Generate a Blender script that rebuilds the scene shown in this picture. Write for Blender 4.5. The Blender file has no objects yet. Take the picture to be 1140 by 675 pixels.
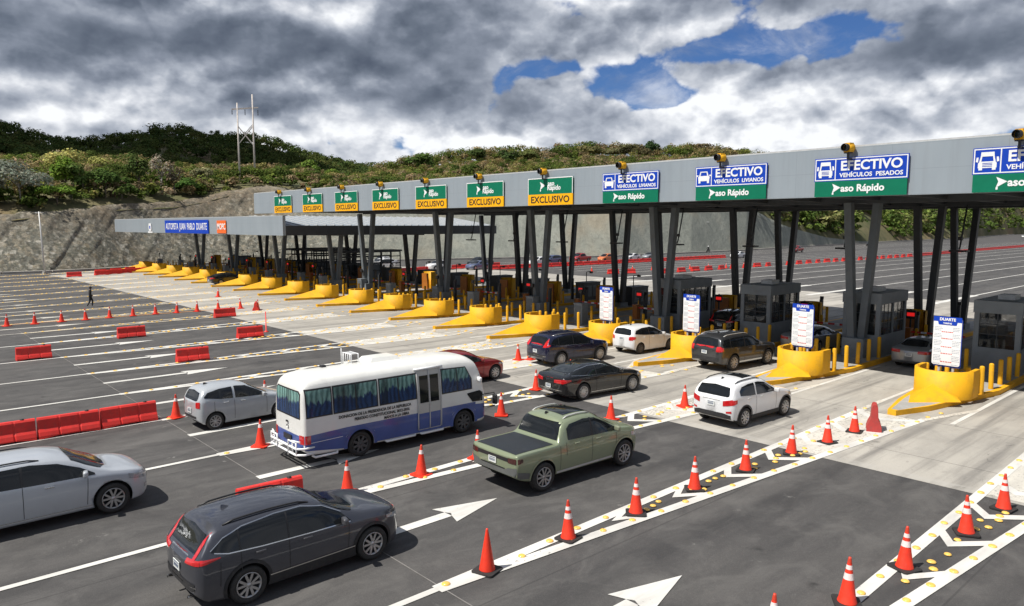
import bpy, bmesh, math, random
import numpy as np
from mathutils import Vector, Matrix
random.seed(7); RNG = np.random.default_rng(11)
rad = math.radians
scene = bpy.context.scene
COL = scene.collection

# ------------------------------------------------------------------ camera
cam_d = bpy.data.cameras.new('camera'); cam = bpy.data.objects.new('camera', cam_d); COL.objects.link(cam)
scene.camera = cam
YAW, PITCH = -0.837, 0.105          # world: +Y = driving direction, +X = along the canopy
cam.location = (0, 0, 7.0)
cam.rotation_euler = (math.pi/2 - PITCH, 0, -YAW)
cam_d.sensor_fit = 'HORIZONTAL'; cam_d.sensor_width = 36.0
cam_d.lens = 818.5/1140*36.0
cam_d.clip_start = 0.2; cam_d.clip_end = 8000

# ------------------------------------------------------------------ light
SUN_TO = Vector((0.16, 0.60, -1.0)).normalized()      # direction the light travels
to_sun = -SUN_TO
sun_el = math.asin(to_sun.z); sun_az = math.atan2(to_sun.x, to_sun.y)
sd = bpy.data.lights.new('sun', 'SUN'); sd.energy = 5.0; sd.angle = rad(0.5); sd.color = (1.0, 0.955, 0.88)
so = bpy.data.objects.new('sun', sd); COL.objects.link(so); so.location = (-60, -80, 200)
so.rotation_euler = to_sun.to_track_quat('Z', 'Y').to_euler()
scene.view_settings.view_transform = 'Standard'; scene.view_settings.look = 'None'
scene.view_settings.exposure = 0.22; scene.view_settings.gamma = 1.0; scene.view_settings.use_curve_mapping = False

class NT:
    """small helper for node trees"""
    def __init__(s, tree): s.t = tree; s.n = tree.nodes; s.l = tree.links
    def add(s, typ, **kw):
        n = s.n.new(typ)
        for k, v in kw.items(): setattr(n, k, v)
        return n
    def set(s, sock, v):
        if isinstance(v, bpy.types.NodeSocket): s.l.new(v, sock)
        elif v is not None: sock.default_value = v
    def math(s, op, a, b=None, c=None, clamp=False):
        n = s.add('ShaderNodeMath', operation=op); n.use_clamp = clamp
        s.set(n.inputs[0], a)
        if b is not None: s.set(n.inputs[1], b)
        if c is not None: s.set(n.inputs[2], c)
        return n.outputs[0]
    def maprange(s, v, a, b, c=0.0, d=1.0, smooth=False):
        n = s.add('ShaderNodeMapRange'); n.clamp = True
        if smooth: n.interpolation_type = 'SMOOTHSTEP'
        s.set(n.inputs[0], v)
        for i, x in enumerate((a, b, c, d)): s.set(n.inputs[1+i], x)
        return n.outputs[0]
    def mix(s, f, a, b, typ='MIX'):
        n = s.add('ShaderNodeMix', data_type='RGBA', blend_type=typ)
        s.set(n.inputs[0], f)
        s.set(n.inputs[6], a if isinstance(a, bpy.types.NodeSocket) else (*a[:3], 1))
        s.set(n.inputs[7], b if isinstance(b, bpy.types.NodeSocket) else (*b[:3], 1))
        return n.outputs[2]
    def noise(s, vec, scale, detail=4, rough=.55, dist=0.0, lac=2.0):
        n = s.add('ShaderNodeTexNoise'); s.set(n.inputs['Vector'], vec)
        n.inputs['Scale'].default_value = scale; n.inputs['Detail'].default_value = detail
        n.inputs['Roughness'].default_value = rough; n.inputs['Distortion'].default_value = dist
        n.inputs['Lacunarity'].default_value = lac
        return n.outputs[0]
    def vmul(s, v, xyz, off=(0, 0, 0)):
        n = s.add('ShaderNodeMapping'); s.set(n.inputs[0], v); n.inputs['Scale'].default_value = xyz; n.inputs['Location'].default_value = off
        return n.outputs[0]
    def ramp(s, f, stops):
        n = s.add('ShaderNodeValToRGB'); s.set(n.inputs[0], f); cr = n.color_ramp
        while len(cr.elements) < len(stops): cr.elements.new(0.5)
        for e, (p, c) in zip(cr.elements, stops): e.position = p; e.color = (*c[:3], 1)
        return n.outputs[0]

def px_dir(px, py):
    """azimuth / elevation of a direction, used for where the cloud banks stand in the sky"""
    f = 818.5
    cy, sy, cp, sp = math.cos(YAW), math.sin(YAW), math.cos(PITCH), math.sin(PITCH)
    fw = Vector((sy*cp, cy*cp, -sp)); rt = Vector((cy, -sy, 0)); up = rt.cross(fw)
    v = (fw + rt*((px-570)/f) + up*((337.5-py)/f)).normalized()
    return math.atan2(v.x, v.y), v.z

def build_world():
    w = bpy.data.worlds.new('World'); scene.world = w; w.use_nodes = True
    t = NT(w.node_tree); t.n.clear()
    sky = t.add('ShaderNodeTexSky', sky_type='NISHITA'); sky.sun_disc = False
    sky.sun_elevation = sun_el; sky.sun_rotation = sun_az; sky.altitude = 200; sky.air_density = 1.0; sky.dust_density = 0.4; sky.ozone_density = 3.0
    blue = t.mix(1.0, sky.outputs[0], (0.50, 0.72, 1.10), 'MULTIPLY')
    geo = t.add('ShaderNodeTexCoord'); sep = t.add('ShaderNodeSeparateXYZ'); t.set(sep.inputs[0], geo.outputs['Generated'])
    az = t.math('ARCTAN2', sep.outputs[0], sep.outputs[1]); el = sep.outputs[2]
    comb = t.add('ShaderNodeCombineXYZ'); t.set(comb.inputs[0], az); t.set(comb.inputs[1], t.math('MULTIPLY', el, 1.45)); 
    # clouds wrap: third coordinate keeps the seam behind the camera soft
    t.set(comb.inputs[2], t.math('MULTIPLY', sep.outputs[0], 0.25))
    P = comb.outputs[0]
    def dens(off):
        v = t.vmul(P, (1, 1, 1), off)
        wv = t.add('ShaderNodeTexNoise'); t.set(wv.inputs['Vector'], v); wv.inputs['Scale'].default_value = 11; wv.inputs['Detail'].default_value = 4; wv.inputs['Roughness'].default_value = .6
        ad = t.add('ShaderNodeVectorMath', operation='MULTIPLY_ADD'); t.set(ad.inputs[0], wv.outputs['Color']); ad.inputs[1].default_value = (.085, .07, .05); t.set(ad.inputs[2], v)
        vo = t.add('ShaderNodeTexVoronoi', feature='F1'); t.set(vo.inputs['Vector'], ad.outputs[0]); vo.inputs['Scale'].default_value = 9.5; vo.inputs['Detail'].default_value = 1.6; vo.inputs['Roughness'].default_value = .55; vo.inputs['Lacunarity'].default_value = 2.3
        puff = t.math('SUBTRACT', .92, t.math('MULTIPLY', vo.outputs['Distance'], .95))
        big = t.noise(v, 3.6, 2, .5, 0.2)
        fine = t.noise(v, 10.0, 7, .60)
        return t.math('ADD', t.math('ADD', t.math('MULTIPLY', big, .30), t.math('MULTIPLY', fine, .36)), t.math('MULTIPLY', puff, .30))
    d0 = dens((0.4, 0, 0)); d1 = dens((0.4+.004, -.024, 0))
    def blobs(L):
        acc = None
        for (x, y, sx, sy, wgt) in L:
            a0, e0 = px_dir(x, y)
            u = t.math('DIVIDE', t.math('SUBTRACT', az, a0), sx/818.5); v = t.math('DIVIDE', t.math('SUBTRACT', el, e0), sy/818.5)
            r2 = t.math('ADD', t.math('MULTIPLY', u, u), t.math('MULTIPLY', v, v))
            g = t.math('MULTIPLY', t.math('EXPONENT', t.math('MULTIPLY', r2, -1.0)), wgt)
            acc = g if acc is None else t.math('ADD', acc, g)
        return acc
    gaps = blobs([(735, 66, 46, 16, 0.082), (660, 74, 60, 12, 0.161), (715, 98, 50, 18, 0.267), (765, 106, 40, 10, 0.134), (840, 52, 80, 16, 0.228), (800, 62, 40, 14, 0.055), (940, 36, 50, 14, 0.213), (1000, 46, 30, 10, 0.095), (595, 78, 36, 10, 0.201), (235, 121, 22, 8, 0.161), (545, 118, 20, 20, 0.134), (560, 92, 14, 14, 0.107), (885, 108, 24, 5, 0.095), (715, 112, 30, 10, 0.08)])
    solid = blobs([(60, 40, 220, 60, .20), (400, 60, 200, 80, .16), (1080, 40, 100, 60, .14), (1000, 110, 200, 30, .10), (740, 140, 200, 22, .10), (640, 30, 50, 20, .12)])
    cover = t.math('ADD', t.math('SUBTRACT', t.math('ADD', d0, .185), gaps), t.math('ADD', solid, t.maprange(el, .16, .05, 0, .05)))
    alpha = t.maprange(cover, .405, .485, 0, 1, True)
    thin = t.math('MULTIPLY', t.maprange(t.noise(t.vmul(P, (1, 1.6, 1), (4, 1, 0)), 7.5, 7, .62, .4), .46, .74, 0, 1, True), .55)
    alpha = t.math('MAXIMUM', alpha, thin)
    bright = blobs([(840, 112, 130, 22, .30), (930, 130, 120, 26, .22), (700, 142, 110, 20, .24), (625, 100, 40, 12, .24), (740, 108, 30, 10, .10), (1040, 82, 70, 12, .20), (560, 160, 120, 12, .22), (320, 150, 110, 18, .26), (330, 98, 34, 9, .30), (470, 168, 120, 14, .20), (140, 104, 90, 16, .22), (40, 92, 60, 12, .14), (60, 128, 70, 10, .18), (660, 34, 60, 26, .20), (610, 22, 50, 20, .14), (380, 22, 40, 18, .22), (60, 8, 90, 10, .16), (820, 20, 50, 14, .16), (1110, 88, 60, 16, .18), (1000, 158, 90, 8, .16), (850, 160, 120, 8, .10), (540, 135, 30, 10, .12)])
    dark = blobs([(130, 34, 170, 24, 0.211), (330, 56, 120, 22, 0.169), (430, 116, 130, 18, 0.149), (500, 70, 90, 46, 0.169), (540, 20, 90, 26, 0.084), (30, 66, 60, 12, 0.07), (110, 122, 50, 8, 0.069), (880, 2, 150, 9, 0.183), (1080, 46, 90, 26, 0.225), (1000, 58, 50, 12, 0.113), (650, 150, 50, 10, 0.05), (1090, 130, 70, 12, 0.079), (590, 112, 34, 20, 0.109), (230, 104, 50, 10, 0.05), (910, 108, 26, 6, 0.079), (800, 134, 60, 7, 0.06), (310, 145, 20, 6, 0.069)])
    relief = t.math('MULTIPLY', t.math('SUBTRACT', d0, d1), 2.3)
    relief = t.math('MULTIPLY', relief, t.maprange(dark, .04, .26, .92, .48))
    body = t.math('MULTIPLY', t.math('SUBTRACT', t.noise(t.vmul(P, (1, 1.5, 1)), 5, 5, .5, .3), .5), .75)
    edge = t.maprange(cover, .42, .66, .10, -.06)
    br = t.math('ADD', t.math('ADD', t.math('ADD', t.math('ADD', .475, relief), body), edge), t.math('SUBTRACT', bright, dark))
    br = t.math('ADD', br, t.maprange(el, .19, .07, 0, .15, True))
    br = t.math('SUBTRACT', br, t.maprange(el, .30, .55, 0, .10, True))  # unseen sky overhead dimmed, to deepen the shade below it
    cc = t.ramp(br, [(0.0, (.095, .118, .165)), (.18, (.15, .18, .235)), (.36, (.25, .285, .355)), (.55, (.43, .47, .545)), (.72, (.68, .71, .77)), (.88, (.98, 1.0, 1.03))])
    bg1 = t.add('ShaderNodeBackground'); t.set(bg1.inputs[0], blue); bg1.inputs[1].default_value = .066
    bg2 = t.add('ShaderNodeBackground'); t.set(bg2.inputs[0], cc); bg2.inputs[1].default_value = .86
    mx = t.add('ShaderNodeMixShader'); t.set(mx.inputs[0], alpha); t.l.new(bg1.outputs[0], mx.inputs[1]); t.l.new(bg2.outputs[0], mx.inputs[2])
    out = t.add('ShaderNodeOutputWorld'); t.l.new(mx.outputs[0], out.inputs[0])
build_world()

# ------------------------------------------------------------------ object helpers
def tag(o, label=None, cat=None, group=None, kind=None):
    if label: o['label'] = label
    if cat: o['category'] = cat
    if group: o['group'] = group
    if kind: o['kind'] = kind
    return o
def empty(name, loc=(0, 0, 0), rz=0.0):
    o = bpy.data.objects.new(name, None); COL.objects.link(o); o.location = loc; o.rotation_euler = (0, 0, rz); o.empty_display_size = .3
    return o
def thing(name, label, cat, loc=(0, 0, 0), rz=0.0, group=None):
    return tag(empty(name, loc, rz), label, cat, group)
def children(o): return [c for c in bpy.data.objects if c.parent == o]
def kids_map():
    m = {}
    for c in bpy.data.objects:
        if c.parent: m.setdefault(c.parent, []).append(c)
    return m
def dup(src, tree, loc, rz=0.0, label=None, group=None):
    """copy a thing with its parts; tree = captured hierarchy [(obj, [(obj, [...])])]"""
    def cp(node, parent):
        o, ch = node
        c = o.copy(); COL.objects.link(c)
        if parent: c.parent = parent
        for k in ch: cp(k, c)
        return c
    r = cp((src, tree), None)
    r.location = loc; r.rotation_euler = (0, 0, rz)
    if label: r['label'] = label
    if group: r['group'] = group
    return r
def capture(o):
    m = kids_map()
    def rec(x): return [(c, rec(c)) for c in m.get(x, [])]
    return rec(o)

class MB:
    def __init__(s): s.v = []; s.f = []; s.mi = []; s.cur = 0; s.sm = []; s.smooth = False
    def add(s, vs, fs):
        b = len(s.v); s.v += [tuple(v) for v in vs]
        for f in fs: s.f.append(tuple(b+i for i in f)); s.mi.append(s.cur); s.sm.append(s.smooth)
    def box(s, x0, x1, y0, y1, z0, z1, taper=0.0):
        t = taper
        s.add([(x0, y0, z0), (x1, y0, z0), (x1, y1, z0), (x0, y1, z0), (x0+t, y0+t, z1), (x1-t, y0+t, z1), (x1-t, y1-t, z1), (x0+t, y1-t, z1)],
              [(3, 2, 1, 0), (4, 5, 6, 7), (0, 1, 5, 4), (1, 2, 6, 5), (2, 3, 7, 6), (3, 0, 4, 7)])
    def beam(s, a, b, w, h=None, up=(0, 0, 1)):
        a = Vector(a); b = Vector(b); h = h or w; d = (b-a).normalized(); u = Vector(up)
        if abs(d.dot(u)) > .98: u = Vector((0, 1, 0))
        r = d.cross(u).normalized(); u = r.cross(d)
        vs = [p + r*sx*w/2 + u*sy*h/2 for p in (a, b) for sx, sy in ((-1, -1), (1, -1), (1, 1), (-1, 1))]
        s.add(vs, [(3, 2, 1, 0), (4, 5, 6, 7), (0, 1, 5, 4), (1, 2, 6, 5), (2, 3, 7, 6), (3, 0, 4, 7)])
    def tube(s, pts, r, n=8, r2=None, cap=True):
        P = [Vector(p) for p in pts]; rings = []
        prev = None; m = len(P)
        for i, p in enumerate(P):
            d = ((P[min(i+1, m-1)] - P[max(i-1, 0)])).normalized()
            u = prev if prev is not None else (Vector((0, 0, 1)) if abs(d.z) < .9 else Vector((1, 0, 0)))
            x = d.cross(u).normalized(); y = x.cross(d); prev = y
            rr = r if r2 is None else r + (r2-r)*i/(m-1)
            rings.append([p + (x*math.cos(2*math.pi*k/n) + y*math.sin(2*math.pi*k/n))*rr for k in range(n)])
        vs = [v for g in rings for v in g]; fs = []
        for i in range(m-1):
            for k in range(n): fs.append((i*n+k, (i+1)*n+k, (i+1)*n+(k+1) % n, i*n+(k+1) % n))
        if cap: fs.append(tuple(range(n-1, -1, -1))[::-1]); fs.append(tuple((m-1)*n+k for k in range(n))[::-1])
        sm = s.smooth; s.smooth = True; s.add(vs, fs); s.smooth = sm
    def lathe(s, prof, c=(0, 0, 0), n=16, axis='Z', a0=0, a1=2*math.pi, close=True):
        vs = []; m = len(prof); full = abs(a1-a0-2*math.pi) < 1e-6; nn = n if full else n+1
        for i in range(nn):
            a = a0 + (a1-a0)*i/n
            for (r, h) in prof:
                if axis == 'Z': vs.append((c[0]+r*math.cos(a), c[1]+r*math.sin(a), c[2]+h))
                elif axis == 'X': vs.append((c[0]+h, c[1]+r*math.cos(a), c[2]+r*math.sin(a)))
                else: vs.append((c[0]+r*math.cos(a), c[1]+h, c[2]+r*math.sin(a)))
        fs = []
        for i in range(n):
            j = (i+1) % nn
            for k in range(m-1): fs.append((i*m+k, j*m+k, j*m+k+1, i*m+k+1))
        sm = s.smooth; s.smooth = True; s.add(vs, fs); s.smooth = sm
    def poly(s, pts, z0, z1):
        n = len(pts); vs = [(x, y, z0) for x, y in pts] + [(x, y, z1) for x, y in pts]
        fs = [tuple(range(n-1, -1, -1)), tuple(range(n, 2*n))] + [(i, (i+1) % n, n+(i+1) % n, n+i) for i in range(n)]
        s.add(vs, fs)
    def sheet(s, pts, z): s.add([(x, y, z) for x, y in pts], [tuple(range(len(pts)))])
    def mesh(s, name):
        me = bpy.data.meshes.new(name); me.from_pydata(s.v, [], s.f)
        me.polygons.foreach_set('material_index', s.mi); me.polygons.foreach_set('use_smooth', s.sm); me.update()
        return me
    def build(s, name, mats, parent=None, recalc=False, loc=None):
        me = s.mesh(name)
        if recalc:
            bm = bmesh.new(); bm.from_mesh(me); bmesh.ops.recalc_face_normals(bm, faces=bm.faces); bm.to_mesh(me); bm.free()
        if not isinstance(mats, (list, tuple)): mats = [mats]
        for m in mats: me.materials.append(m)
        o = bpy.data.objects.new(name, me); COL.objects.link(o)
        if parent: o.parent = parent
        if loc: o.location = loc
        return o

def np_mesh(name, V, F, mat, attr=None):
    """V (n,3) F (m,4) quads"""
    me = bpy.data.meshes.new(name)
    me.vertices.add(len(V)); me.vertices.foreach_set('co', np.ascontiguousarray(V, dtype=np.float32).ravel())
    m, k = F.shape
    me.loops.add(m*k); me.loops.foreach_set('vertex_index', F.astype(np.int32).ravel())
    me.polygons.add(m); me.polygons.foreach_set('loop_start', np.arange(0, m*k, k, dtype=np.int32))
    try: me.polygons.foreach_set('loop_total', np.full(m, k, dtype=np.int32))
    except Exception: pass
    me.update(calc_edges=True); me.validate()
    if attr is not None:
        a = me.color_attributes.new('tint', 'FLOAT_COLOR', 'POINT'); a.data.foreach_set('color', np.ascontiguousarray(attr, dtype=np.float32).ravel())
    me.materials.append(mat)
    o = bpy.data.objects.new(name, me); COL.objects.link(o)
    return o

# ------------------------------------------------------------------ materials
def newmat(name):
    m = bpy.data.materials.new(name); m.use_nodes = True; t = NT(m.node_tree)
    return m, t, t.n['Principled BSDF']
def pos(t): return t.add('ShaderNodeNewGeometry').outputs['Position']
def objc(t): return t.add('ShaderNodeTexCoord').outputs['Object']
def simple(name, col, rough=.5, metal=0.0, coat=0.0, var=.12, scale=3.0, spec=.5, bump=0.0, emis=None, dirt=0.0):
    m, t, b = newmat(name)
    oi = t.add('ShaderNodeObjectInfo'); vr = t.add('ShaderNodeVectorMath', operation='MULTIPLY_ADD'); t.set(vr.inputs[0], oi.outputs['Random']); vr.inputs[1].default_value = (57, 31, 83); t.set(vr.inputs[2], objc(t)); v = vr.outputs[0]; n = t.noise(v, scale, 5, .6)
    lo = tuple(c*(1-var) for c in col); hi = tuple(min(1, c*(1+var)) for c in col)
    c = t.mix(t.maprange(n, .3, .7), lo, hi)
    if dirt:
        d = t.maprange(t.noise(v, scale*2.7, 6, .65), .5, .78, 0, dirt)
        c = t.mix(d, c, (.11, .095, .08))
    t.set(b.inputs['Base Color'], c)
    b.inputs['Roughness'].default_value = rough; b.inputs['Metallic'].default_value = metal
    b.inputs['Coat Weight'].default_value = coat; b.inputs['Coat Roughness'].default_value = .06
    b.inputs['Specular IOR Level'].default_value = spec
    if bump:
        bp = t.add('ShaderNodeBump'); bp.inputs['Strength'].default_value = bump; bp.inputs['Distance'].default_value = .02
        t.set(bp.inputs['Height'], t.noise(v, scale*8, 4)); t.l.new(bp.outputs[0], b.inputs['Normal'])
    if emis: b.inputs['Emission Color'].default_value = (*emis[0], 1); b.inputs['Emission Strength'].default_value = emis[1]
    return m
def paint(name, col, metal=.55, rough=.32, dust=.18):
    m, t, b = newmat(name)
    p = objc(t); sp = t.add('ShaderNodeSeparateXYZ'); t.set(sp.inputs[0], p)
    n = t.noise(p, 2.2, 5, .6)
    low = t.maprange(sp.outputs[2], .75, .25, 0, 1)                    # road dust thrown up over the sills
    d = t.math('MULTIPLY', t.math('MULTIPLY', low, t.maprange(n, .3, .7, .4, 1)), dust*2.2, clamp=True)
    d = t.math('ADD', d, t.maprange(n, .45, .8, 0, dust*.35))
    flake = t.maprange(t.noise(p, 260, 2), .3, .7, .92, 1.08)
    c = t.mix(1.0, (*col,), (1, 1, 1), 'MULTIPLY'); 
    vm = t.add('ShaderNodeVectorMath', operation='SCALE'); t.set(vm.inputs[0], c); t.set(vm.inputs[3], flake)
    c = t.mix(d, vm.outputs[0], (.20, .175, .15))
    t.set(b.inputs['Base Color'], c)
    t.set(b.inputs['Metallic'], t.math('MULTIPLY', t.math('SUBTRACT', 1.0, d, clamp=True), metal))
    t.set(b.inputs['Roughness'], t.maprange(d, 0, .6, rough, .75))
    b.inputs['Coat Weight'].default_value = .85; b.inputs['Coat Roughness'].default_value = .05
    return m

M = {}
def mk_ground():
    # asphalt ------------------------------------------------------
    m, t, b = newmat('asphalt'); p = pos(t)
    big = t.noise(p, .055, 4, .55); mid = t.noise(t.vmul(p, (1.0, .28, 1)), .42, 6, .6, .4); fine = t.noise(p, 5.0, 6, .7); grit = t.noise(p, 55, 3, .7)
    streak = t.noise(t.vmul(p, (1.3, .05, 1)), 1.0, 5, .6)
    c = t.mix(t.maprange(big, .35, .65), (.044, .043, .044), (.072, .070, .069))
    c = t.mix(t.maprange(streak, .36, .66, 0, .9), c, (.092, .088, .086))
    c = t.mix(t.maprange(mid, .46, .68, 0, .60), c, (.126, .120, .114))
    c = t.mix(t.maprange(fine, .56, .75, 0, .30), c, (.15, .14, .13))
    c = t.mix(t.maprange(grit, .35, .62, .34, 0), c, (.016, .016, .017))
    c = t.mix(t.maprange(grit, .60, .72, 0, .35), c, (.19, .18, .17))
    # worn wheel tracks in each lane and dropped oil
    sp = t.add('ShaderNodeSeparateXYZ'); t.set(sp.inputs[0], p)
    c = t.mix(t.maprange(t.noise(t.vmul(p, (1, .55, 1), (3, 7, 0)), 1.1, 7, .68, .8), .47, .66, 0, .55), c, (.125, .120, .115))
    c = t.mix(t.maprange(t.noise(t.vmul(p, (1, .5, 1), (13, 2, 0)), .75, 7, .66, .6), .52, .70, 0, .65), c, (.036, .035, .036))
    ph = t.math('FRACT', t.math('DIVIDE', t.math('ADD', sp.outputs[0], 300.4), 5.75))
    tr_ = None
    for q in (.36, .64):
        g_ = t.maprange(t.math('ABSOLUTE', t.math('SUBTRACT', ph, q)), .02, .085, 1, 0, True); tr_ = g_ if tr_ is None else t.math('MAXIMUM', tr_, g_)
    c = t.mix(t.math('MULTIPLY', tr_, t.maprange(t.noise(t.vmul(p, (.8, .06, 1)), 1.0, 4, .6), .38, .62, 0, .42)), c, (.034, .033, .034))
    oil = t.add('ShaderNodeTexVoronoi'); t.set(oil.inputs['Vector'], p); oil.inputs['Scale'].default_value = .55
    ow = t.math('MULTIPLY', t.maprange(oil.outputs['Distance'], .05, .17, 1, 0), t.maprange(t.noise(p, 2.5, 4), .46, .62))
    c = t.mix(t.math('MULTIPLY', ow, .75), c, (.018, .018, .018))
    spill = t.add('ShaderNodeTexVoronoi'); t.set(spill.inputs['Vector'], p); spill.inputs['Scale'].default_value = .8
    sw = t.math('MULTIPLY', t.maprange(spill.outputs['Distance'], .03, .16, 1, 0), t.maprange(t.noise(p, 3.7, 5, .7), .53, .60))
    c = t.mix(t.math('MULTIPLY', sw, .5), c, (.34, .33, .31))
    seam = t.math('LESS_THAN', t.math('ABSOLUTE', t.math('SUBTRACT', t.math('FRACT', t.math('DIVIDE', t.math('ADD', sp.outputs[0], 300.4), 5.75)), .5)), .0035)
    c = t.mix(t.math('MULTIPLY', seam, .45), c, (.03, .03, .03))
    t.set(b.inputs['Base Color'], c)
    t.set(b.inputs['Roughness'], t.maprange(big, .3, .7, .78, .92)); b.inputs['Specular IOR Level'].default_value = .35
    bp = t.add('ShaderNodeBump'); bp.inputs['Strength'].default_value = .35; bp.inputs['Distance'].default_value = .012
    t.set(bp.inputs['Height'], grit); t.l.new(bp.outputs[0], b.inputs['Normal'])
    M['asphalt'] = m
    # concrete apron -----------------------------------------------
    m, t, b = newmat('concrete'); p = pos(t)
    big = t.noise(p, .11, 4, .6); mid = t.noise(t.vmul(p, (1, .35, 1)), .7, 6, .65, .5); fine = t.noise(p, 7, 6, .7)
    streak = t.noise(t.vmul(p, (1.1, .045, 1)), 1.5, 6, .6)
    c = t.mix(t.maprange(big, .35, .65), (.34, .32, .285), (.44, .415, .37))
    c = t.mix(t.maprange(mid, .45, .70, 0, .75), c, (.27, .255, .23))
    c = t.mix(t.maprange(streak, .48, .70, 0, .80), c, (.135, .128, .120))
    c = t.mix(t.maprange(fine, .5, .8, 0, .35), c, (.42, .40, .36))
    c = t.mix(t.maprange(t.noise(p, 28, 4, .7), .54, .70, 0, .4), c, (.12, .115, .105))
    sp = t.add('ShaderNodeSeparateXYZ'); t.set(sp.inputs[0], p)
    # tyre rubber along the middle of each lane, blotchy
    lane = t.math('ABSOLUTE', t.math('SUBTRACT', t.math('FRACT', t.math('DIVIDE', t.math('ADD', sp.outputs[0], 300.4), 5.9)), .5))
    jy = t.math('LESS_THAN', t.math('ABSOLUTE', t.math('SUBTRACT', t.math('FRACT', t.math('DIVIDE', t.math('SUBTRACT', sp.outputs[1], 21.5), 4.6)), .5)), .0045)
    c = t.mix(t.math('MULTIPLY', jy, .55), c, (.07, .065, .06))
    ed = t.maprange(sp.outputs[1], 21.9, 22.05, .55, 0)
    c = t.mix(t.math('MULTIPLY', ed, t.maprange(t.noise(p, 3, 5), .35, .6)), c, (.40, .385, .355))
    c = t.mix(t.maprange(t.noise(t.vmul(p, (1, .5, 1), (5, 5, 0)), .45, 7, .68, .7), .50, .68, 0, .6), c, (.20, .19, .175))
    blot = t.maprange(t.noise(t.vmul(p, (1, .5, 1)), 1.6, 7, .7, 1.2), .60, .72, 0, .7)
    c = t.mix(blot, c, (.085, .08, .075))
    t.set(b.inputs['Base Color'], c); b.inputs['Roughness'].default_value = .85
    bp = t.add('ShaderNodeBump'); bp.inputs['Strength'].default_value = .2; bp.inputs['Distance'].default_value = .01
    t.set(bp.inputs['Height'], fine); t.l.new(bp.outputs[0], b.inputs['Normal'])
    M['concrete'] = m
    # road paint: worn, lets the ground's grey through
    def roadpaint(name, col, wear):
        m, t, b = newmat(name); p = pos(t)
        n1 = t.noise(p, 9, 6, .75); n2 = t.noise(t.vmul(p, (1, .35, 1)), .5, 4, .6); n3 = t.noise(p, 60, 3, .7)
        c = t.mix(t.maprange(n2, .3, .7), tuple(x*.80 for x in col), col)
        c = t.mix(t.maprange(t.noise(t.vmul(p, (1, .2, 1)), 2.2, 5, .6), .42, .72, 0, .5), c, (.30, .28, .26))
        c = t.mix(t.maprange(t.math('ADD', n1, t.math('MULTIPLY', t.math('SUBTRACT', n2, .5), .5)), .66-wear, .72-wear, 0, .72), c, (.16, .15, .14))
        c = t.mix(t.maprange(n3, .6, .75, 0, .3), c, (.2, .19, .18))
        t.set(b.inputs['Base Color'], c); b.inputs['Roughness'].default_value = .7
        return m
    M['rpaint'] = roadpaint('road_paint', (.72, .71, .67), .03)
    M['rpaint_worn'] = roadpaint('worn_road_paint', (.66, .63, .56), .12)
    M['rpaint_cream'] = roadpaint('cream_road_paint', (.66, .58, .45), .13)
    # dirt
    m, t, b = newmat('dirt'); p = pos(t)
    c = t.mix(t.maprange(t.noise(p, .03, 6, .6), .4, .6), (.14, .12, .085), (.10, .115, .05)); t.set(b.inputs['Base Color'], c); b.inputs['Roughness'].default_value = .95
    M['dirt'] = m
    # hillside undergrowth
    m, t, b = newmat('undergrowth'); p = pos(t)
    c = t.mix(t.maprange(t.noise(p, .03, 6, .65), .35, .65), (.075, .08, .026), (.17, .14, .07))
    c = t.mix(t.maprange(t.noise(p, .35, 6, .7), .48, .66, 0, .8), c, (.035, .055, .014))
    c = t.mix(t.maprange(t.noise(p, .017, 3, .5), .56, .68, 0, .9), c, (.27, .17, .10))
    t.set(b.inputs['Base Color'], c); b.inputs['Roughness'].default_value = .95
    M['under'] = m
    # rock cut
    m, t, b = newmat('rock'); p = pos(t); sp = t.add('ShaderNodeSeparateXYZ'); t.set(sp.inputs[0], p)
    vo = t.add('ShaderNodeTexVoronoi'); t.set(vo.inputs['Vector'], p); vo.inputs['Scale'].default_value = 1.5; vo.inputs['Randomness'].default_value = 1
    vo2 = t.add('ShaderNodeTexVoronoi'); t.set(vo2.inputs['Vector'], p); vo2.inputs['Scale'].default_value = 3.6
    sc = t.add('ShaderNodeSeparateColor'); t.set(sc.inputs[0], vo.outputs['Color']); sc2 = t.add('ShaderNodeSeparateColor'); t.set(sc2.inputs[0], vo2.outputs['Color'])
    c = t.ramp(sc.outputs[0], [(0, (.07, .07, .06)), (.3, (.23, .235, .20)), (.6, (.33, .32, .28)), (.82, (.40, .33, .23)), (1, (.85, .82, .75))])
    c2 = t.ramp(sc2.outputs[1], [(0, (.13, .125, .11)), (.5, (.28, .27, .235)), (.8, (.36, .30, .22)), (1, (.64, .61, .56))])
    c = t.mix(.5, c, c2)
    ochre = t.maprange(t.math('ADD', sp.outputs[2], t.math('MULTIPLY', t.noise(p, .11, 7, .68), 16)), 13.5, 20, 0, .62)
    c = t.mix(ochre, c, (.27, .19, .12))
    c = t.mix(t.maprange(t.noise(p, .12, 5, .65), .52, .70, 0, .4), c, (.30, .21, .12))
    c = t.mix(t.maprange(t.noise(p, 1.6, 7, .75), .40, .58, .62, 0), c, (.075, .075, .06))
    c = t.mix(t.maprange(t.noise(t.vmul(p, (1, 1, 1), (9, 3, 2)), .5, 6, .7), .56, .68, 0, .55), c, (.085, .09, .055))
    # farther along the cut the face is sprayed smooth and greenish grey
    c = t.mix(1.0, c, (.74, .74, .70), 'MULTIPLY')
    far = t.math('MULTIPLY', t.maprange(sp.outputs[1], 60, 92, 0, 1), 1.0)
    sm = t.mix(t.maprange(t.noise(t.vmul(p, (1, 1, .35)), .16, 7, .65, .6), .3, .7), (.185, .20, .175), (.30, .31, .265))
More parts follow.
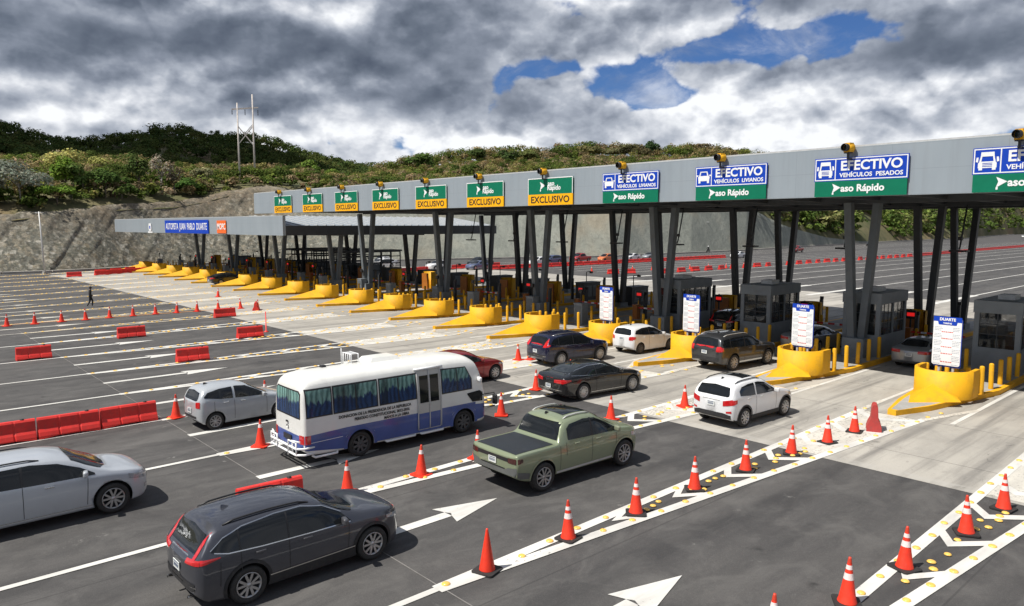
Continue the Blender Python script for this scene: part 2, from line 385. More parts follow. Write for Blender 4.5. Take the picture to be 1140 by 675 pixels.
    sm = t.mix(t.maprange(t.noise(p, .9, 6, .7), .5, .72, 0, .55), sm, (.12, .125, .11))
    sm = t.mix(t.maprange(t.noise(p, 2.0, 5, .8), .60, .70, 0, .65), sm, (.42, .41, .37))
    sm = t.mix(t.maprange(t.noise(p, .05, 3), .55, .68, 0, .5), sm, (.30, .24, .16))
    c = t.mix(far, c, sm)
    t.set(b.inputs['Base Color'], c); b.inputs['Roughness'].default_value = .95
    bp = t.add('ShaderNodeBump'); bp.inputs['Strength'].default_value = .6; bp.inputs['Distance'].default_value = .35
    t.set(bp.inputs['Height'], t.noise(p, 1.3, 8, .75)); t.l.new(bp.outputs[0], b.inputs['Normal'])
    M['rock'] = m
    def leaf(name, cols, sat=1.0):
        m, t, b = newmat(name); p = pos(t)
        at = t.add('ShaderNodeAttribute'); at.attribute_name = 'tint'
        n = t.noise(p, 1.4, 3, .6); 
        vm = t.add('ShaderNodeVectorMath', operation='SCALE'); t.set(vm.inputs[0], at.outputs['Color']); t.set(vm.inputs[3], t.maprange(n, .3, .7, 1.15, 2.2))
        t.set(b.inputs['Base Color'], vm.outputs[0]); b.inputs['Roughness'].default_value = .9; b.inputs['Specular IOR Level'].default_value = .06
        tl = t.add('ShaderNodeBsdfTranslucent'); t.l.new(vm.outputs[0], tl.inputs[0]); mx = t.add('ShaderNodeMixShader'); mx.inputs[0].default_value = .30
        t.l.new(b.outputs[0], mx.inputs[1]); t.l.new(tl.outputs[0], mx.inputs[2]); t.l.new(mx.outputs[0], t.n['Material Output'].inputs[0])
        return m
    M['leaf'] = leaf('foliage', None)
mk_ground()
M['bark'] = simple('bark', (.16, .13, .10), .9, scale=2, var=.4)
M['barkpale'] = simple('pale_bark', (.34, .31, .27), .9, scale=2, var=.3)
M['fascia'] = None
def mk_fascia():
    m, t, b = newmat('grey_cladding'); p = pos(t); sp = t.add('ShaderNodeSeparateXYZ'); t.set(sp.inputs[0], p)
    n = t.noise(t.vmul(p, (1, 1, .25)), .8, 6, .6); c = t.mix(t.maprange(n, .3, .7), (.285, .33, .37), (.32, .365, .405))
    lx = t.math('LESS_THAN', t.math('FRACT', t.math('DIVIDE', sp.outputs[0], 4.05)), .006)
    lz = t.math('LESS_THAN', t.math('FRACT', t.math('DIVIDE', t.math('SUBTRACT', sp.outputs[2], .23), 1.0)), .022)
    c = t.mix(t.math('MULTIPLY', t.math('MAXIMUM', lx, lz), .28), c, (.18, .20, .22))
    run = t.maprange(t.noise(t.vmul(p, (3.0, 3, .12)), 1.5, 5, .6), .48, .75, 0, .20); c = t.mix(run, c, (.22, .235, .25))
    t.set(b.inputs['Base Color'], c); b.inputs['Roughness'].default_value = .45; b.inputs['Metallic'].default_value = .15
    M['fascia'] = m
mk_fascia()
M['steel'] = simple('dark_grey_steel', (.125, .145, .16), .5, scale=1.2, var=.15, dirt=.2)
M['steel2'] = simple('black_steel', (.045, .050, .056), .5, var=.15)
M['roofw'] = simple('pale_roof_sheet', (.27, .31, .35), .5, scale=.8, var=.1)
M['boothg'] = simple('booth_grey', (.19, .215, .235), .55, scale=1.5, var=.12, dirt=.15)
M['pedestal'] = simple('grey_pedestal', (.20, .225, .245), .7, scale=2, var=.15, dirt=.3)
M['yellow'] = simple('yellow_paint', (.74, .385, .012), .6, scale=1.1, var=.10, dirt=.30, spec=.3)
M['yellow_top'] = simple('kerb_concrete', (.33, .325, .31), .85, scale=1.5, var=.15, dirt=.3)
M['cone'] = simple('cone_plastic', (.80, .040, .014), .5, scale=5, var=.12, dirt=.25)
M['cone_band'] = simple('cone_band', (.80, .68, .66), .35, scale=9, var=.1, dirt=.25)
M['cone_tip'] = simple('cone_tip', (.55, .045, .02), .5)
M['rubber'] = simple('black_rubber', (.022, .021, .021), .75, scale=6, var=.3, dirt=.25, bump=.2)
M['barrier'] = simple('barrier_plastic', (.70, .030, .022), .5, scale=2.2, var=.14, dirt=.30)
M['blue'] = simple('sign_blue', (.006, .050, .42), .6, var=.05, spec=.2)
M['green'] = simple('sign_green', (.002, .155, .085), .6, var=.05, spec=.2)
M['signy'] = simple('sign_yellow', (.86, .42, .008), .6, var=.04, spec=.2)
M['signo'] = simple('sign_orange', (.86, .32, .015), .4, var=.04)
M['white'] = simple('white_film', (.80, .81, .82), .4, var=.03)
M['black'] = simple('black_film', (.018, .018, .02), .45, var=.1)
M['red'] = simple('red_film', (.60, .05, .04), .4, var=.1)
M['orange_sign'] = simple('orange_film', (.82, .14, .02), .4, var=.05)
M['glass'] = simple('dark_glass', (.010, .012, .014), .07, var=.1, spec=.45)
M['glass2'] = simple('privacy_glass', (.022, .027, .032), .05, var=.1, spec=.7)
M['chrome'] = simple('chrome', (.66, .66, .66), .18, metal=1.0, var=.05)
M['alu'] = simple('alloy_rim', (.50, .50, .51), .32, metal=.85, var=.1, dirt=.2)
M['rimdark'] = simple('dark_rim', (.09, .09, .095), .5, metal=.3, var=.1)
M['tyre'] = simple('tyre_rubber', (.026, .025, .024), .8, scale=5, var=.25, dirt=.35)
M['clad'] = simple('grey_cladding_plastic', (.020, .020, .022), .6, scale=4, var=.15, dirt=.3)
M['tail'] = simple('tail_lamp', (.52, .012, .014), .12, coat=1, var=.2, scale=14)
M['lamp'] = simple('head_lamp', (.34, .35, .36), .1, coat=1, var=.3, scale=18)
M['plate'] = simple('plate', (.70, .72, .70), .4, var=.06)
M['plate_mark'] = simple('plate_mark', (.05, .08, .16), .5)
M['galv'] = simple('galvanised', (.55, .55, .54), .5, metal=.3, scale=4, var=.12)
M['wood'] = simple('weathered_pole', (.55, .50, .46), .8, scale=2, var=.2)
M['skin'] = simple('skin', (.10, .055, .035), .55, var=.08)
M['cloth'] = simple('black_cloth', (.012, .012, .014), .9, scale=12, var=.3)
M['shoe'] = simple('white_shoe', (.6, .6, .58), .6)
M['studm'] = simple('yellow_stud', (.85, .52, .11), .3, scale=9, var=.22, dirt=.25, coat=.3)
M['curtain_teal'] = None
# ================================================================== terrain, ground, road
# rows: azimuth, distance of cut toe, of cut top, height of top, first ridge distance/height, second ridge distance/height
TER = [(-3.6, 190, 197, 7.7, 260, 14, 520, 30), (-2.4, 190, 197, 7.7, 260, 15, 520, 34), (-1.7177, 162.0, 169.0, 7.68, 230.0, 18.7, 520.0, 47.5), (-1.5926, 144.3, 151.3, 7.7, 235.0, 20.9, 520.0, 54.9), (-1.4459, 130.5, 137.9, 8.13, 270.0, 25.5, 520.0, 61), (-1.3992, 131.0, 139.2, 9.03, 270.0, 26.6, 520.0, 55), (-1.3523, 134.0, 143.0, 9.89, 275.0, 27.5, 520.0, 52.5), (-1.3018, 139.0, 148.6, 10.57, 280.0, 27.2, 520.0, 59), (-1.2669, 142.0, 151.9, 10.87, 285.0, 26.7, 520.0, 63.5), (-1.231, 145.0, 156.0, 12.08, 288.0, 25.9, 520.0, 61), (-1.1939, 147.0, 159.6, 13.89, 292.0, 25.8, 520.0, 60), (-1.1558, 148.0, 161.4, 14.79, 298.0, 25.8, 520.0, 59.2), (-1.111, 148.0, 160.5, 13.74, 305.0, 25.8, 520.0, 52.7), (-1.0418, 148.0, 159.4, 12.49, 315.0, 25.6, 520.0, 43.2), (-0.9706, 150.0, 160.9, 12.04, 330.0, 30.8, 520.0, 38.7), (-0.8492, 157.0, 168.2, 12.31, 350.0, 37.2, 520.0, 37.1), (-0.7035, 168.0, 179.5, 12.62, 360.0, 39.2, 520.0, 35.6), (-0.5989, 193.0, 204.5, 12.57, 340.0, 37.8, 560.0, 36.6), (-0.53, 218.2, 229.1, 12.07, 370.0, 35.9, 600.0, 38.1), (-0.4864, 243.4, 249.6, 6.78, 420.0, 37.4, 650.0, 40.2), (-0.4339, 288.6, 290.6, 2.22, 480.0, 39.5, 720.0, 43.0), (-0.3935, 323.8, 324.0, 0.28, 540.0, 41.7, 800.0, 47.2), (-0.2876, 459.4, 459.6, 0.23, 700.0, 48.1, 950.0, 52.1), (-0.2307, 752.3, 752.5, 0.3, 950.0, 58.9, 1200.0, 60.7), (-0.1109, 937.0, 937.2, 0.25, 1100.0, 59.7, 1400.0, 59.0), (0.1048, 1000, 1000.2, 0.18, 1250, 41.2, 1500, 40.3), (0.9, 1000, 1000.2, 0.18, 1250, 41.2, 1500, 40.3), (2.6, 900, 900.2, 0.2, 1150, 30, 1400, 30)]
TA = np.array(TER)
def trow(az): return [np.interp(az, TA[:, 0], TA[:, i]) for i in range(1, 8)]
def vnoise(x, y, seed=0):
    """smooth value noise, numpy"""
    x = np.asarray(x, float); y = np.asarray(y, float)
    xi = np.floor(x).astype(np.int64); yi = np.floor(y).astype(np.int64); fx = x-xi; fy = y-yi
    def h(a, b):
        n = (a*374761393 + b*668265263 + seed*982451653) & 0x7fffffff; n = (n ^ (n >> 13))*1274126177 & 0x7fffffff
        return ((n ^ (n >> 16)) & 0xffff)/65535.0
    fx = fx*fx*(3-2*fx); fy = fy*fy*(3-2*fy)
    return (h(xi, yi)*(1-fx)+h(xi+1, yi)*fx)*(1-fy) + (h(xi, yi+1)*(1-fx)+h(xi+1, yi+1)*fx)*fy
def fbm(x, y, o=4, seed=0):
    s = 0; a = .5
    for i in range(o): s = s + a*(vnoise(x*2**i, y*2**i, seed+i)-.5); a *= .5
    return s
def sstep(t): t = np.clip(t, 0, 1); return t*t*(3-2*t)
def terrain_h(az, r):
    rt, rc, zc, r1, z1, r2, z2 = trow(az)
    h = np.where(r < rc, zc*np.clip((r-rt)/(rc-rt), 0, 1), 0)
    t1 = np.clip((r-rc)/(r1-rc), 0, 1); up = zc + (z1-zc)*(t1**.8)
    h = np.where((r >= rc) & (r < r1), up, h)
    t2 = np.clip((r-r1)/(r2-r1), 0, 1); dip = z1 + (z2-z1)*sstep(t2) - 5*np.sin(np.pi*t2)*np.clip((z2-z1)/20, 0, 1)
    h = np.where((r >= r1) & (r < r2), dip, h)
    t3 = np.clip((r-r2)/450, 0, 1); h = np.where(r >= r2, z2*(1-sstep(t3)) - .5*t3, h)
    X = r*np.sin(az); Y = r*np.cos(az)
    n = fbm(X/38, Y/38, 4, 3)*7*np.clip((r-rc)/30, 0, 1)*np.clip((r2+60-r)/40, 0, 1)
    return h + n
def polar_mesh(name, az, R2, Z, mat, kind='structure', smooth=True):
    """az (n), R2 (n,m), Z(n,m)"""
    n, m = R2.shape
    V = np.stack([R2*np.sin(az)[:, None], R2*np.cos(az)[:, None], Z], -1).reshape(-1, 3)
    i = np.arange(n-1)[:, None]*m + np.arange(m-1)[None, :]
    F = np.stack([i, i+1, i+m+1, i+m], -1).reshape(-1, 4)
    o = np_mesh(name, V, F, mat)
    if smooth: o.data.polygons.foreach_set('use_smooth', [True]*len(o.data.polygons))
    tag(o, kind=kind); return o
# rock cut face
az = np.concatenate([np.linspace(-2.3, -1.56, 90), np.linspace(-1.55, -.38, 900)])
rt, rc, zc, r1, z1, r2, z2 = trow(az)
t = np.linspace(-.12, 1.12, 26)
R2 = rt[:, None] + (rc-rt)[:, None]*t[None, :]
Zb = zc[:, None]*np.clip(t, 0, 1)[None, :]
Zb = np.where(t[None, :] > 1, Zb + .5*(t[None, :]-1)*8, Zb)
XX = R2*np.sin(az)[:, None]; YY = R2*np.cos(az)[:, None]
amp = np.clip(zc, 0, 8)[:, None]/8
rough = fbm(XX/1.1+Zb/.9, YY/1.1-Zb/1.3, 3, 9)*1.3 + fbm(XX/4, YY/4, 3, 19)*1.5 + fbm(XX/14, YY/14, 3, 5)*1.3
rough = rough*np.where(YY > 75, .35, 1.0)
edge = np.clip(np.minimum(t+.12, 1.5)/.2, 0, 1)[None, :]
polar_mesh('rock_cut', az, R2 + rough*amp*edge, np.where(t[None, :] < 0, Zb-.4, Zb + rough*.55*amp*edge), M['rock'], smooth=False)
# hills behind it
az = np.concatenate([np.linspace(-3.3, -1.75, 40), np.linspace(-1.74, -.1, 420), np.linspace(-.09, 1.6, 50)])
rt, rc, zc, r1, z1, r2, z2 = trow(az)
ts = np.concatenate([np.linspace(0, 1, 26), 1+np.linspace(0, 1, 26)[1:], 2+np.linspace(0, 1, 12)[1:]])
R2 = np.where(ts[None, :] <= 1, rc[:, None]-.6+(r1-rc+.6)[:, None]*ts[None, :], np.where(ts[None, :] <= 2, r1[:, None]+(r2-r1)[:, None]*(ts[None, :]-1), r2[:, None]+480*(ts[None, :]-2)))
Z = terrain_h(az[:, None]*np.ones_like(R2), R2) 
polar_mesh('hills', az, R2, Z, M['under'])

def disc_sheet(name, pts, z, mat):
    mb = MB(); mb.sheet(pts, z); o = mb.build(name, mat); tag(o, kind='structure'); return o
disc_sheet('ground', [(-2500, -2500), (2500, -2500), (2500, 2500), (-2500, 2500)], -.12, M['dirt'])
# asphalt plaza and highway: bounded by the toe of the cut
edge = []
for a in np.linspace(-2.3, -.24, 90):
    r = trow(a)[0]-1.0; edge.append((r*math.sin(a), r*math.cos(a)))
pts = [(90, -160), (90, 760)] + [(edge[-1][0], 760)] + edge[::-1] + [(edge[0][0], -160)]
disc_sheet('asphalt', pts, -.008, M['asphalt'])
# low concrete kerb/drain along the foot of the cut
mb = MB()
for (x0, y0), (x1, y1) in zip(edge[:-1], edge[1:]): mb.beam((x0-.1, y0, .10), (x1-.1, y1, .10), 1.0, .42)
tag(mb.build('kerb', M['concrete']), kind='structure')
# concrete apron
ap = [(30, 21.5), (30, 76)] + [(-98, 76), (-112, 66), (-122, 40), (-123.5, 26), (-120, 20.6), (-113, 21.5)]
disc_sheet('concrete_apron', ap, 0.0, M['concrete'])

# ---- road markings ------------------------------------------------
XI = [-10.0, -16.15, -22.4, -28.55, -34.1, -39.9, -45.9, -52.0, -58.1, -64.8, -71.3, -78.2, -84.9, -91.9, -98.3, -105.2, -111.9, -119.0, -126.2]
XI = [-4.1] + XI                       # island rows, first one just outside the frame on the right
GX = [-5.35, -11.05, -16.7, -22.35, -27.85, -33.3, -38.95, -44.8, -50.9, -56.6, -62.2, -68.1, -74.0, -80.2, -86.6, -93.2, -100.0, -106.6, -113.4, -120.0]   # start of each gore
mk = MB(); mkw = MB(); mkc = MB(); mkj = MB()
Z1 = .006
def strip(mb, x0, y0, x1, y1, w, z=Z1):
    d = Vector((x1-x0, y1-y0)).normalized(); n = Vector((-d.y, d.x))*w/2
    mb.sheet([(x0-n.x, y0-n.y), (x0+n.x, y0+n.y), (x1+n.x, y1+n.y), (x1-n.x, y1-n.y)], z)
def gore_x(k, y):
    """left and right centreline of gore k at y"""
    f = (y-8)/20.5; xt = XI[k]-.25
    l0, r0 = GX[k]-.02, GX[k]+.04
    l1 = GX[k]-.45 if k < 8 else xt-1.0; r1 = l1 + 2.15
    if k == 0: l1, r1 = -5.75, -3.5
    return l0+(l1-l0)*f, r0+(r1-r0)*f
stud_pts = []
for k in range(len(XI)):
    near = k <= 6
    tgt = mk if k <= 8 else mkc
    strip(mk if k < 9 else mkw, GX[k]+(.0 if k else .1), -34 if k > 1 else -20, GX[k], 8.0, .17)
    l0, r0 = gore_x(k, 8); l1, r1 = gore_x(k, 28.6)
    w = .27
    # two diverging lines
    tgt.sheet([(l0-w/2, 8), (l0+w/2, 8), (l1+w/2, 28.6), (l1-w/2, 28.6)][::-1], Z1)
    tgt.sheet([(r0-w/2+.0, 8), (r0+w/2, 8), (r1+w/2, 28.6), (r1-w/2, 28.6)][::-1], Z1+.004)
    # chevrons
    y = 12.9 + .3*((k*7) % 3)
    while y < 27.6:
        lx, rx = gore_x(k, y); 
        if rx-lx > .55:
            ax = lx + (rx-lx)*.42
            lw, _ = gore_x(k, y+.7)
            for (xa, ya) in ((lw, y+.78), (rx, y+.78)):
                tgt.sheet([(ax, y-.16), (ax, y+.22), (xa, ya+.19), (xa, ya-.19)] if xa < ax else [(ax, y+.22), (ax, y-.16), (xa, ya-.19), (xa, ya+.19)], Z1+.002)
        y += 2.35
    # studs
    rr = random.Random(k*31)
    y = 8.25 if k else 12.0
    i = 0
    while y < 30.0:
        lx, rx = gore_x(k, y)
        if rx-lx > .34:
            stud_pts.append((k, lx+rr.uniform(-.04, .04), y)); stud_pts.append((k, rx+rr.uniform(-.04, .04), y+.35))
        else: stud_pts.append((k, (lx+rx)/2+rr.uniform(-.05, .05), y))
        if rx-lx > .6 and rr.random() < .62:
            m = rr.choice((1, 2, 3))
            for q in range(m):
                stud_pts.append((k, lx+(rx-lx)*rr.uniform(.32, .68), y+.15+q*.33))
        y += .97; i += 1
# worn pale paint across the concrete approach at the gores
for k in range(0, len(XI)):
    l, r = gore_x(k, 21.6); l2, r2_ = gore_x(k, 28.6)
    mkc_s = mkw
    mkc_s.sheet([(l+.14, 21.7), (r-.14, 21.7), (r2_-.14, 28.3), (l2+.14, 28.3)], Z1-.002)
    # white edge line along both sides of the island
    strip(mk, XI[k]+1.55, 28.6, XI[k]+1.52, 38, .16, Z1+.002) if k < 8 else None
    strip(mk, XI[k]-1.55, 28.6, XI[k]-1.52, 38, .16, Z1+.002) if k < 8 else None
    if k < 8:
        strip(mkw, r2_, 28.4, XI[k]+1.55, 31.5, .22, Z1+.005); strip(mkw, l2, 28.4, XI[k]-1.55, 30.5, .22, Z1+.005)
# arrows in the lanes
def arrow(mb, cx_, y0, yb, y1, w=.30, hw_=.50):
    mb.sheet([(cx_-w/2, y0), (cx_+w/2, y0), (cx_+w/2, yb+.12), (cx_-w/2, yb+.12)], Z1)
    mb.sheet([(cx_-hw_, yb), (cx_-w/2, yb+.12), (cx_, yb+.2), (cx_, y1)][::-1], Z1+.002)
    mb.sheet([(cx_+hw_, yb), (cx_, y1), (cx_, yb+.2), (cx_+w/2, yb+.12)][::-1], Z1+.002)
for k in range(len(GX)-1):
    c = (GX[k]+GX[k+1])/2
    if k < 3: arrow(mk, c, 8.05, 10.3, 12.0)
    elif k < 9: arrow(mk, c, 8.05, 11.5, 13.6)
    else: arrow(mkw, c, 6.0, 10.5, 12.5)
# highway lines beyond the toll
for i, x in enumerate(np.arange(-12, -66, -5.75)):
    strip(mk, x, 84, x-1.0, 700, .22); strip(mk, x, 72, x, 84, .7, Z1+.002)
for x in (-70, -74, -78, -82, -86): strip(mk, x, 84, x-2, 420, .18)
for x in (-92, -96, -100, -104): strip(mk, x, 86, x-9, 330, .18)
# transverse construction joints
for y0, x0, x1 in ((8.1, -60, 20), (-1.5, -60, 20)):
    mkj.sheet([(x0, y0), (x1, y0), (x1, y0+.025), (x0, y0+.025)], Z1-.003)
tag(mkj.build('road_joint', simple('joint_filler', (.20, .19, .18), .8, var=.3)), kind='structure')
for nm, mb_, mt in (('lane_markings', mk, 'rpaint'), ('worn_lane_markings', mkw, 'rpaint_worn'), ('cream_gore_markings', mkc, 'rpaint_cream')):
    tag(mb_.build(nm, M[mt], recalc=False), kind='structure')
# orange line under the far row of cones
mb = MB(); strip(mb, -62.4, 3, -61.9, 24, .22, Z1+.008); tag(mb.build('orange_lane_line', simple('orange_line', (.62, .33, .14), .7)), kind='structure')

# ---- road studs ---------------------------------------------------
smb = MB(); prof = [(.105, 0), (.100, .018), (.08, .034), (.045, .044), (0, .047)]
smb.lathe(prof, n=10); stud_me = smb.mesh('road_stud'); stud_me.materials.append(M['studm'])
def cam_dist(x, y): return math.hypot(x, y)
stud_pts.sort(key=lambda s: cam_dist(s[1], s[2]))
vis = [s for s in stud_pts if s[0] >= 0]
lab = {0: 'small yellow road stud on the gore nearest the camera at bottom right', 1: 'small yellow road stud on the gore with tall cones beside the green pickup',
       2: 'small yellow road stud on the gore between the bus and the green pickup', 3: 'small yellow road stud on the gore beyond the bus', 4: 'small yellow road stud on the gore past the grey hatchback',
       5: 'small yellow road stud on the sixth gore, past the long red barrier row', 6: 'small yellow road stud on the seventh gore, past the long red barrier row', 7: 'small yellow road stud on the far eighth gore'}
ind = [s for s in vis if s[0] <= 6][:290]
rest = [s for s in vis if s not in set(ind)]
rr = random.Random(5)
for (k, x, y) in ind:
    o = bpy.data.objects.new('road_stud', stud_me); COL.objects.link(o); o.location = (x, y, .012)
    o.rotation_euler = (0, 0, rr.uniform(0, 3)); s = rr.uniform(.72, .84); o.scale = (s, s*1.05, s)
    tag(o, lab[k], 'road stud', 'yellow studs of ' + lab[k].split('on ')[1])
smb = MB()
for (k, x, y) in rest:
    smb.add([(x-.09, y-.09, .012), (x+.09, y-.09, .012), (x+.09, y+.09, .012), (x-.09, y+.09, .012), (x, y, .055)], [(0, 1, 4), (1, 2, 4), (2, 3, 4), (3, 0, 4)])
tag(smb.build('road_studs', M['studm']), 'many tiny yellow road studs on the farther gores and concrete', 'road studs', kind='stuff')

# ================================================================== vegetation
def tree_cloud(name, trees, seed, kindtag=None, label=None, cat=None):
    """trees: list of (x, y, z, height, radius, nleaf, leafsize, rgb) -> one mesh of leaf clumps"""
    g = np.random.default_rng(seed); Vs = []; Cs = []
    for (x, y, z, h, r, n, ls, col, *_o) in trees:
        nl = g.integers(4, 8)
        lob = g.normal(0, 1, (nl, 3)); lob /= np.linalg.norm(lob, axis=1)[:, None]; lob *= np.array([r*.55, r*.55, h*.20]); 
        lr = g.uniform(.38, .62, nl)
        li = g.integers(0, nl, n)
        d = g.normal(0, 1, (n, 3)); d /= np.linalg.norm(d, axis=1)[:, None]; d[:, 2] = np.where(d[:, 2] < -.3, -d[:, 2], d[:, 2])
        rad_ = (lr[li]*g.uniform(.55, 1.06, n))[:, None]
        c = lob[li] + d*rad_*np.array([r, r, h*.42])
        c = c + np.array([x, y, z+h*.60])
        # leaf-clump quad facing roughly outwards
        nrm = d*1.2 + np.array([0, 0, .55]) + g.normal(0, .42, (n, 3)); nrm /= np.linalg.norm(nrm, axis=1)[:, None]
        a = np.cross(nrm, g.normal(0, 1, (n, 3))); a /= np.linalg.norm(a, axis=1)[:, None]; b = np.cross(nrm, a)
        s = (ls*g.uniform(.5, 1.25, n))[:, None]; s2 = s*g.uniform(.45, .9, (n, 1))
        q = np.stack([c-a*s-b*s2*.6, c+a*s*.3-b*s2, c+a*s+b*s2*.5, c-a*s*.4+b*s2], 1)
        Vs.append(q.reshape(-1, 3))
        lobtint = g.uniform(.78, 1.25, nl)[li][:, None]
        cc = np.array(col)[None, :]*lobtint*g.uniform(.75, 1.3, (n, 1)); cc[:, 0] *= g.uniform(.92, 1.2, n)
        Cs.append(np.repeat(np.concatenate([cc, np.ones((n, 1))], 1), 4, axis=0))
    V = np.concatenate(Vs); C = np.concatenate(Cs); F = np.arange(len(V)).reshape(-1, 4)
    o = np_mesh(name, V, F, M['leaf'], C)
    return o
PAL = [(.050, .075, .016), (.070, .085, .020), (.040, .062, .014), (.125, .12, .042), (.150, .125, .060), (.062, .090, .018), (.038, .058, .014), (.130, .105, .060), (.095, .115, .028), (.17, .14, .09)]
def scatter(n, azlo, azhi, f0, f1, band, hr, rr_, nleaf, ls, pal, seed):
    g = np.random.default_rng(seed); out = []
    for i in range(n):
        a = g.uniform(azlo, azhi); rt, rc, zc, r1, z1, r2, z2 = trow(a)
        u = g.uniform(f0, f1)
        r = rc + 2 + (r1-rc-2)*u if band == 1 else r1 + (r2-r1)*u
        x, y = r*math.sin(a), r*math.cos(a); z = float(terrain_h(np.array(a), np.array(r)))
        pn = vnoise(x/26, y/26, 77) ; 
        if band == 1 and pn > .84 and u < .4 and a > -1.2: continue
        ci = int(np.clip((vnoise(x/17, y/17, 55)*.75+g.uniform(0, .25)), 0, .999)*len(pal)); c = pal[ci] if g.random() < .6 else pal[g.integers(len(pal))]
        h = g.uniform(*hr); out.append((x, y, z-(.4 if band == 1 else 1.3), h, h*g.uniform(*rr_), int(nleaf*g.uniform(.7, 1.3)), ls*g.uniform(.85, 1.15), c))
    return out
A = scatter(3300, -1.62, -.40, 0.03, 1.0, 1, (1.8, 4.8), (.5, .8), 200, .24, PAL, 1)
A += scatter(420, -1.02, -.50, .86, 1.02, 1, (4.0, 8.0), (.5, .75), 220, .34, PAL, 21)
A += scatter(260, -1.66, -.48, 0.0, .05, 1, (1.5, 3.6), (.5, .8), 90, .30, PAL, 14)
o = tree_cloud('hillside_forest', A, 2); tag(o, 'mixed green and brown scrub forest on the sunlit hillside behind the plaza', 'forest', kind='stuff')
A = scatter(2200, -1.62, -.95, 0.10, 1.04, 2, (5, 9.5), (.42, .6), 120, .55, [(.036, .058, .016), (.048, .066, .018), (.030, .048, .014), (.065, .074, .024)], 3)
o = tree_cloud('ridge_forest', A, 4); tag(o, 'darker dense forest covering the high ridge at left', 'forest', kind='stuff')
A = scatter(1000, -.46, -.05, 0.0, 1.0, 1, (6, 12), (.4, .6), 90, .8, [(.06, .10, .02), (.085, .12, .03), (.045, .07, .018), (.12, .13, .05)], 5)
A += scatter(1300, -.54, -.2, 0.0, .55, 1, (1.5, 5), (.6, .9), 90, .45, [(.06, .10, .02), (.085, .12, .03), (.045, .07, .018)], 6)
o = tree_cloud('roadside_forest', A, 6); tag(o, 'bright green bushes and trees along the far highway, seen under the canopy', 'forest', kind='stuff')

def limb_tree(name, label, cat, px, off, h, r, n, ls, col, group=None, flat=False, seed=0, trunkmat='bark', lift=0.0):
    """single tree: trunk with limbs, crown of leaf clumps; px = azimuth column, off = metres behind cut top"""
    az_ = YAW + math.atan((px-570)/818.5); rt, rc, zc, *_ = trow(az_); r_ = rc+off
    x, y = r_*math.sin(az_), r_*math.cos(az_); z = float(terrain_h(np.array(az_), np.array(r_)))-.2
    t_ = thing(name, label, cat, (x, y, z), group=group)
    g = random.Random(seed); mb = MB(); th = h*.5
    mb.tube([(0, 0, 0), (g.uniform(-.2, .2), 0, th*.5), (g.uniform(-.4, .4), g.uniform(-.3, .3), th)], .055*h*.35+.08, 7, r2=.05*h*.25)
    for i in range(6):
        a = i*1.05+g.uniform(0, .6); b = th*g.uniform(.55, 1.0)
        mb.tube([(0, 0, b), (math.cos(a)*r*.35, math.sin(a)*r*.35, b+h*.15), (math.cos(a)*r*.75, math.sin(a)*r*.75, b+h*.28)], .022*h*.4+.03, 5, r2=.03)
    mb.build('trunk', M[trunkmat], t_)
    hh = h*(.70 if flat else 1.0); zz = (h*.22 if flat else 0)
    c = tree_cloud('crown', [(0, 0, zz+lift, hh, r, n, ls, col)], seed); c.parent = t_
    return t_
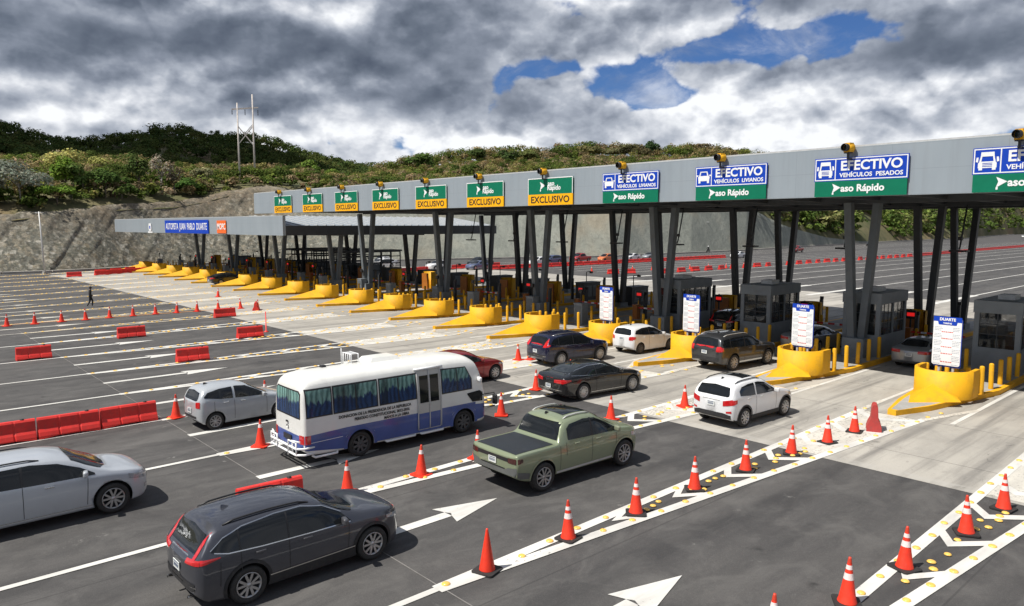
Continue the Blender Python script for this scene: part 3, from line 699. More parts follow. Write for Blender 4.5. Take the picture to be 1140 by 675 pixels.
IT = [ # px, off, h, r, leaves, size, colour, name, label
 (75, 34, 7.2, 4.4, 1500, .26, (.22, .22, .075), 'flowering_tree', 'yellow flowering tree with a broad crown on the left hillside', 'tree'),
 (112, 26, 5.2, 3.4, 1100, .25, (.18, .19, .06), 'flowering_tree', 'smaller yellow-green flowering tree just right of the broad yellow one', 'tree'),
 (28, 6, 7.5, 5.6, 2200, .22, (.12, .14, .11), 'silvery_tree', 'wide silvery grey-green tree above the rock cut at far left', 'tree'),
 (-6, 7, 8, 4.5, 1200, .27, (.11, .13, .10), 'silvery_tree', 'silvery grey-green tree cut by the left frame edge', 'tree'),
 (78, 11, 6.8, 2.8, 1300, .25, (.085, .14, .022), 'broadleaf_tree', 'bright green tree beneath the yellow flowering trees', 'tree'),
 (68, 4, 3.6, 2.8, 900, .24, (.08, .14, .022), 'broadleaf_tree', 'low bright green tree at the lip of the rock cut, left', 'tree'),
 (98, 8, 6.5, 3.0, 1000, .3, (.060, .095, .025), 'broadleaf_tree', 'mid green tree right of the bright green one', 'tree'),
 (122, 6, 6.0, 3.0, 900, .3, (.045, .080, .020), 'broadleaf_tree', 'deep green tree above the rock cut between two brown ones', 'tree'),
 (140, 5, 4.2, 2.6, 900, .24, (.05, .085, .020), 'broadleaf_tree', 'fresh green bushy tree at the edge of the rock cut', 'tree'),
 (160, 8, 8.0, 2.2, 700, .3, (.050, .075, .022), 'broadleaf_tree', 'tall narrow dark green tree among bare stems', 'tree'),
 (184, 9, 8.2, 2.4, 350, .26, (.17, .155, .12), 'bare_tree', 'nearly leafless grey-brown tree left of the blue sign', 'tree'),
 (198, 8, 6.6, 2.2, 400, .26, (.10, .085, .055), 'bare_tree', 'brown half-bare tree behind the blue sign', 'tree'),
 (214, 5, 3.6, 3.0, 1000, .24, (.045, .09, .020), 'broadleaf_tree', 'low rounded green tree behind the orange emblem', 'tree'),
 (228, 10, 5.0, 2.6, 800, .3, (.13, .135, .07), 'broadleaf_tree', 'pale olive tree left of the power pole', 'tree'),
 (349, 60, 6.5, 3.6, 1200, .34, (.08, .13, .025), 'broadleaf_tree', 'bright green tree above the left end of the long canopy', 'tree'),
 (378, 55, 5.8, 3.4, 1100, .34, (.075, .12, .022), 'broadleaf_tree', 'bright green tree above the third exclusive sign from the left', 'tree'),
 (470, 130, 8.5, 6.4, 1300, .55, (.040, .070, .018), 'broadleaf_tree', 'dark green rounded tree crowning the treeline at centre left', 'tree'),
 (535, 135, 8, 4.6, 1000, .5, (.038, .060, .018), 'broadleaf_tree', 'dark drooping tree behind the sixth exclusive sign', 'tree'),
 (566, 130, 8, 4.2, 900, .5, (.030, .050, .016), 'palm_like_tree', 'dark feathery tree standing on the treeline behind the canopy', 'tree'),
 (585, 150, 7.5, 8.5, 1500, .55, (.060, .075, .025), 'umbrella_tree', 'broad flat-crowned tree above the sign row centre', 'tree'),
 (656, 120, 8.5, 7.5, 1600, .5, (.085, .085, .035), 'umbrella_tree', 'tall spreading tree left of the first blue cash sign', 'tree'),
 (686, 118, 8.2, 8.5, 1600, .5, (.080, .082, .040), 'umbrella_tree', 'wide spreading grey-green tree above the first blue cash sign', 'tree'),
 (724, 122, 9.5, 3.2, 900, .5, (.030, .055, .022), 'broadleaf_tree', 'dark upright tree standing above the canopy between the blue signs', 'tree'),
 (712, 120, 8, 4.4, 900, .45, (.100, .090, .045), 'broadleaf_tree', 'olive brown tree left of the dark upright one', 'tree'),
 (772, 140, 6.6, 11.5, 1900, .5, (.095, .085, .050), 'umbrella_tree', 'low flat umbrella crown just above the canopy behind the second blue sign', 'tree'),
 (812, 150, 6.8, 8.5, 1300, .5, (.100, .090, .055), 'umbrella_tree', 'last flat umbrella crown at the right end of the treeline', 'tree'),
]
for i, (px, off, h, r, n, ls, col, nm, lb, ct) in enumerate(IT):
    limb_tree(nm, lb, ct, px, off, h, r, n, ls, col, 'trees standing out of the hillside forest', flat=(nm == 'umbrella_tree'), seed=100+i, trunkmat='barkpale' if 'bare' in nm or 'silver' in nm else 'bark')

# a cumulus high over the ridge: its shadow darkens the far left hill
mb = MB(); g = random.Random(3)
def cloud_obj(name, c, blobs_, label):
    bm = bmesh.new()
    for (dx, dy, dz, sx, sy, sz) in blobs_:
        m = Matrix.Translation((dx, dy, dz)) @ Matrix.Diagonal((sx, sy, sz, 1)); bmesh.ops.create_icosphere(bm, subdivisions=3, radius=1, matrix=m)
    for v in bm.verts:
        n = vnoise(v.co.x/22+v.co.z/17, v.co.y/22, 8)-.5; v.co += v.co.normalized()*n*14
    me = bpy.data.meshes.new(name); bm.to_mesh(me); bm.free(); me.materials.append(simple('cloud_white', (.8, .8, .82), 1.0))
    o = bpy.data.objects.new(name, me); COL.objects.link(o); o.location = c
    for p in me.polygons: p.use_smooth = True
    tag(o, label, 'cloud', kind='structure'); return o
cloud_obj('cloud', (-412-62, 66-232, 432), [(0, 0, 0, 128, 140, 24), (-60, -60, 10, 90, 90, 26), (50, 60, 6, 62, 66, 20), (-90, 70, 5, 80, 70, 22), (40, -80, 8, 75, 70, 22)], 'broad white cumulus cloud over the high ridge')

# ================================================================== toll canopies
F0 = 31.67
def text_mesh(s, size, mat, parent, name='lettering', font_w=1.0, loc=(0, 0, 0), side='front', ext=.006, align='CENTER', bold=0.0, name_o=None):
    cu = bpy.data.curves.new('t', 'FONT'); cu.body = s; cu.size = size; cu.align_x = align; cu.align_y = 'CENTER'; cu.extrude = ext; cu.offset = bold; cu.resolution_u = 3
    tmp = bpy.data.objects.new('t', cu); COL.objects.link(tmp)
    dg = bpy.context.evaluated_depsgraph_get(); me = bpy.data.meshes.new_from_object(tmp.evaluated_get(dg))
    bpy.data.objects.remove(tmp); bpy.data.curves.remove(cu)
    me.transform(Matrix.Diagonal((font_w, 1, 1, 1)))
    if side == 'front': R_ = Matrix.Rotation(math.pi/2, 4, 'X')
    else: R_ = Matrix.Rotation(math.pi/2, 4, 'Z') @ Matrix.Rotation(math.pi/2, 4, 'X')
    me.transform(R_)
    me.materials.clear(); me.materials.append(mat); me.name = name
    o = bpy.data.objects.new(name, me); COL.objects.link(o); o.location = loc
    if parent: o.parent = parent
    return o

def vcol(mb, x, y, z0, z1, spread=.88, w=.36, d=.40):
    mb.beam((x-.20, y-.12, z0), (x-spread/2-.10, y-.45, z1), w, d, up=(0, 1, 0)); mb.beam((x+.20, y+.12, z0), (x+spread/2+.10, y+.45, z1), w, d, up=(0, 1, 0))
def canopy(name, label, x0, x1, zb, zt, yr, xcols, ycols, bases, gable=False):
    c = thing(name, label, 'toll canopy', ((x0+x1)/2, F0, 0)); ox, oy = c.location.x, c.location.y
    def L(mb, nm, mat, **k):
        o = mb.build(nm, mat, c, **k); o.location = (-ox, -oy, 0); return o
    mb = MB(); mb.box(x0, x1, F0, F0+.30, zb, zt); L(mb, 'fascia', M['fascia'])
    mb = MB(); mb.box(x0+.05, x1-.05, F0+.05, F0+.5, zt+.004, zt+.07); L(mb, 'coping', M['galv'])
    if gable:
        xm = (x0+x1)/2; W_ = 9
        mb = MB()      # sheet roof rising inwards from the side beam
        mb.add([(x1-.2, F0+.32, zb+.98), (x1-.2, yr, zb+.98), (x1-W_, yr, zt+.12), (x1-W_, F0+.32, zt+.12), (x0+W_, F0+.32, zt+.12), (x0+W_, yr, zt+.12), (x0+.2, yr, zb+.98), (x0+.2, F0+.32, zb+.98)],
               [(0, 1, 2, 3), (3, 2, 5, 4), (4, 5, 6, 7)]); L(mb, 'roof', M['roofw'])
        mb = MB()
        for y in np.arange(F0+1, yr, .95): mb.beam((x1-.25, y, zb+1.03), (x1-W_, y, zt+.16), .10, .07)
        L(mb, 'roof_rib', M['galv'])
        mb = MB(); mb.box(x1-.25, x1, F0+.305, yr, zb, zb+.97); mb.box(x0, x0+.25, F0+.305, yr, zb, zb+.97); mb.box(x0+.255, x1-.255, yr-.3, yr, zb, zb+.97); L(mb, 'edge_beam', M['steel2'])
    else:
        x0 += 9.6; mb = MB(); mb.box(x0+.1, x1-.1, F0+.305, yr, zb+.35, zb+.75); L(mb, 'roof', M['roofw'])
        mb = MB(); mb.box(x0, x0+.25, F0+.305, yr, zb+.003, zb+.9); mb.box(x0+.255, x1, yr-.3, yr, zb-.05, zb+.9); L(mb, 'edge_beam', M['steel2'])
    # underside frame
    mb = MB()
    for x in np.arange(x0+1.5, x1, 3.04): mb.beam((x, F0+.35, zb+.18), (x, yr-.35, zb+.18), .16, .30)
    for y in ycols: mb.box(x0+.3, x1-.3, y-.17, y+.17, zb-.10, zb+.30)
    L(mb, 'roof_truss', M['steel2'])
    for x in xcols:
        for j, y in enumerate(ycols):
            mb = MB(); hb = 1.15 if j == 0 else .5
            vcol(mb, x, y, hb, zb-.06); L(mb, 'column', M['steel'] if j == 0 else M['steel2'])
            mb = MB(); mb.box(x-.55, x+.55, y-.5, y+.5, .18, hb+.05); L(mb, 'column_base', M['pedestal'])
    return c
xi = XI[1:]
main = canopy('toll_canopy', 'long grey canopy carrying the green, yellow and blue lane signs on leaning steel columns', -75.1, 9.5, 8.22, 10.28, 57.5,
              [2.2, xi[1], xi[3], xi[5], xi[7], xi[9]], [38.8, 48.2, 54.6], None)
left = canopy('toll_canopy', 'lower grey canopy at far left with the blue motorway name sign', -129, -68.5, 6.02, 7.92, 59.2,
              [xi[10], xi[12], xi[14]-1, xi[16]], [38.8, 48.5], None, gable=True)

# ---- signs on the fascia -----------------------------------------
def car_icon(mb, cx_, cz, s):
    y = 0
    def P(pts): mb.add([(cx_+x*s, y, cz+z*s) for x, z in pts], [tuple(range(len(pts)))])
    P([(-.46, -.30), (.46, -.30), (.50, -.02), (.40, .08), (-.40, .08), (-.50, -.02)])
    P([(-.40, .08), (-.30, .08), (-.22, .34), (-.30, .40)]); P([(.40, .08), (.30, .40), (.22, .34), (.30, .08)][::1]); P([(-.30, .40), (-.22, .33), (.22, .33), (.30, .40)])
    P([(-.46, -.30), (-.46, -.46), (-.28, -.46), (-.28, -.30)][::-1]); P([(.28, -.30), (.28, -.46), (.46, -.46), (.46, -.30)][::-1])
    P([(-.62, .06), (-.50, .02), (-.46, .14), (-.60, .16)]); P([(.62, .06), (.60, .16), (.46, .14), (.50, .02)])
def truck_icon(mb, cx_, cz, s):
    def P(pts): mb.add([(cx_+x*s, 0, cz+z*s) for x, z in pts], [tuple(range(len(pts)))])
    P([(-.34, .26), (.34, .26), (.32, .50), (-.32, .50)]); P([(-.34, .26), (-.40, -.02), (-.30, -.02), (-.26, .26)]); P([(.34, .26), (.26, .26), (.30, -.02), (.40, -.02)])
    P([(-.46, -.38), (.46, -.38), (.46, -.12), (.38, -.02), (-.38, -.02), (-.46, -.12)])
    P([(-.42, -.38), (-.42, -.50), (-.24, -.50), (-.24, -.38)][::-1]); P([(.24, -.38), (.24, -.50), (.42, -.50), (.42, -.38)][::-1])
    P([(-.58, -.02), (-.46, -.06), (-.44, .22), (-.54, .22)]); P([(.58, -.02), (.54, .22), (.44, .22), (.46, -.06)])
SW = 3.78; SZ0, SZM, SZ1 = 8.23, 8.885, 9.86
proto = {}
def plate(x0, x1, z0, z1, d, r=.0): 
    mb = MB(); mb.box(x0, x1, -d, -.002, z0, z1); return mb
def logo_p(mb, x, z, s):
    """white play-arrow mark standing for the P"""
    mb.add([(x-.5*s, 0, z-.55*s), (x+.55*s, 0, z+.1*s), (x-.5*s, 0, z+.62*s), (x-.28*s, 0, z+.1*s)], [(0, 1, 2, 3)])
    mb.add([(x-.5*s, 0, z-.75*s), (x-.30*s, 0, z-.75*s), (x-.30*s, 0, z-.40*s), (x-.5*s, 0, z-.50*s)], [(0, 1, 2, 3)])
def make_sign(kind):
    h = SZ1-SZ0; m = SZM-SZ0; w = SW/2
    t_ = thing('lane_sign', 'x', 'road sign', (0, F0-.06, SZ0))
    if kind == 'ex':
        a = MB(); a.box(-w, w, -.05, 0, m, h); a.build('green_panel', M['green'], t_)
        e = MB(); 
        for b in ((-w, w, h-.05, h), (-w, -w+.045, m, h-.05), (w-.045, w, m, h-.05)): e.box(b[0], b[1], -.056, -.0505, b[2], b[3])
        e.build('border', M['white'], t_)
        a = MB(); a.box(-w, w, -.05, 0, 0, m-.003); a.build('exclusive_panel', M['signy'], t_)
        text_mesh('EXCLUSIVO', .56, M['black'], t_, loc=(0, -.056, m*.48), font_w=1.12, bold=.008)
        lg = MB(); logo_p(lg, -.62, h*.70, .42); o = lg.build('logo', M['white'], t_); o.location = (0, -.058, 0)
        text_mesh('aso', .40, M['white'], t_, loc=(.12, -.056, h*.78), bold=.010, align='CENTER'); text_mesh('Rápido', .40, M['white'], t_, loc=(.36, -.056, h*.62), bold=.010)
    else:
        a = MB(); a.box(-w, w, -.05, 0, 0, m-.003); a.build('green_panel', M['green'], t_)
        a = MB(); a.box(-w-.03, w+.03, -.05, 0, m, h); a.build('blue_panel', M['blue'], t_)
        e = MB()
        for b in ((-w, w, h-.07, h-.03), (-w, w, m+.03, m+.07), (-w, -w+.04, m+.07, h-.07), (w-.04, w, m+.07, h-.07), (-w+.86, -w+.90, m+.07, h-.07)): e.box(b[0], b[1], -.056, -.0505, b[2], b[3])
        e.build('border', M['white'], t_)
        ic = MB(); (car_icon if kind == 'car' else truck_icon)(ic, -w+.45, (m+h)/2, .66); o = ic.build('pictogram', M['white'], t_); o.location = (0, -.058, 0)
        if kind == 'truck':
            ic = MB(); 
            for q in range(3): ic.box(-w+.45-.16, -w+.45+.16, -.064, -.060, (m+h)/2-.20+q*.055, (m+h)/2-.18+q*.055)
            ic.build('grille_marks', M['blue'], t_)
        text_mesh('EFECTIVO', .55, M['white'], t_, loc=(.45, -.056, m+.61), font_w=1.02, bold=.016)
        text_mesh('VEHÍCULOS  '+('LIVIANOS' if kind == 'car' else 'PESADOS'), .245, M['white'], t_, loc=(.45, -.056, m+.23), font_w=1.04, bold=.006)
        lg = MB(); logo_p(lg, -.95, m*.52, .34); o = lg.build('logo', M['white'], t_); o.location = (0, -.058, 0)
        text_mesh('aso Rápido', .40, M['white'], t_, loc=(.14, -.056, m*.50), bold=.012)
    return t_
order = ['first', 'second', 'third', 'fourth', 'fifth', 'sixth', 'seventh']
protos = {k: None for k in ('ex', 'car', 'truck')}
for k in range(11):
    kind = 'truck' if k <= 1 else 'car' if k <= 3 else 'ex'
    cx_ = -9.17+SW/2-6.085*k
    if kind == 'ex': lb = 'green Paso Rápido sign over yellow EXCLUSIVO, %s from the left on the long canopy' % order[10-k]
    elif kind == 'car': lb = 'blue EFECTIVO light-vehicles sign, car pictogram, ' + ('nearest the EXCLUSIVO signs' if k == 3 else 'beside the heavy-vehicles sign')
    else: lb = 'blue EFECTIVO heavy-vehicles sign with truck pictogram, ' + ('fully in view' if k == 1 else 'cut by the right edge of the photo')
    if protos[kind] is None:
        o = make_sign(kind); protos[kind] = (o, capture(o)); o.location = (cx_, F0-.06, SZ0); o['label'] = lb
    else:
        s_, tr = protos[kind]; o = dup(s_, tr, (cx_, F0-.06, SZ0), label=lb)
    o['group'] = 'lane signs on the long canopy'
# signal lamps
def make_signal():
    t_ = thing('lane_signal', 'x', 'signal lamp', (0, 0, 0))
    mb = MB(); mb.box(-.19, .19, -.12, .22, -.24, .24, .02); mb.lathe([(.0, -.121), (.21, -.12), (.235, .05), (.235, .26), (.17, .34), (0, .35)], n=18, axis='Y'); mb.build('housing', M['yellow'], t_)
    mb = MB(); mb.lathe([(.175, -.34), (.195, -.34), (.20, -.12), (.18, -.12)], n=18, axis='Y'); mb.build('visor', M['black'], t_)
    mb = MB(); mb.lathe([(.0, -.16), (.10, -.15), (.17, -.125)], n=18, axis='Y'); mb.build('lens', simple('signal_lens', (.03, .04, .035), .15) if 'lens' not in M else M['lens'], t_)
    mb = MB(); mb.box(-.05, .05, -.02, .06, -.62, -.24); mb.box(-.05, .05, .06, .50, -.62, -.54); mb.box(-.17, .17, -.10, .16, -.30, -.245); mb.build('bracket', M['black'], t_)
    return t_
sg = make_signal(); sgt = capture(sg)
for k in range(11):
    cx_ = -7.45-6.085*k; L_ = (cx_-.25, F0-.32, 10.24)
    lb = 'yellow signal lamp with black visor above the ' + (('%s EXCLUSIVO sign from the left' % order[10-k]) if k > 3 else ['heavy-vehicles sign cut by the right edge', 'heavy-vehicles sign fully in view', 'light-vehicles sign beside the heavy-vehicles one', 'leftmost blue light-vehicles sign'][k])
    if k == 0: o = sg; o.location = L_; o['label'] = lb; o['group'] = 'signal lamps above the lane signs'; o.scale = (.8, .8, .8); o.rotation_euler = (0, 0, rad(-12))
    else: dup(sg, sgt, L_, rz=rad(random.uniform(-18, -8)), label=lb, group='signal lamps above the lane signs').scale = (.8, .8, .8)
# signs of the left canopy
t_ = thing('name_sign', 'blue AUTOPISTA JUAN PABLO DUARTE sign with white capitals', 'road sign', (-96.0, F0-.06, 6.05))
mb = MB(); mb.box(-7.9, 7.9, -.06, 0, 0, 1.62); mb.build('panel', M['blue'], t_)
text_mesh('AUTOPISTA  JUAN  PABLO  DUARTE', 1.15, M['white'], t_, loc=(0, -.07, .80), font_w=.80, bold=.012)
t_ = thing('emblem_sign', 'small orange ministry emblem reading MOPC', 'emblem', (-84.1, F0-.06, 6.85))
mb = MB(); mb.box(-1.35, 1.35, -.05, 0, -.72, .72, 0); mb.build('panel', M['orange_sign'], t_)
text_mesh('MOPC', .95, M['white'], t_, loc=(0, -.06, 0), font_w=.92, bold=.02)
t_ = thing('crest_sign', 'small white and blue crest left of the motorway name sign', 'emblem', (-110.5, F0-.06, 6.6))
mb = MB(); mb.poly([(-.45, -.05), (.45, -.05), (.62, .35), (.5, 1.0), (-.5, 1.0), (-.62, .35)], 0, .05); o = mb.build('shield', M['white'], t_); o.rotation_euler = (math.pi/2, 0, 0); o.location = (0, 0, -.3)
mb = MB(); mb.box(-.22, .22, -.07, -.055, -.05, .35); mb.build('centre', M['blue'], t_)
mb = MB(); mb.box(-1.0, 1.0, -.04, 0, -.62, -.42); mb.build('ribbon', M['white'], t_)

# ================================================================== toll islands
def island_label(i):
    if i == 0: return 'rightmost island outside the right edge'
    if i == 1: return 'island with the nearest tariff board'
    n = ['second', 'third', 'fourth', 'fifth', 'sixth', 'seventh', 'eighth', 'ninth', 'tenth', 'eleventh', 'twelfth', 'thirteenth', 'fourteenth', 'fifteenth', 'sixteenth', 'seventeenth', 'eighteenth', 'last']
    return n[i-2] + ' island counted from the right edge'
def make_island():
    t_ = thing('toll_island', 'x', 'traffic island', (0, 0, 0))
    hw_ = 1.30
    out = [(-.55, -3.1), (-.25, -3.1), (.35, -1.4), (hw_, 3.6), (hw_, 26), (.3, 29), (-.3, 29), (-hw_, 26), (-hw_, 2.4), (-.95, -1.0)]
    inn = [(x*.84, y+.12 if y < 0 else y-.1) for x, y in out]
    mb = MB(); n = len(out)
    mb.add([(x, y, 0) for x, y in out]+[(x, y, .20) for x, y in out], [(i, (i+1) % n, n+(i+1) % n, n+i) for i in range(n)])
    mb.add([(x, y, .20) for x, y in out]+[(x, y, .206) for x, y in inn], [(i, (i+1) % n, n+(i+1) % n, n+i) for i in range(n)])
    mb.build('kerb', M['yellow'], t_)
    mb = MB(); mb.add([(x, y, .2058) for x, y in inn], [tuple(range(n))]); mb.build('deck', M['yellow_top'], t_)
    # crash drum: open half cylinder, thick wall
    mb = MB(); mb.lathe([(1.06, .2), (1.06, 1.30), (.92, 1.30), (.92, .2)], c=(0, 1.05, 0), n=26, a0=math.pi*.98, a1=math.pi*2.02)
    mb.box(.90, 1.06, 1.0, 1.75, .2, 1.30); mb.box(-1.06, -.90, 1.0, 1.75, .2, 1.30)
    mb.smooth = False; o = mb.build('crash_drum', M['yellow'], t_)
    # nose ramp, a low pyramid leaning on the drum
    mb = MB(); mb.add([(-.50, -2.75, .206), (1.02, .25, .206), (-1.04, .45, .206), (-.10, .06, .92), (-.02, .9, .92)], [(0, 1, 3), (0, 3, 2), (1, 4, 3), (3, 4, 2)]); mb.build('nose_ramp', M['yellow'], t_)
    return t_
isl = make_island(); islt = capture(isl)
YF = [31.45, 31.45, 31.75, 32.0, 32.3, 32.2, 32.3, 32.6, 32.8, 33.0, 33.2, 33.4, 33.6, 33.7, 33.8, 33.9, 34.0, 34.0, 34.1, 34.2]
for i, x in enumerate(XI):
    lb = 'yellow kerbed island with crash drum, ' + island_label(i)
    if i == 0: o = isl; o.location = (x, YF[i], 0); o['label'] = lb; o['group'] = 'toll islands'
    else: o = dup(isl, islt, (x, YF[i], 0), label=lb, group='toll islands')
    if 1 <= i <= 3:
        for ch in kids_map()[o]:
            if ch.name.startswith('nose_ramp'):
                if i == 1:
                    q = MB(); q.add([(-.42, -1.45, .206), (.95, .10, .206), (-1.0, .40, .206), (-.05, .02, .80), (.0, .9, .80)], [(0, 1, 3), (0, 3, 2), (1, 4, 3), (3, 4, 2)]); short_ramp = q.mesh('nose_ramp'); short_ramp.materials.append(M['yellow'])
                ch.data = short_ramp
# bollards
mb = MB(); mb.lathe([(.095, 0), (.095, 1.04), (.075, 1.09), (0, 1.11)], n=12); bol_me = mb.mesh('bollard'); bol_me.materials.append(M['yellow'])
def bollard(x, y, i):
    o = bpy.data.objects.new('bollard', bol_me); COL.objects.link(o); o.location = (x, y, .2)
    s = random.uniform(.96, 1.04); o.scale = (1, 1, s); o.rotation_euler = (rad(random.uniform(-1, 1)), rad(random.uniform(-1, 1)), 0)
    tag(o, 'yellow bollard on the ' + island_label(i), 'bollard', 'yellow bollards on the ' + island_label(i))
nb = 0
for i, x in enumerate(XI):
    y0 = YF[i]
    if i <= 8:
        P = [(-.55, 2.1), (0, 2.2), (.55, 2.1)] + [(.98, 2.35+j*1.28) for j in range(5)] + [(-.98, 2.0+j*1.28) for j in range(5)] + [(.98, 12.5), (.98, 14), (-.98, 12.5), (.98, 19), (-.98, 19)]
    else:
        P = [(0, 2.2)] + [(.98, 2.3+j*1.7) for j in range(4)] + [(-.98, 2.0+j*1.7) for j in range(3)] + [(.98, 13), (.98, 18)]
    for (dx, dy) in P: bollard(x+dx, y0+dy, i); nb += 1
# booths
def make_booth():
    t_ = thing('toll_booth', 'x', 'toll booth', (0, 0, 0)); w, d = .95, 3.5
    mb = MB(); mb.box(-w, w, 0, d, .2, 1.25); mb.box(-w-.003, w+.003, -.003, d+.003, 1.25, 1.33)
    for (x0, x1, y0, y1) in ((-w, -w+.22, 0, .22), (w-.22, w, 0, .22), (-w, -w+.22, d-.22, d), (w-.22, w, d-.22, d), (w-.12, w, d*.5-.05, d*.5+.05), (-w, -w+.12, d*.5-.05, d*.5+.05)): mb.box(x0, x1, y0, y1, 1.33, 2.95)
    mb.build('wall', M['boothg'], t_)
    mb = MB(); mb.box(-w-.04, w+.04, -.04, d+.04, 2.95, 3.52); rf = mb.build('roof', M['boothg'], t_)
    mb = MB(); mb.box(-.35, .35, 1.2, 2.1, 3.52, 3.75); mb.build('air_conditioner', M['galv'], rf)
    gl = MB(); gl.box(-w+.23, w-.23, .06, .075, 1.33, 2.95); gl.build('window', M['boothglass'], t_)
    for s in (-1, 1):
        for (a, b) in ((.23, d*.5-.06), (d*.5+.06, d-.23)):
            gl = MB(); x = s*(w-.07); gl.box(x-.008, x+.008, a, b, 1.33, 2.95); gl.build('window', M['boothglass'], t_)
    fr = MB()
    for z in (1.95, 2.42): fr.box(-w+.23, w-.23, .03, .055, z, z+.035)
    fr.box(-.02, .02, .028, .053, 1.33, 2.95)
    for z in (1.95, 2.42): fr.box(w-.06, w-.03, .23, d-.23, z, z+.035)
    for y in (.62, 1.15, 2.4, 2.9): fr.box(w-.058, w-.028, y, y+.03, 1.33, 2.95)
    fr.build('window_frame', M['steel2'], t_)
    ins = MB(); ins.box(-.6, .5, 1.2, 1.9, 1.3, 1.62); ins.box(-.1, .3, 1.3, 1.5, 1.62, 2.02); ins.box(-.7, -.3, 2.5, 3.0, 1.3, 2.3); ins.build('desk', M['galv'], t_)
    return t_
m, t, b = newmat('booth_glass'); b.inputs['Base Color'].default_value = (.02, .025, .028, 1); b.inputs['Roughness'].default_value = .03; b.inputs['Alpha'].default_value = .55; M['boothglass'] = m
bt = make_booth(); btt = capture(bt)
for i, (k, y, lb) in enumerate(((0, 39.2, 'behind the bollards at the right edge of the photo'), (1, 39.2, 'cut by the right edge behind the nearest tariff board'), (2, 39.2, 'next to the silver sedan and the second tariff board'), (3, 39.5, 'beside the silver car behind the second tariff board'), (4, 39.4, 'farthest of the glazed booths, behind the third tariff board'))):
    lb = 'grey glazed toll booth ' + lb; L_ = (XI[k], y, 0)
    if i == 0: bt.location = L_; bt['label'] = lb; bt['group'] = 'toll booths'
    else: dup(bt, btt, L_, label=lb, group='toll booths')
# tariff boards
def make_board():
    t_ = thing('tariff_board', 'x', 'price board', (0, 0, 0))
    w, z0, z1 = .52, 1.42, 3.38; r = .09
    def rr_(x0, x1, z0_, z1_, r):
        pts = []
        for cx_, cz, a0 in ((x1-r, z0_+r, -90), (x1-r, z1_-r, 0), (x0+r, z1_-r, 90), (x0+r, z0_+r, 180)):
            for q in range(5): a = rad(a0+q*22.5); pts.append((cx_+r*math.cos(a), cz+r*math.sin(a)))
        return pts
    def slab(pts, y0, y1, nm, mat, par=t_):
        mb = MB(); n = len(pts)
        mb.add([(x, y0, z) for x, z in pts]+[(x, y1, z) for x, z in pts], [tuple(range(n)), tuple(range(2*n-1, n-1, -1))]+[(i, n+i, n+(i+1) % n, (i+1) % n) for i in range(n)])
        return mb.build(nm, mat, par)
    slab(rr_(-w, w, z0, z1-.02, r), -.03, .0, 'panel', M['white'])
    slab(rr_(-w+.02, w+.02, z0-.06, z1-.04, r), .003, .03, 'backing', M['blue'])
    slab([(-w, z1-.20), (w, z1-.20), (w, z1), (-w, z1)], -.036, -.031, 'header', M['blue'])
    slab([(-.33, z1-.33), (.33, z1-.33), (.36, z1-.20), (-.36, z1-.20)], -.0365, -.0315, 'header_tab', M['blue'])
    text_mesh('DUARTE', .155, M['white'], t_, loc=(0, -.040, z1-.11), bold=.006, font_w=1.0); text_mesh('TARIFAS', .085, M['white'], t_, loc=(0, -.041, z1-.265), bold=.003)
    g = random.Random(4); a = MB(); b_ = MB(); z = z1-.44
    while z > z0+.1:
        if int(z*10) % 3 == 0:
            x = -.20
            while x < .2: ww = g.uniform(.03, .09); b_.box(x, min(x+ww, .22), -.034, -.031, z, z+.034); x += ww+.02
            z -= .085
        for c in (-.34, .34):
            x = c-.13
            while x < c+.12: ww = g.uniform(.02, .07); a.box(x, x+ww, -.034, -.031, z, z+.018); x += ww+.015
        z -= .062
    a.build('small_print', simple('print_grey', (.25, .30, .36), .5), t_); b_.build('red_print', M['red'], t_)
    mb = MB(); mb.box(-.30, -.22, .031, .11, .2, z0+.4); mb.box(.22, .30, .031, .11, .2, z0+.4); mb.build('post', M['galv'], t_)
    return t_
tb = make_board(); tbt = capture(tb)
for i, (k, lb) in enumerate(((1, 'nearest the camera, on the rightmost drum in view'), (2, 'second, before the silver car'), (3, 'third from the right, behind the dark grey off-roader'), (4, 'leftmost, above the white hatchback'))):
    L_ = (XI[k]+.05, YF[k]+.95, 0); lb = 'white tariff board with blue DUARTE header, ' + lb
    if i == 0: tb.location = L_; tb['label'] = lb; tb['group'] = 'tariff boards'; tb.rotation_euler = (0, 0, rad(-4))
    else: dup(tb, tbt, L_, rz=rad(-4), label=lb, group='tariff boards')
# barrier gate, cabinet and rear guard on each island
def make_gate():
    t_ = thing('barrier_gate', 'x', 'barrier gate', (0, 0, 0))
    mb = MB(); mb.box(-.2, .2, -.2, .2, .2, 1.2); mb.box(-.22, .22, -.22, .22, 1.2, 1.26); mb.build('housing', M['orange_dark'], t_)
    mb = MB(); mb.box(.21, .29, -.05, .05, 1.0, 1.1); mb.box(.29, 2.9, -.035, .035, 1.0, 1.1); mb.build('arm', M['barrier'], t_)
    mb = MB(); 
    for x in (.7, 1.4, 2.1): mb.box(x, x+.3, -.038, .038, .998, 1.102)
    mb.build('arm_band', M['white'], t_)
    mb = MB(); mb.box(-.04, .04, .3, .38, .2, 2.3); mb.box(-.22, .30, .22, .29, 1.75, 2.25); mb.build('lane_light', M['black'], t_)
    mb = MB(); mb.box(-.16, .24, .212, .219, 1.9, 2.1); mb.build('lane_light_screen', M['ledred'], t_)
    return t_
M['orange_dark'] = simple('gate_orange', (.40, .13, .015), .5, dirt=.3)
M['ledred'] = simple('led_red', (.25, .01, .01), .3, emis=((.9, .02, .02), .55))
gt = make_gate(); gtt = capture(gt)
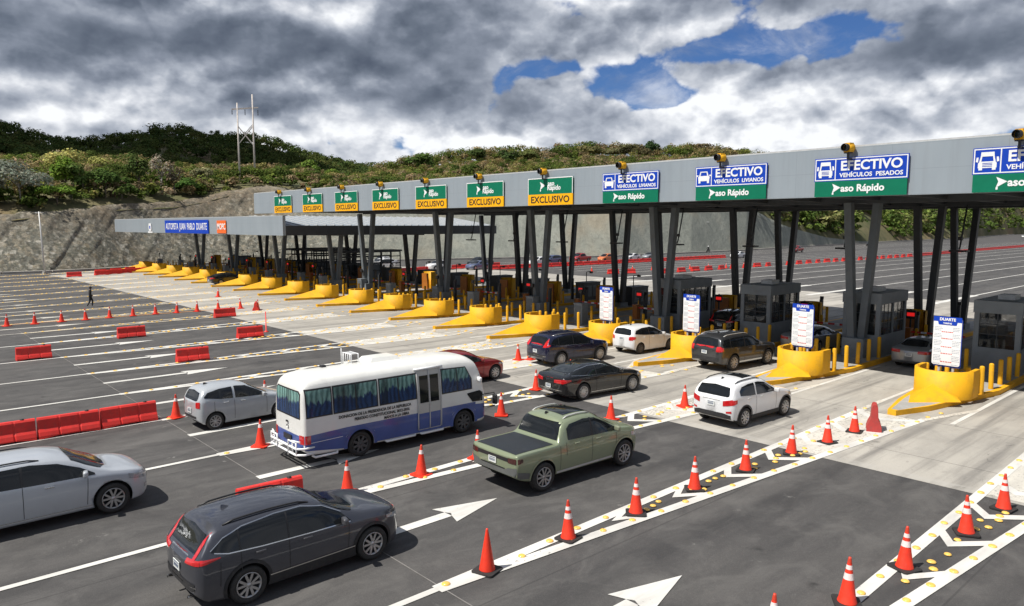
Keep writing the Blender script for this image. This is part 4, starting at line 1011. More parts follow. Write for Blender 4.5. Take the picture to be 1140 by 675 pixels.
def make_cabinet():
    t_ = thing('lane_cabinet', 'x', 'cabinet', (0, 0, 0))
    mb = MB(); mb.box(-.38, .38, -.3, .3, .2, 1.62); mb.box(-.42, .42, -.34, .34, 1.62, 1.68); mb.build('body', M['pedestal'], t_)
    mb = MB(); mb.box(-.30, .30, -.315, -.302, .35, 1.5); d_ = mb.build('door', M['steel'], t_)
    mb = MB(); mb.box(.18, .22, -.335, -.316, .9, 1.05); mb.build('handle', M['galv'], d_)
    mb = MB(); mb.box(-.03, .03, -.03, .03, 1.68, 2.6); mb.box(-.13, .13, -.10, .04, 2.35, 2.62); mb.build('camera_post', M['black'], t_)
    return t_
cb = make_cabinet(); cbt = capture(cb)
def make_guard():
    t_ = thing('rear_guard', 'x', 'crash guard', (0, 0, 0))
    mb = MB(); mb.lathe([(.78, .2), (.78, 2.05), (.66, 2.05), (.66, .2)], n=18, a0=-.2, a1=math.pi+.2); mb.smooth = False
    mb.build('shield', M['yellow'], t_)
    mb = MB(); mb.box(-.5, .5, -.5, -.35, .2, 1.9); mb.build('plate', M['orange_dark'], t_)
    return t_
gd = make_guard(); gdt = capture(gd)
first = [True, True, True]
for i, x in enumerate(XI):
    lb = island_label(i); y0 = YF[i]
    for j, (src, tr, yy, nm, grp, dx) in enumerate(((gt, gtt, 44.2 if i < 5 else 42.5, 'orange barrier gate with red arm, ', 'barrier gates', .55), (cb, cbt, 37.4 if i % 2 else 38.3, 'grey lane cabinet with camera post, ', 'lane cabinets', -.25), (gd, gdt, 46.3, 'tall shaded yellow crash guard, ', 'rear crash guards', 0))):
        if j == 1 and i < 5: continue
        L_ = (x+dx, yy, 0)
        if first[j]: src.location = L_; src['label'] = nm+lb; src['group'] = grp; first[j] = False
        else: dup(src, tr, L_, label=nm+lb, group=grp)
def make_sensor():
    t_ = thing('sensor_post', 'x', 'sensor post', (0, 0, 0))
    mb = MB(); mb.box(-.09, .09, -.11, .11, .2, 1.95); mb.build('housing', M['steel2'], t_)
    mb = MB(); mb.box(-.11, .11, -.02, .10, 1.95, 2.15); mb.build('camera', M['black'], t_)
    return t_
sn = make_sensor(); snt = capture(sn); f_ = True
pn_ = ['front', 'middle', 'rear', 'rearmost']
for i, x in enumerate(XI):
    for j, (dx, yy) in enumerate(((-.7, 40.6), (.8, 43.2), (-.75, 49.6), (.6, 52.5)) if i > 3 else ((.8, 44.8), (-.75, 49.6), (.6, 52.5))):
        lb = 'dark sensor post, %s one on the %s' % (pn_[j], island_label(i)); L_ = (x+dx, yy, 0)
        if f_: sn.location = L_; sn['label'] = lb; sn['group'] = 'sensor posts'; f_ = False
        else: dup(sn, snt, L_, label=lb, group='sensor posts')
def make_unit():
    t_ = thing('lane_unit', 'x', 'equipment unit', (0, 0, 0))
    mb = MB(); mb.box(-.55, .55, -1.1, 1.1, .2, 1.75); mb.box(-.60, .60, -1.15, 1.15, 1.75, 1.82); mb.build('body', M['steel2'], t_)
    mb = MB(); mb.box(.551, .57, -.8, -.1, .5, 1.5); mb.box(.551, .57, .1, .8, .5, 1.5); mb.build('door', M['steel'], t_)
    mb = MB(); mb.tube([(-.2, 0, 1.82), (-.2, 0, 2.7), (.35, 0, 2.8)], .04, 6); mb.box(.25, .50, -.10, .10, 2.62, 2.80); mb.build('lamp_arm', M['black'], t_)
    return t_
un = make_unit(); unt = capture(un); f_ = True
for i, x in enumerate(XI):
    if i < 5: continue
    L_ = (x+.1, 50.8 if i % 2 else 50.2, 0); lb = 'dark equipment unit with lamp arm, ' + island_label(i)
    if f_: un.location = L_; un['label'] = lb; un['group'] = 'equipment units'; f_ = False
    else: dup(un, unt, L_, label=lb, group='equipment units')
# toll antennas hanging under the canopy
def make_antenna():
    t_ = thing('toll_antenna', 'x', 'antenna', (0, 0, 0))
    mb = MB(); mb.tube([(.1, .55, 8.15), (0, .1, 5.9), (0, 0, 5.72)], .045, 6); mb.build('arm', M['steel2'], t_)
    mb = MB(); mb.box(-.42, .42, -.30, .30, 5.58, 5.68); mb.box(-.10, .10, .0, .2, 6.2, 6.4); mb.build('panel', M['black'], t_)
    return t_
an = make_antenna(); ant = capture(an)
for i in range(9):
    x = (XI[i+1]+XI[i])/2 + (-.3 if i else 0) if i else -7.2
    L_ = (x, 44.6, 0); lb = 'black antenna panel under the canopy, %s lane from the right edge' % ['first', 'second', 'third', 'fourth', 'fifth', 'sixth', 'seventh', 'eighth', 'ninth'][i]
    if i == 0: an.location = L_; an['label'] = lb; an['group'] = 'toll antennas'
    else: dup(an, ant, L_, label=lb, group='toll antennas')
# dark walkway railing frames in the far left plaza
for i, (xa, lb) in enumerate(((-84.5, 'nearer the camera'), (-91.5, 'middle one'), (-98, 'farthest one'))):
    t_ = thing('metal_shelter', 'black metal framed shelter under the far left canopy, ' + lb, 'shelter', (xa, 46, 0), group='metal shelters under the left canopy')
    mb = MB()
    for y in np.arange(0, 9.1, 1.5):
        for x in (-1.1, 1.1): mb.box(x-.06, x+.06, y-.06, y+.06, .2, 3.6)
    for z in (1.1, 2.0, 2.9, 3.5):
        for x in (-1.1, 1.1): mb.box(x-.045, x+.045, 0, 9, z, z+.12)
    mb.build('frame', M['steel2'], t_)
    mb = MB(); mb.box(-1.3, 1.3, -.2, 9.2, 3.6, 3.8); mb.build('roof', M['steel2'], t_)
    mb = MB(); mb.box(-1.0, 1.0, 3, 6, .2, 1.9); mb.build('equipment', M['steel'], t_)
# ================================================================== vehicles
def pchip(pts):
    P = np.array(pts, float); x, y = P[:, 0], P[:, 1]; n = len(x)
    h = np.diff(x); dl = np.diff(y)/h; m = np.zeros(n)
    for i in range(1, n-1):
        if dl[i-1]*dl[i] > 0:
            w1 = 2*h[i]+h[i-1]; w2 = h[i]+2*h[i-1]; m[i] = (w1+w2)/(w1/dl[i-1]+w2/dl[i])
    m[0] = dl[0]; m[-1] = dl[-1]
    def f(q):
        q = np.clip(np.asarray(q, float), x[0], x[-1]); i = np.clip(np.searchsorted(x, q, side='right')-1, 0, n-2)
        t = (q-x[i])/h[i]; t2 = t*t; t3 = t2*t
        return (2*t3-3*t2+1)*y[i]+(t3-2*t2+t)*h[i]*m[i]+(-2*t3+3*t2)*y[i+1]+(t3-t2)*h[i]*m[i+1]
    return f
class Shape:
    """closed car body: |x| = hw(y, z)"""
    def __init__(s, c):
        s.c = c; s.y0 = -c['ro']; s.y1 = c['wb']+c['fo']; s.W = c['w']/2
        s.zt = pchip(c['top']); s.zs = pchip(c['belt']); s.zb = pchip(c['bot'])
        s.wr = c.get('wr', .74); s.rr = c.get('rr', .30); s.rf = c.get('rf', .85); s.pr = c.get('pr', 3.4); s.pf = c.get('pf', 2.5); s.n = c.get('crown', 7.0); s.m = c.get('cm', 2.4)
        s.sidep = c.get('side', (.075, .045))
    def plan(s, y):
        y = np.asarray(y, float); a = np.clip(1-(y-s.y0)/s.rr, 0, 1); b = np.clip(1-(s.y1-y)/s.rf, 0, 1)
        return s.W*(1-a**s.pr)**(1/s.pr)*(1-b**s.pf)**(1/s.pf)
    def hw(s, y, z):
        y = np.asarray(y, float); z = np.asarray(z, float)
        w = s.plan(y); zb, zs, zt = s.zb(y), s.zs(y), s.zt(y); zs = np.minimum(zs, zt-.03)
        q = np.clip((z-zb)/(zs-zb), 0, 1); lo = w*(1-s.sidep[0]*(1-q)**2-s.sidep[1]*q**3)
        k = w*(1-s.sidep[1]); u = np.clip((z-zs)/(zt-zs), 0, 1)
        gh = np.clip((zt-zs)/.35, 0, 1); tum = (1-s.wr)*gh
        up = k*(1-tum*u)*(1-u**s.n)**(1/s.m)
        r = np.where(z <= zs, lo, up)
        return np.where((z > zt+1e-6) | (z < zb-1e-6), 0, r)
    def body(s):
        c = s.c; ys = [s.y0+.0015, s.y0+.008, s.y0+.025, s.y0+.06, s.y0+.11, s.y0+.17, s.y0+.24, s.y1-.002, s.y1-.012, s.y1-.04, s.y1-.09, s.y1-.17, s.y1-.27]
        ys += list(np.arange(s.y0+.3, s.y1-.3, .085)) + [p[0] for p in c['top'] if s.y0 < p[0] < s.y1]
        ys = sorted(ys); ys = [y for i, y in enumerate(ys) if i == 0 or y-ys[i-1] > .012 or y < s.y0+.1 or y > s.y1-.1]
        qs = [0, .06, .15, .28, .42, .56, .70, .82, .92, 1.0]; us = [.12, .28, .44, .58, .70, .80]; gs = [.93, .88, .80, .70, .58, .45, .30, .15, 0]
        V = []; n = None
        for y in ys:
            zb, zs, zt = float(s.zb(y)), float(s.zs(y)), float(s.zt(y)); zs = min(zs, zt-.03); w = float(s.plan(y))
            ring = [(0, zb), (w*.6, zb)]
            zz = [zb+(zs-zb)*q for q in qs]; ring += [(float(s.hw(y, z)), z) for z in zz]
            zz = [zs+(zt-zs)*u for u in us] + [zs+(zt-zs)*(1-g**s.m)**(1/s.n) for g in gs]
            zz = sorted(zz)
            ring += [(float(s.hw(y, z)) if z < zt-1e-7 else 0.0, z) for z in zz]
            full = ring + [(-x, z) for x, z in ring[1:-1]][::-1]
            n = len(full); V += [(x, y, z) for x, z in full]
        fs = []
        for i in range(len(ys)-1):
            for k in range(n):
                fs.append((i*n+k, (i+1)*n+k, (i+1)*n+(k+1) % n, i*n+(k+1) % n))
        fs.append(tuple(range(n))); fs.append(tuple((len(ys)-1)*n+k for k in range(n))[::-1])
        return V, fs
    # projections onto the surface
    def P_side(s, y, z, e): return (float(s.hw(y, z))+e, y, z)
    def P_rear(s, x, z, e, ymax=1.8):
        Y = np.linspace(s.y0, s.y0+ymax, 700); H = s.hw(Y, np.full_like(Y, z)); i = np.argmax(H >= abs(x)+1e-4)
        return (x, (Y[i] if H[i] >= abs(x) else s.y0+ymax)-e, z)
    def P_front(s, x, z, e):
        Y = np.linspace(s.y1, s.y1-1.5, 700); H = s.hw(Y, np.full_like(Y, z)); i = np.argmax(H >= abs(x)+1e-4)
        return (x, (Y[i] if H[i] >= abs(x) else s.y1-1.5)+e, z)
    def P_top(s, x, y, e):
        zt = float(s.zt(y)); zs = min(float(s.zs(y)), zt-.03); lo, hi = zs, zt
        for _ in range(24):
            m = (lo+hi)/2
            if float(s.hw(y, m)) >= abs(x): lo = m
            else: hi = m
        return (x, y, lo+e)
    def patch(s, mode, lo, up, e=.008, na=None, nb=12, mirror=False):
        """sheet lying just proud of the body; lo/up = polylines in the patch plane, a then b"""
        L = np.array(lo, float); U = np.array(up, float)
        a0, a1 = max(L[0, 0], U[0, 0]), min(L[-1, 0], U[-1, 0])
        na = na or max(5, int((a1-a0)/.05))
        A = sorted(set(list(np.linspace(a0, a1, na)) + [p[0] for p in lo if a0 < p[0] < a1] + [p[0] for p in up if a0 < p[0] < a1]))
        mb = MB(); mb.smooth = True; V = []
        for a in A:
            b0 = np.interp(a, L[:, 0], L[:, 1]); b1 = np.interp(a, U[:, 0], U[:, 1])
            for j in range(nb+1):
                b = b0+(b1-b0)*j/nb
                if mode == 'side': p = s.P_side(a, b, e)
                elif mode == 'rear': p = s.P_rear(a, b, e)
                elif mode == 'front': p = s.P_front(a, b, e)
                else: p = s.P_top(a, b, e)
                if mirror: p = (-p[0], p[1], p[2])
                V.append(p)
        F = []; m = nb+1
        for i in range(len(A)-1):
            for j in range(nb):
                f = (i*m+j, (i+1)*m+j, (i+1)*m+j+1, i*m+j+1)
                if mirror: f = f[::-1]
                F.append(f)
        mb.add(V, F); return mb
    def arch(s, yc, r0, r1, zc, e=.010, mirror=False, a0=-.35, a1=math.pi+.35, n=28):
        mb = MB(); mb.smooth = True; V = []; zmin = None
        for i in range(n+1):
            a = a0+(a1-a0)*i/n
            for j, r in enumerate((r0, (r0+r1)/2, r1)):
                y = yc+r*math.cos(a); z = zc+r*math.sin(a); z = max(z, float(s.zb(y))+.01)
                x = float(s.hw(y, z))+e*(1.6 if j == 0 else 1.0); V.append((-x if mirror else x, y, z))
        F = []
        for i in range(n):
            for j in range(2):
                f = (i*3+j, i*3+j+1, (i+1)*3+j+1, (i+1)*3+j); F.append(f[::-1] if mirror else f)
        mb.add(V, F); return mb

def wheel_mesh_tyre(R, w):
    mb = MB(); h = w/2; ri = R*.68
    mb.lathe([(ri, h-.035), (ri+.01, h-.008), (R*.90, h), (R*.97, h-.02), (R, h-.05), (R, -h+.05), (R*.97, -h+.02), (R*.9, -h), (ri, -h+.02)], n=36, axis='X')
    return mb
def wheel_mesh_rim(R, w, style):
    mb = MB(); h = w/2; ri = R*.69
    mb.cur = 0; mb.lathe([(ri+.004, h-.030), (ri-.004, h-.012), (ri-.020, h-.016), (ri-.032, h-.05)], n=36, axis='X')
    mb.cur = 1; mb.lathe([(ri-.03, h-.05), (ri-.05, h-.095), (.03, h-.095)], n=30, axis='X')
    mb.cur = 0; mb.lathe([(.0, h-.018), (.05, h-.022), (.062, h-.05)], n=14, axis='X')
    ns, dbl, sw = {'five': (5, True, .030), 'ten': (10, False, .026), 'multi': (9, True, .018), 'steel': (7, False, .05), 'truck': (8, False, .05)}[style]
    for k in range(ns):
        a = 2*math.pi*k/ns+.3
        for q in ((-1, 1) if dbl else (0,)):
            a_in = a + q*.10; a_out = a + q*(.30 if ns == 5 else .16)
            r0, r1 = .045, ri-.022
            p0 = Vector((h-.034, r0*math.cos(a_in), r0*math.sin(a_in))); p1 = Vector((h-.022, r1*math.cos(a_out), r1*math.sin(a_out)))
            mb.beam(p0, p1, sw*1.5, .028, up=(1, 0, 0))
    return mb
_wheels = {}
def wheel(parent, x, y, R, w, style, side):
    key = (round(R, 3), round(w, 3), style)
    if key not in _wheels:
        _wheels[key] = (wheel_mesh_tyre(R, w).mesh('wheel'), wheel_mesh_rim(R, w, style).mesh('rim'))
        _wheels[key][0].materials.append(M['tyre'])
        for m_ in ((M['alu'], M['black']) if style not in ('steel', 'truck') else (M['rimdark'], M['black'])): _wheels[key][1].materials.append(m_)
    a, b = _wheels[key]
    o = bpy.data.objects.new('wheel', a); COL.objects.link(o); o.parent = parent; o.location = (x, y, R)
    o.rotation_euler = (0, 0, 0 if side > 0 else math.pi)
    r = bpy.data.objects.new('rim', b); COL.objects.link(r); r.parent = o
    return o

def rounded_box_mesh(name, sx, sy, sz, mat, bev=.03):
    bm = bmesh.new(); bmesh.ops.create_cube(bm, size=1, matrix=Matrix.Diagonal((sx, sy, sz, 1)))
    bmesh.ops.bevel(bm, geom=bm.edges[:], offset=bev, segments=3, profile=.6, affect='EDGES')
    me = bpy.data.meshes.new(name); bm.to_mesh(me); bm.free(); me.materials.append(mat)
    for p in me.polygons: p.use_smooth = True
    return me
def link_part(name, me, parent, loc=(0, 0, 0), rot=(0, 0, 0)):
    o = bpy.data.objects.new(name, me); COL.objects.link(o); o.parent = parent; o.location = loc; o.rotation_euler = rot; return o

def build_vehicle(c):
    s = Shape(c); t_ = thing(c['name'], c['label'], c['cat'], (0, 0, 0)); R, tw = c['R'], c.get('tw', .225)
    # body ------------------------------------------------------
    V, F = s.body(); me = bpy.data.meshes.new('body'); me.from_pydata(V, [], F); me.update()
    bm = bmesh.new(); bm.from_mesh(me); bmesh.ops.remove_doubles(bm, verts=bm.verts, dist=.0004); bmesh.ops.dissolve_degenerate(bm, edges=bm.edges, dist=.0002)
    bmesh.ops.recalc_face_normals(bm, faces=bm.faces); bm.to_mesh(me); bm.free()
    for p in me.polygons: p.use_smooth = True
    body = bpy.data.objects.new('body', me); COL.objects.link(body)
    axles = [(0, R), (c['wb'], R)]
    if c.get('wells', True):
        cut = MB()
        for (ya, za) in axles:
            for sd_ in (1, -1):
                x0, x1 = (s.W-.33, s.W+.3) if sd_ > 0 else (-s.W-.3, -s.W+.33)
                n = 32; rr_ = R+c.get('gap', .055); vs = []
                for x in (x0, x1): vs += [(x, ya+rr_*math.cos(2*math.pi*k/n+.05), za+.01+rr_*math.sin(2*math.pi*k/n+.05)) for k in range(n)]
                cut.add(vs, [tuple(range(n)), tuple(range(2*n-1, n-1, -1))]+[(k, n+k, n+(k+1) % n, (k+1) % n) for k in range(n)])
        co = cut.build('cut', M['black'], recalc=True)
        md = body.modifiers.new('b', 'BOOLEAN'); md.operation = 'DIFFERENCE'; md.object = co; md.solver = 'EXACT'
        dg = bpy.context.evaluated_depsgraph_get(); nm = bpy.data.meshes.new_from_object(body.evaluated_get(dg))
        body.modifiers.clear(); 
        if len(nm.polygons) > 500: body.data = nm; me = nm
        else: print('BOOLEAN FAILED', c['name'])
        bpy.data.objects.remove(co); me.name = 'body'
    me.materials.clear()
    lowm = c.get('lower'); me.materials.append(c['paint']); me.materials.append(M['black']); me.materials.append(c.get('roofmat', c['paint'])); me.materials.append(c.get('lowmat', c['paint']))
    for p in me.polygons:
        p.material_index = 0; ce = p.center
        for (ya, za) in axles:
            d = math.hypot(ce.y-ya, ce.z-za-.01)
            if d < R+c.get('gap', .055)+.004 and abs(ce.x) < s.W+.01 and (abs(ce.x) > s.W-.335): 
                if abs(p.normal.x) > .9 and abs(ce.x) > s.W-.25: continue
                p.material_index = 1; p.use_smooth = False
        if abs(p.normal.z) > .95 and ce.z < .5 and p.normal.z < 0: p.material_index = 1
        if p.material_index == 0 and lowm is not None and ce.z < lowm: p.material_index = 3
    body.parent = t_
    def P(name, mb, mat, parent=None): return mb.build(name, mat, parent or t_)
    two = (False, True)
    # glazing ---------------------------------------------------
    G = c.get('glass', M['glass'])
    for (lo, up) in c['side_win']:
        for mi in two: P('window', s.patch('side', lo, up, e=c.get('ge', .009), mirror=mi), G)
    for (lo, up) in c.get('pillars', []):
        for mi in two: P('pillar_trim', s.patch('side', lo, up, e=.006, mirror=mi), M['black'])
    for (mat, th, line) in c.get('trim', []):
        for mi in two: P('trim', s.patch('side', line, [(y, z+th) for y, z in line], e=.012, mirror=mi, nb=1), M[mat])
    for nm_, mode, lo, up, mat in c.get('panels', []):
        P(nm_, s.patch(mode, lo, up, e=.009, nb=10), M[mat] if isinstance(mat, str) else mat)
    for nm_, mode, lo, up, mat in c.get('side_panels', []):
        for mi in two: P(nm_, s.patch(mode, lo, up, e=.011, nb=5, mirror=mi), M[mat] if isinstance(mat, str) else mat)
    for ln in c.get('seams', []):
        for mi in two:
            for (y0, z0, y1, z1) in ln:
                a = .006
                if abs(y1-y0) < abs(z1-z0):
                    mb = MB(); n = 8; V = []
                    for i in range(n+1):
                        z = z0+(z1-z0)*i/n; y = y0+(y1-y0)*i/n; x = float(s.hw(y, z))+.0045
                        V += [(-x if mi else x, y-a, z), (-x if mi else x, y+a, z)]
                    mb.add(V, [(2*i, 2*i+1, 2*i+3, 2*i+2) for i in range(n)])
                    P('door_seam', mb, M['black'])
    # wheel arches ----------------------------------------------
    if c.get('archw'):
        for ya, za in axles:
            for mi in two: P('wheel_arch', s.arch(ya, R+c.get('gap', .055)-.004, R+c.get('gap', .055)+c['archw'], za+.01, mirror=mi), M[c.get('archmat', 'clad')] if isinstance(c.get('archmat', 'clad'), str) else c['archmat'])
    # handles
    for (y, z) in c.get('handles', []):
        hm = rounded_box_mesh('door_handle', .035, .19, .035, c.get('handlemat', c['paint']), .012)
        for mi in two:
            x = float(s.hw(y, z))+.02; link_part('door_handle', hm, t_, (-x if mi else x, y, z))
    # mirrors
    ym, zm = c['mirror']; mm = rounded_box_mesh('mirror', .22, .11, .15, c.get('mirrormat', c['paint']), .045)
    for mi in two:
        x = float(s.hw(ym, zm))+.12; link_part('wing_mirror', mm, t_, (-x if mi else x, ym, zm+.03), (0, 0, rad(-12 if not mi else 12)))
    # roof rails
    if 'rails' in c:
        y0, y1, xr, mt = c['rails']
        for sg_ in (-1, 1):
            mb = MB(); pts = []
            for i in range(9):
                y = y0+(y1-y0)*i/8; p = s.P_top(xr, y, .0); pts.append((sg_*xr, y, p[2]+(.035 if 0 < i < 8 else .0)))
            mb.tube(pts, .018, 6); P('roof_rail', mb, M[mt])
    if 'fin' in c:
        y = c['fin']; z = float(s.zt(y)); mb = MB(); mb.add([(-.025, y-.09, z-.005), (.025, y-.09, z-.005), (.02, y+.09, z-.005), (-.02, y+.09, z-.005), (0, y-.08, z+.06), (0, y-.03, z+.055)], [(0, 1, 4), (1, 2, 5, 4), (2, 3, 5), (3, 0, 4, 5), (0, 3, 2, 1)]); P('antenna', mb, c.get('finmat', M['black']))
    if 'spoiler' in c:
        y, z, w_, d_ = c['spoiler']; me2 = rounded_box_mesh('spoiler', w_, d_, .035, c['paint'], .014); link_part('spoiler', me2, t_, (0, y, z), (rad(c.get('sp_rot', 4)), 0, 0))
    # plate
    if 'plate' in c:
        z = c['plate'][0]; x = c['plate'][1]; p = s.P_rear(x, z, .012); mb = MB(); mb.box(x-.155, x+.155, p[1]-.012, p[1], z-.08, z+.08); pl = P('number_plate', mb, M['plate'])
        mb = MB(); mb.box(x-.12, x+.12, p[1]-.0145, p[1]-.0125, z+.045, z+.065)
        for q in range(6): mb.box(x-.115+q*.04, x-.09+q*.04, p[1]-.0145, p[1]-.0125, z-.04, z+.025)
        P('plate_marks', mb, M['plate_mark'], pl)
    for (y, z0) in c.get('exhaust', []):
        mb = MB(); mb.lathe([(.03, -.12), (.035, 0), (.026, 0), (.026, -.1)], c=(y, s.y0+.10, z0), n=10, axis='Y'); P('exhaust', mb, M['chrome'])
    tr = c.get('track', c['w']-.24)/2
    for ya, _ in axles:
        for sd_ in (1, -1): wheel(t_, sd_*(tr), ya, R, tw, c.get('rim', 'five'), sd_)
    return t_

def suv_top(y0, y1, H, hood, cowl, roof_f, tail=1.02, slope=.30, nose=.74, rear_roof=None):
    return [(y0, tail-.06), (y0+.05, tail+.02), (y0+slope*.55, tail+(H-tail)*.60), (y0+slope, H-.11), (y0+slope+.25, H-.045), (y0+slope+.9, H-.005), (roof_f-.5, H), (roof_f, H-.06), (cowl-.28, hood+.24), (cowl, hood+.04), (cowl+.35, hood-.03), (y1-.30, nose+.10), (y1-.08, nose), (y1, nose-.10)]
def lights(s, tail, head):
    return tail, head
VEH = {}
def split_win(lo, up, cuts, gap=.035):
    """cut one long side-window outline at the pillars"""
    lo = [tuple(p) for p in lo]; up = [tuple(p) for p in up]; a0, a1 = lo[0][0], lo[-1][0]
    L = np.array(lo); U = np.array(up); ed = [a0] + [c for c in cuts for c in (c-gap, c+gap)] + [a1]; out = []
    for i in range(0, len(ed), 2):
        p, q = ed[i], ed[i+1]; f = lambda T, T0: [(p, float(np.interp(p, T[:, 0], T[:, 1])))] + [t for t in T0 if p < t[0] < q] + [(q, float(np.interp(q, T[:, 0], T[:, 1])))]
        out.append((f(L, lo), f(U, up)))
    return out
def wscreen(xb, yb, xt, yt, bow=.10):
    lo = [(-xb, yb-bow*2), (-xb*.6, yb-bow*.5), (0, yb), (xb*.6, yb-bow*.5), (xb, yb-bow*2)]
    up = [(-xb, yb-bow*2-.08), (-xt, yt+.06), (-xt*.5, yt+.01), (0, yt), (xt*.5, yt+.01), (xt, yt+.06), (xb, yb-bow*2-.08)]
    return ('windscreen', 'top', lo, up, 'glass')
def rscreen_top(xb, yb, xt, yt, bow=.06):
    lo = [(-xb, yb+bow*2), (-xb*.6, yb+bow*.4), (0, yb), (xb*.6, yb+bow*.4), (xb, yb+bow*2)]
    up = [(-xb, yb+bow*2+.06), (-xt, yt-.05), (0, yt), (xt, yt-.05), (xb, yb+bow*2+.06)]
    return ('rear_window', 'top', lo, up, 'glass')
def rscreen(xb, zb, xt, zt, bow=.02):
    return ('rear_window', 'rear', [(-xb, zb+.03), (-xb+.06, zb), (xb-.06, zb), (xb, zb+.03)], [(-xb, zb+.10), (-xt, zt-.03), (0, zt+bow), (xt, zt-.03), (xb, zb+.10)], 'glass')
def bpill(*c): return [([(a-.037, z0), (a+.037, z0)], [(a-.037, z1), (a+.037, z1)]) for a, z0, z1 in c]
PA = dict(
 charcoal=paint('charcoal_paint', (.058, .062, .078), .45, .30, .10), silver=paint('silver_paint', (.50, .53, .57), .30, .30, .12), silver2=paint('light_silver_paint', (.50, .53, .56), .30, .32, .20),
 black=paint('black_paint', (.007, .008, .010), .2, .2, .05), navy=paint('navy_paint', (.008, .012, .045), .4, .25, .06), red=paint('dark_red_paint', (.30, .012, .018), .55, .28, .1),
 white=paint('white_paint', (.74, .75, .76), .0, .35, .12), graph=paint('graphite_paint', (.045, .047, .052), .5, .3, .12), green=paint('sage_green_paint', (.235, .275, .175), .25, .34, .16),
 sedansil=paint('pale_silver_paint', (.34, .36, .38), .55, .32, .12), fred=paint('far_red_paint', (.45, .02, .02), .3, .3), fblue=paint('far_blue_paint', (.10, .13, .25), .5, .3), forange=paint('far_orange_paint', (.7, .18, .04), .2, .4))

# --- charcoal crossover -------------------------------------------------
lo = [(-.66, 1.155), (-.35, 1.075), (.3, 1.03), (1.3, 1.0), (2.18, .985)]; up = [(-.66, 1.165), (-.42, 1.33), (-.05, 1.44), (.6, 1.495), (1.15, 1.49), (1.6, 1.39), (2.0, 1.17), (2.18, .99)]
crv = dict(name='parked_car', cat='car', label='charcoal crossover with red hockey-stick tail lamps, nearest the camera at bottom left', paint=PA['charcoal'], w=1.855, wb=2.66, ro=.97, fo=.94, R=.352, rim='five', tw=.235,
 top=[(-0.97, 0.95), (-0.9, 1.04), (-0.82, 1.14), (-0.6, 1.487), (-0.46, 1.56), (-0.1, 1.609), (0.6, 1.638), (1.15, 1.618), (1.5, 1.555), (2.0, 1.298), (2.38, 1.15), (2.5, 1.12), (2.9, 1.06), (3.3, 0.97), (3.5, 0.86), (3.6, 0.68)],
 belt=[(-.97, .92), (-.8, 1.04), (0, 1.01), (1, .98), (2, .945), (2.6, .93), (3.2, .83), (3.6, .58)], bot=[(-.97, .44), (-.72, .27), (-.3, .21), (3, .20), (3.35, .23), (3.6, .36)],
 wr=.81, crown=8.5, side_win=split_win(lo, up, (-.13, .82), .02), pillars=bpill((-.13, 1.06, 1.42), (.82, 1.03, 1.495)), mirror=(1.98, 1.02), handles=[(.25, .94), (1.2, .92)], gap=.06, archw=.055,
 panels=[wscreen(.74, 2.45, .64, 1.58), rscreen(.66, 1.10, .60, 1.45), ('rear_bumper', 'rear', [(-.72, .46), (.72, .46)], [(-.72, .60), (.72, .60)], 'clad'), ('rear_garnish', 'rear', [(-.42, 1.035), (.42, 1.035)], [(-.42, 1.055), (.42, 1.055)], 'chrome'), ('bumper_strip', 'rear', [(-.76, .52), (.76, .52)], [(-.76, .545), (.76, .545)], 'chrome')],
 side_panels=[('tail_light', 'rear', [(.42, .93), (.84, .96)], [(.42, 1.02), (.62, 1.04), (.84, 1.06)], 'tail'), ('tail_light', 'rear', [(.60, 1.04), (.70, 1.04)], [(.60, 1.22), (.655, 1.46), (.70, 1.30)], 'tail'), ('tail_light', 'side', [(-.90, .96), (-.50, 1.03)], [(-.90, 1.07), (-.50, 1.05)], 'tail'), ('head_light', 'side', [(3.02, .82), (3.42, .72)], [(3.02, .88), (3.42, .84)], 'lamp'), ('side_cladding', 'side', [(.40, .225), (2.25, .225)], [(.40, .40), (2.25, .40)], 'clad')],
 trim=[('chrome', .018, [(-.60, 1.125), (-.35, 1.057), (.3, 1.012), (1.3, .982), (2.16, .968)]), ('chrome', .016, [(-.66, 1.17), (-.42, 1.342), (-.05, 1.452), (.6, 1.507), (1.15, 1.502), (1.6, 1.402), (2.0, 1.185)]), ('chrome', .022, [(.42, .40), (2.24, .42)])],
 seams=[[(.82, .35, .82, 1.0)], [(-.12, .66, -.12, 1.04)], [(2.08, .38, 2.12, .94)], [(-.52, .50, -.50, .95)]], rails=(-.35, 1.35, .62, 'black'), fin=-.05, finmat=PA['charcoal'], plate=(.76, 0), exhaust=[(-.55, .33), (.55, .33)])
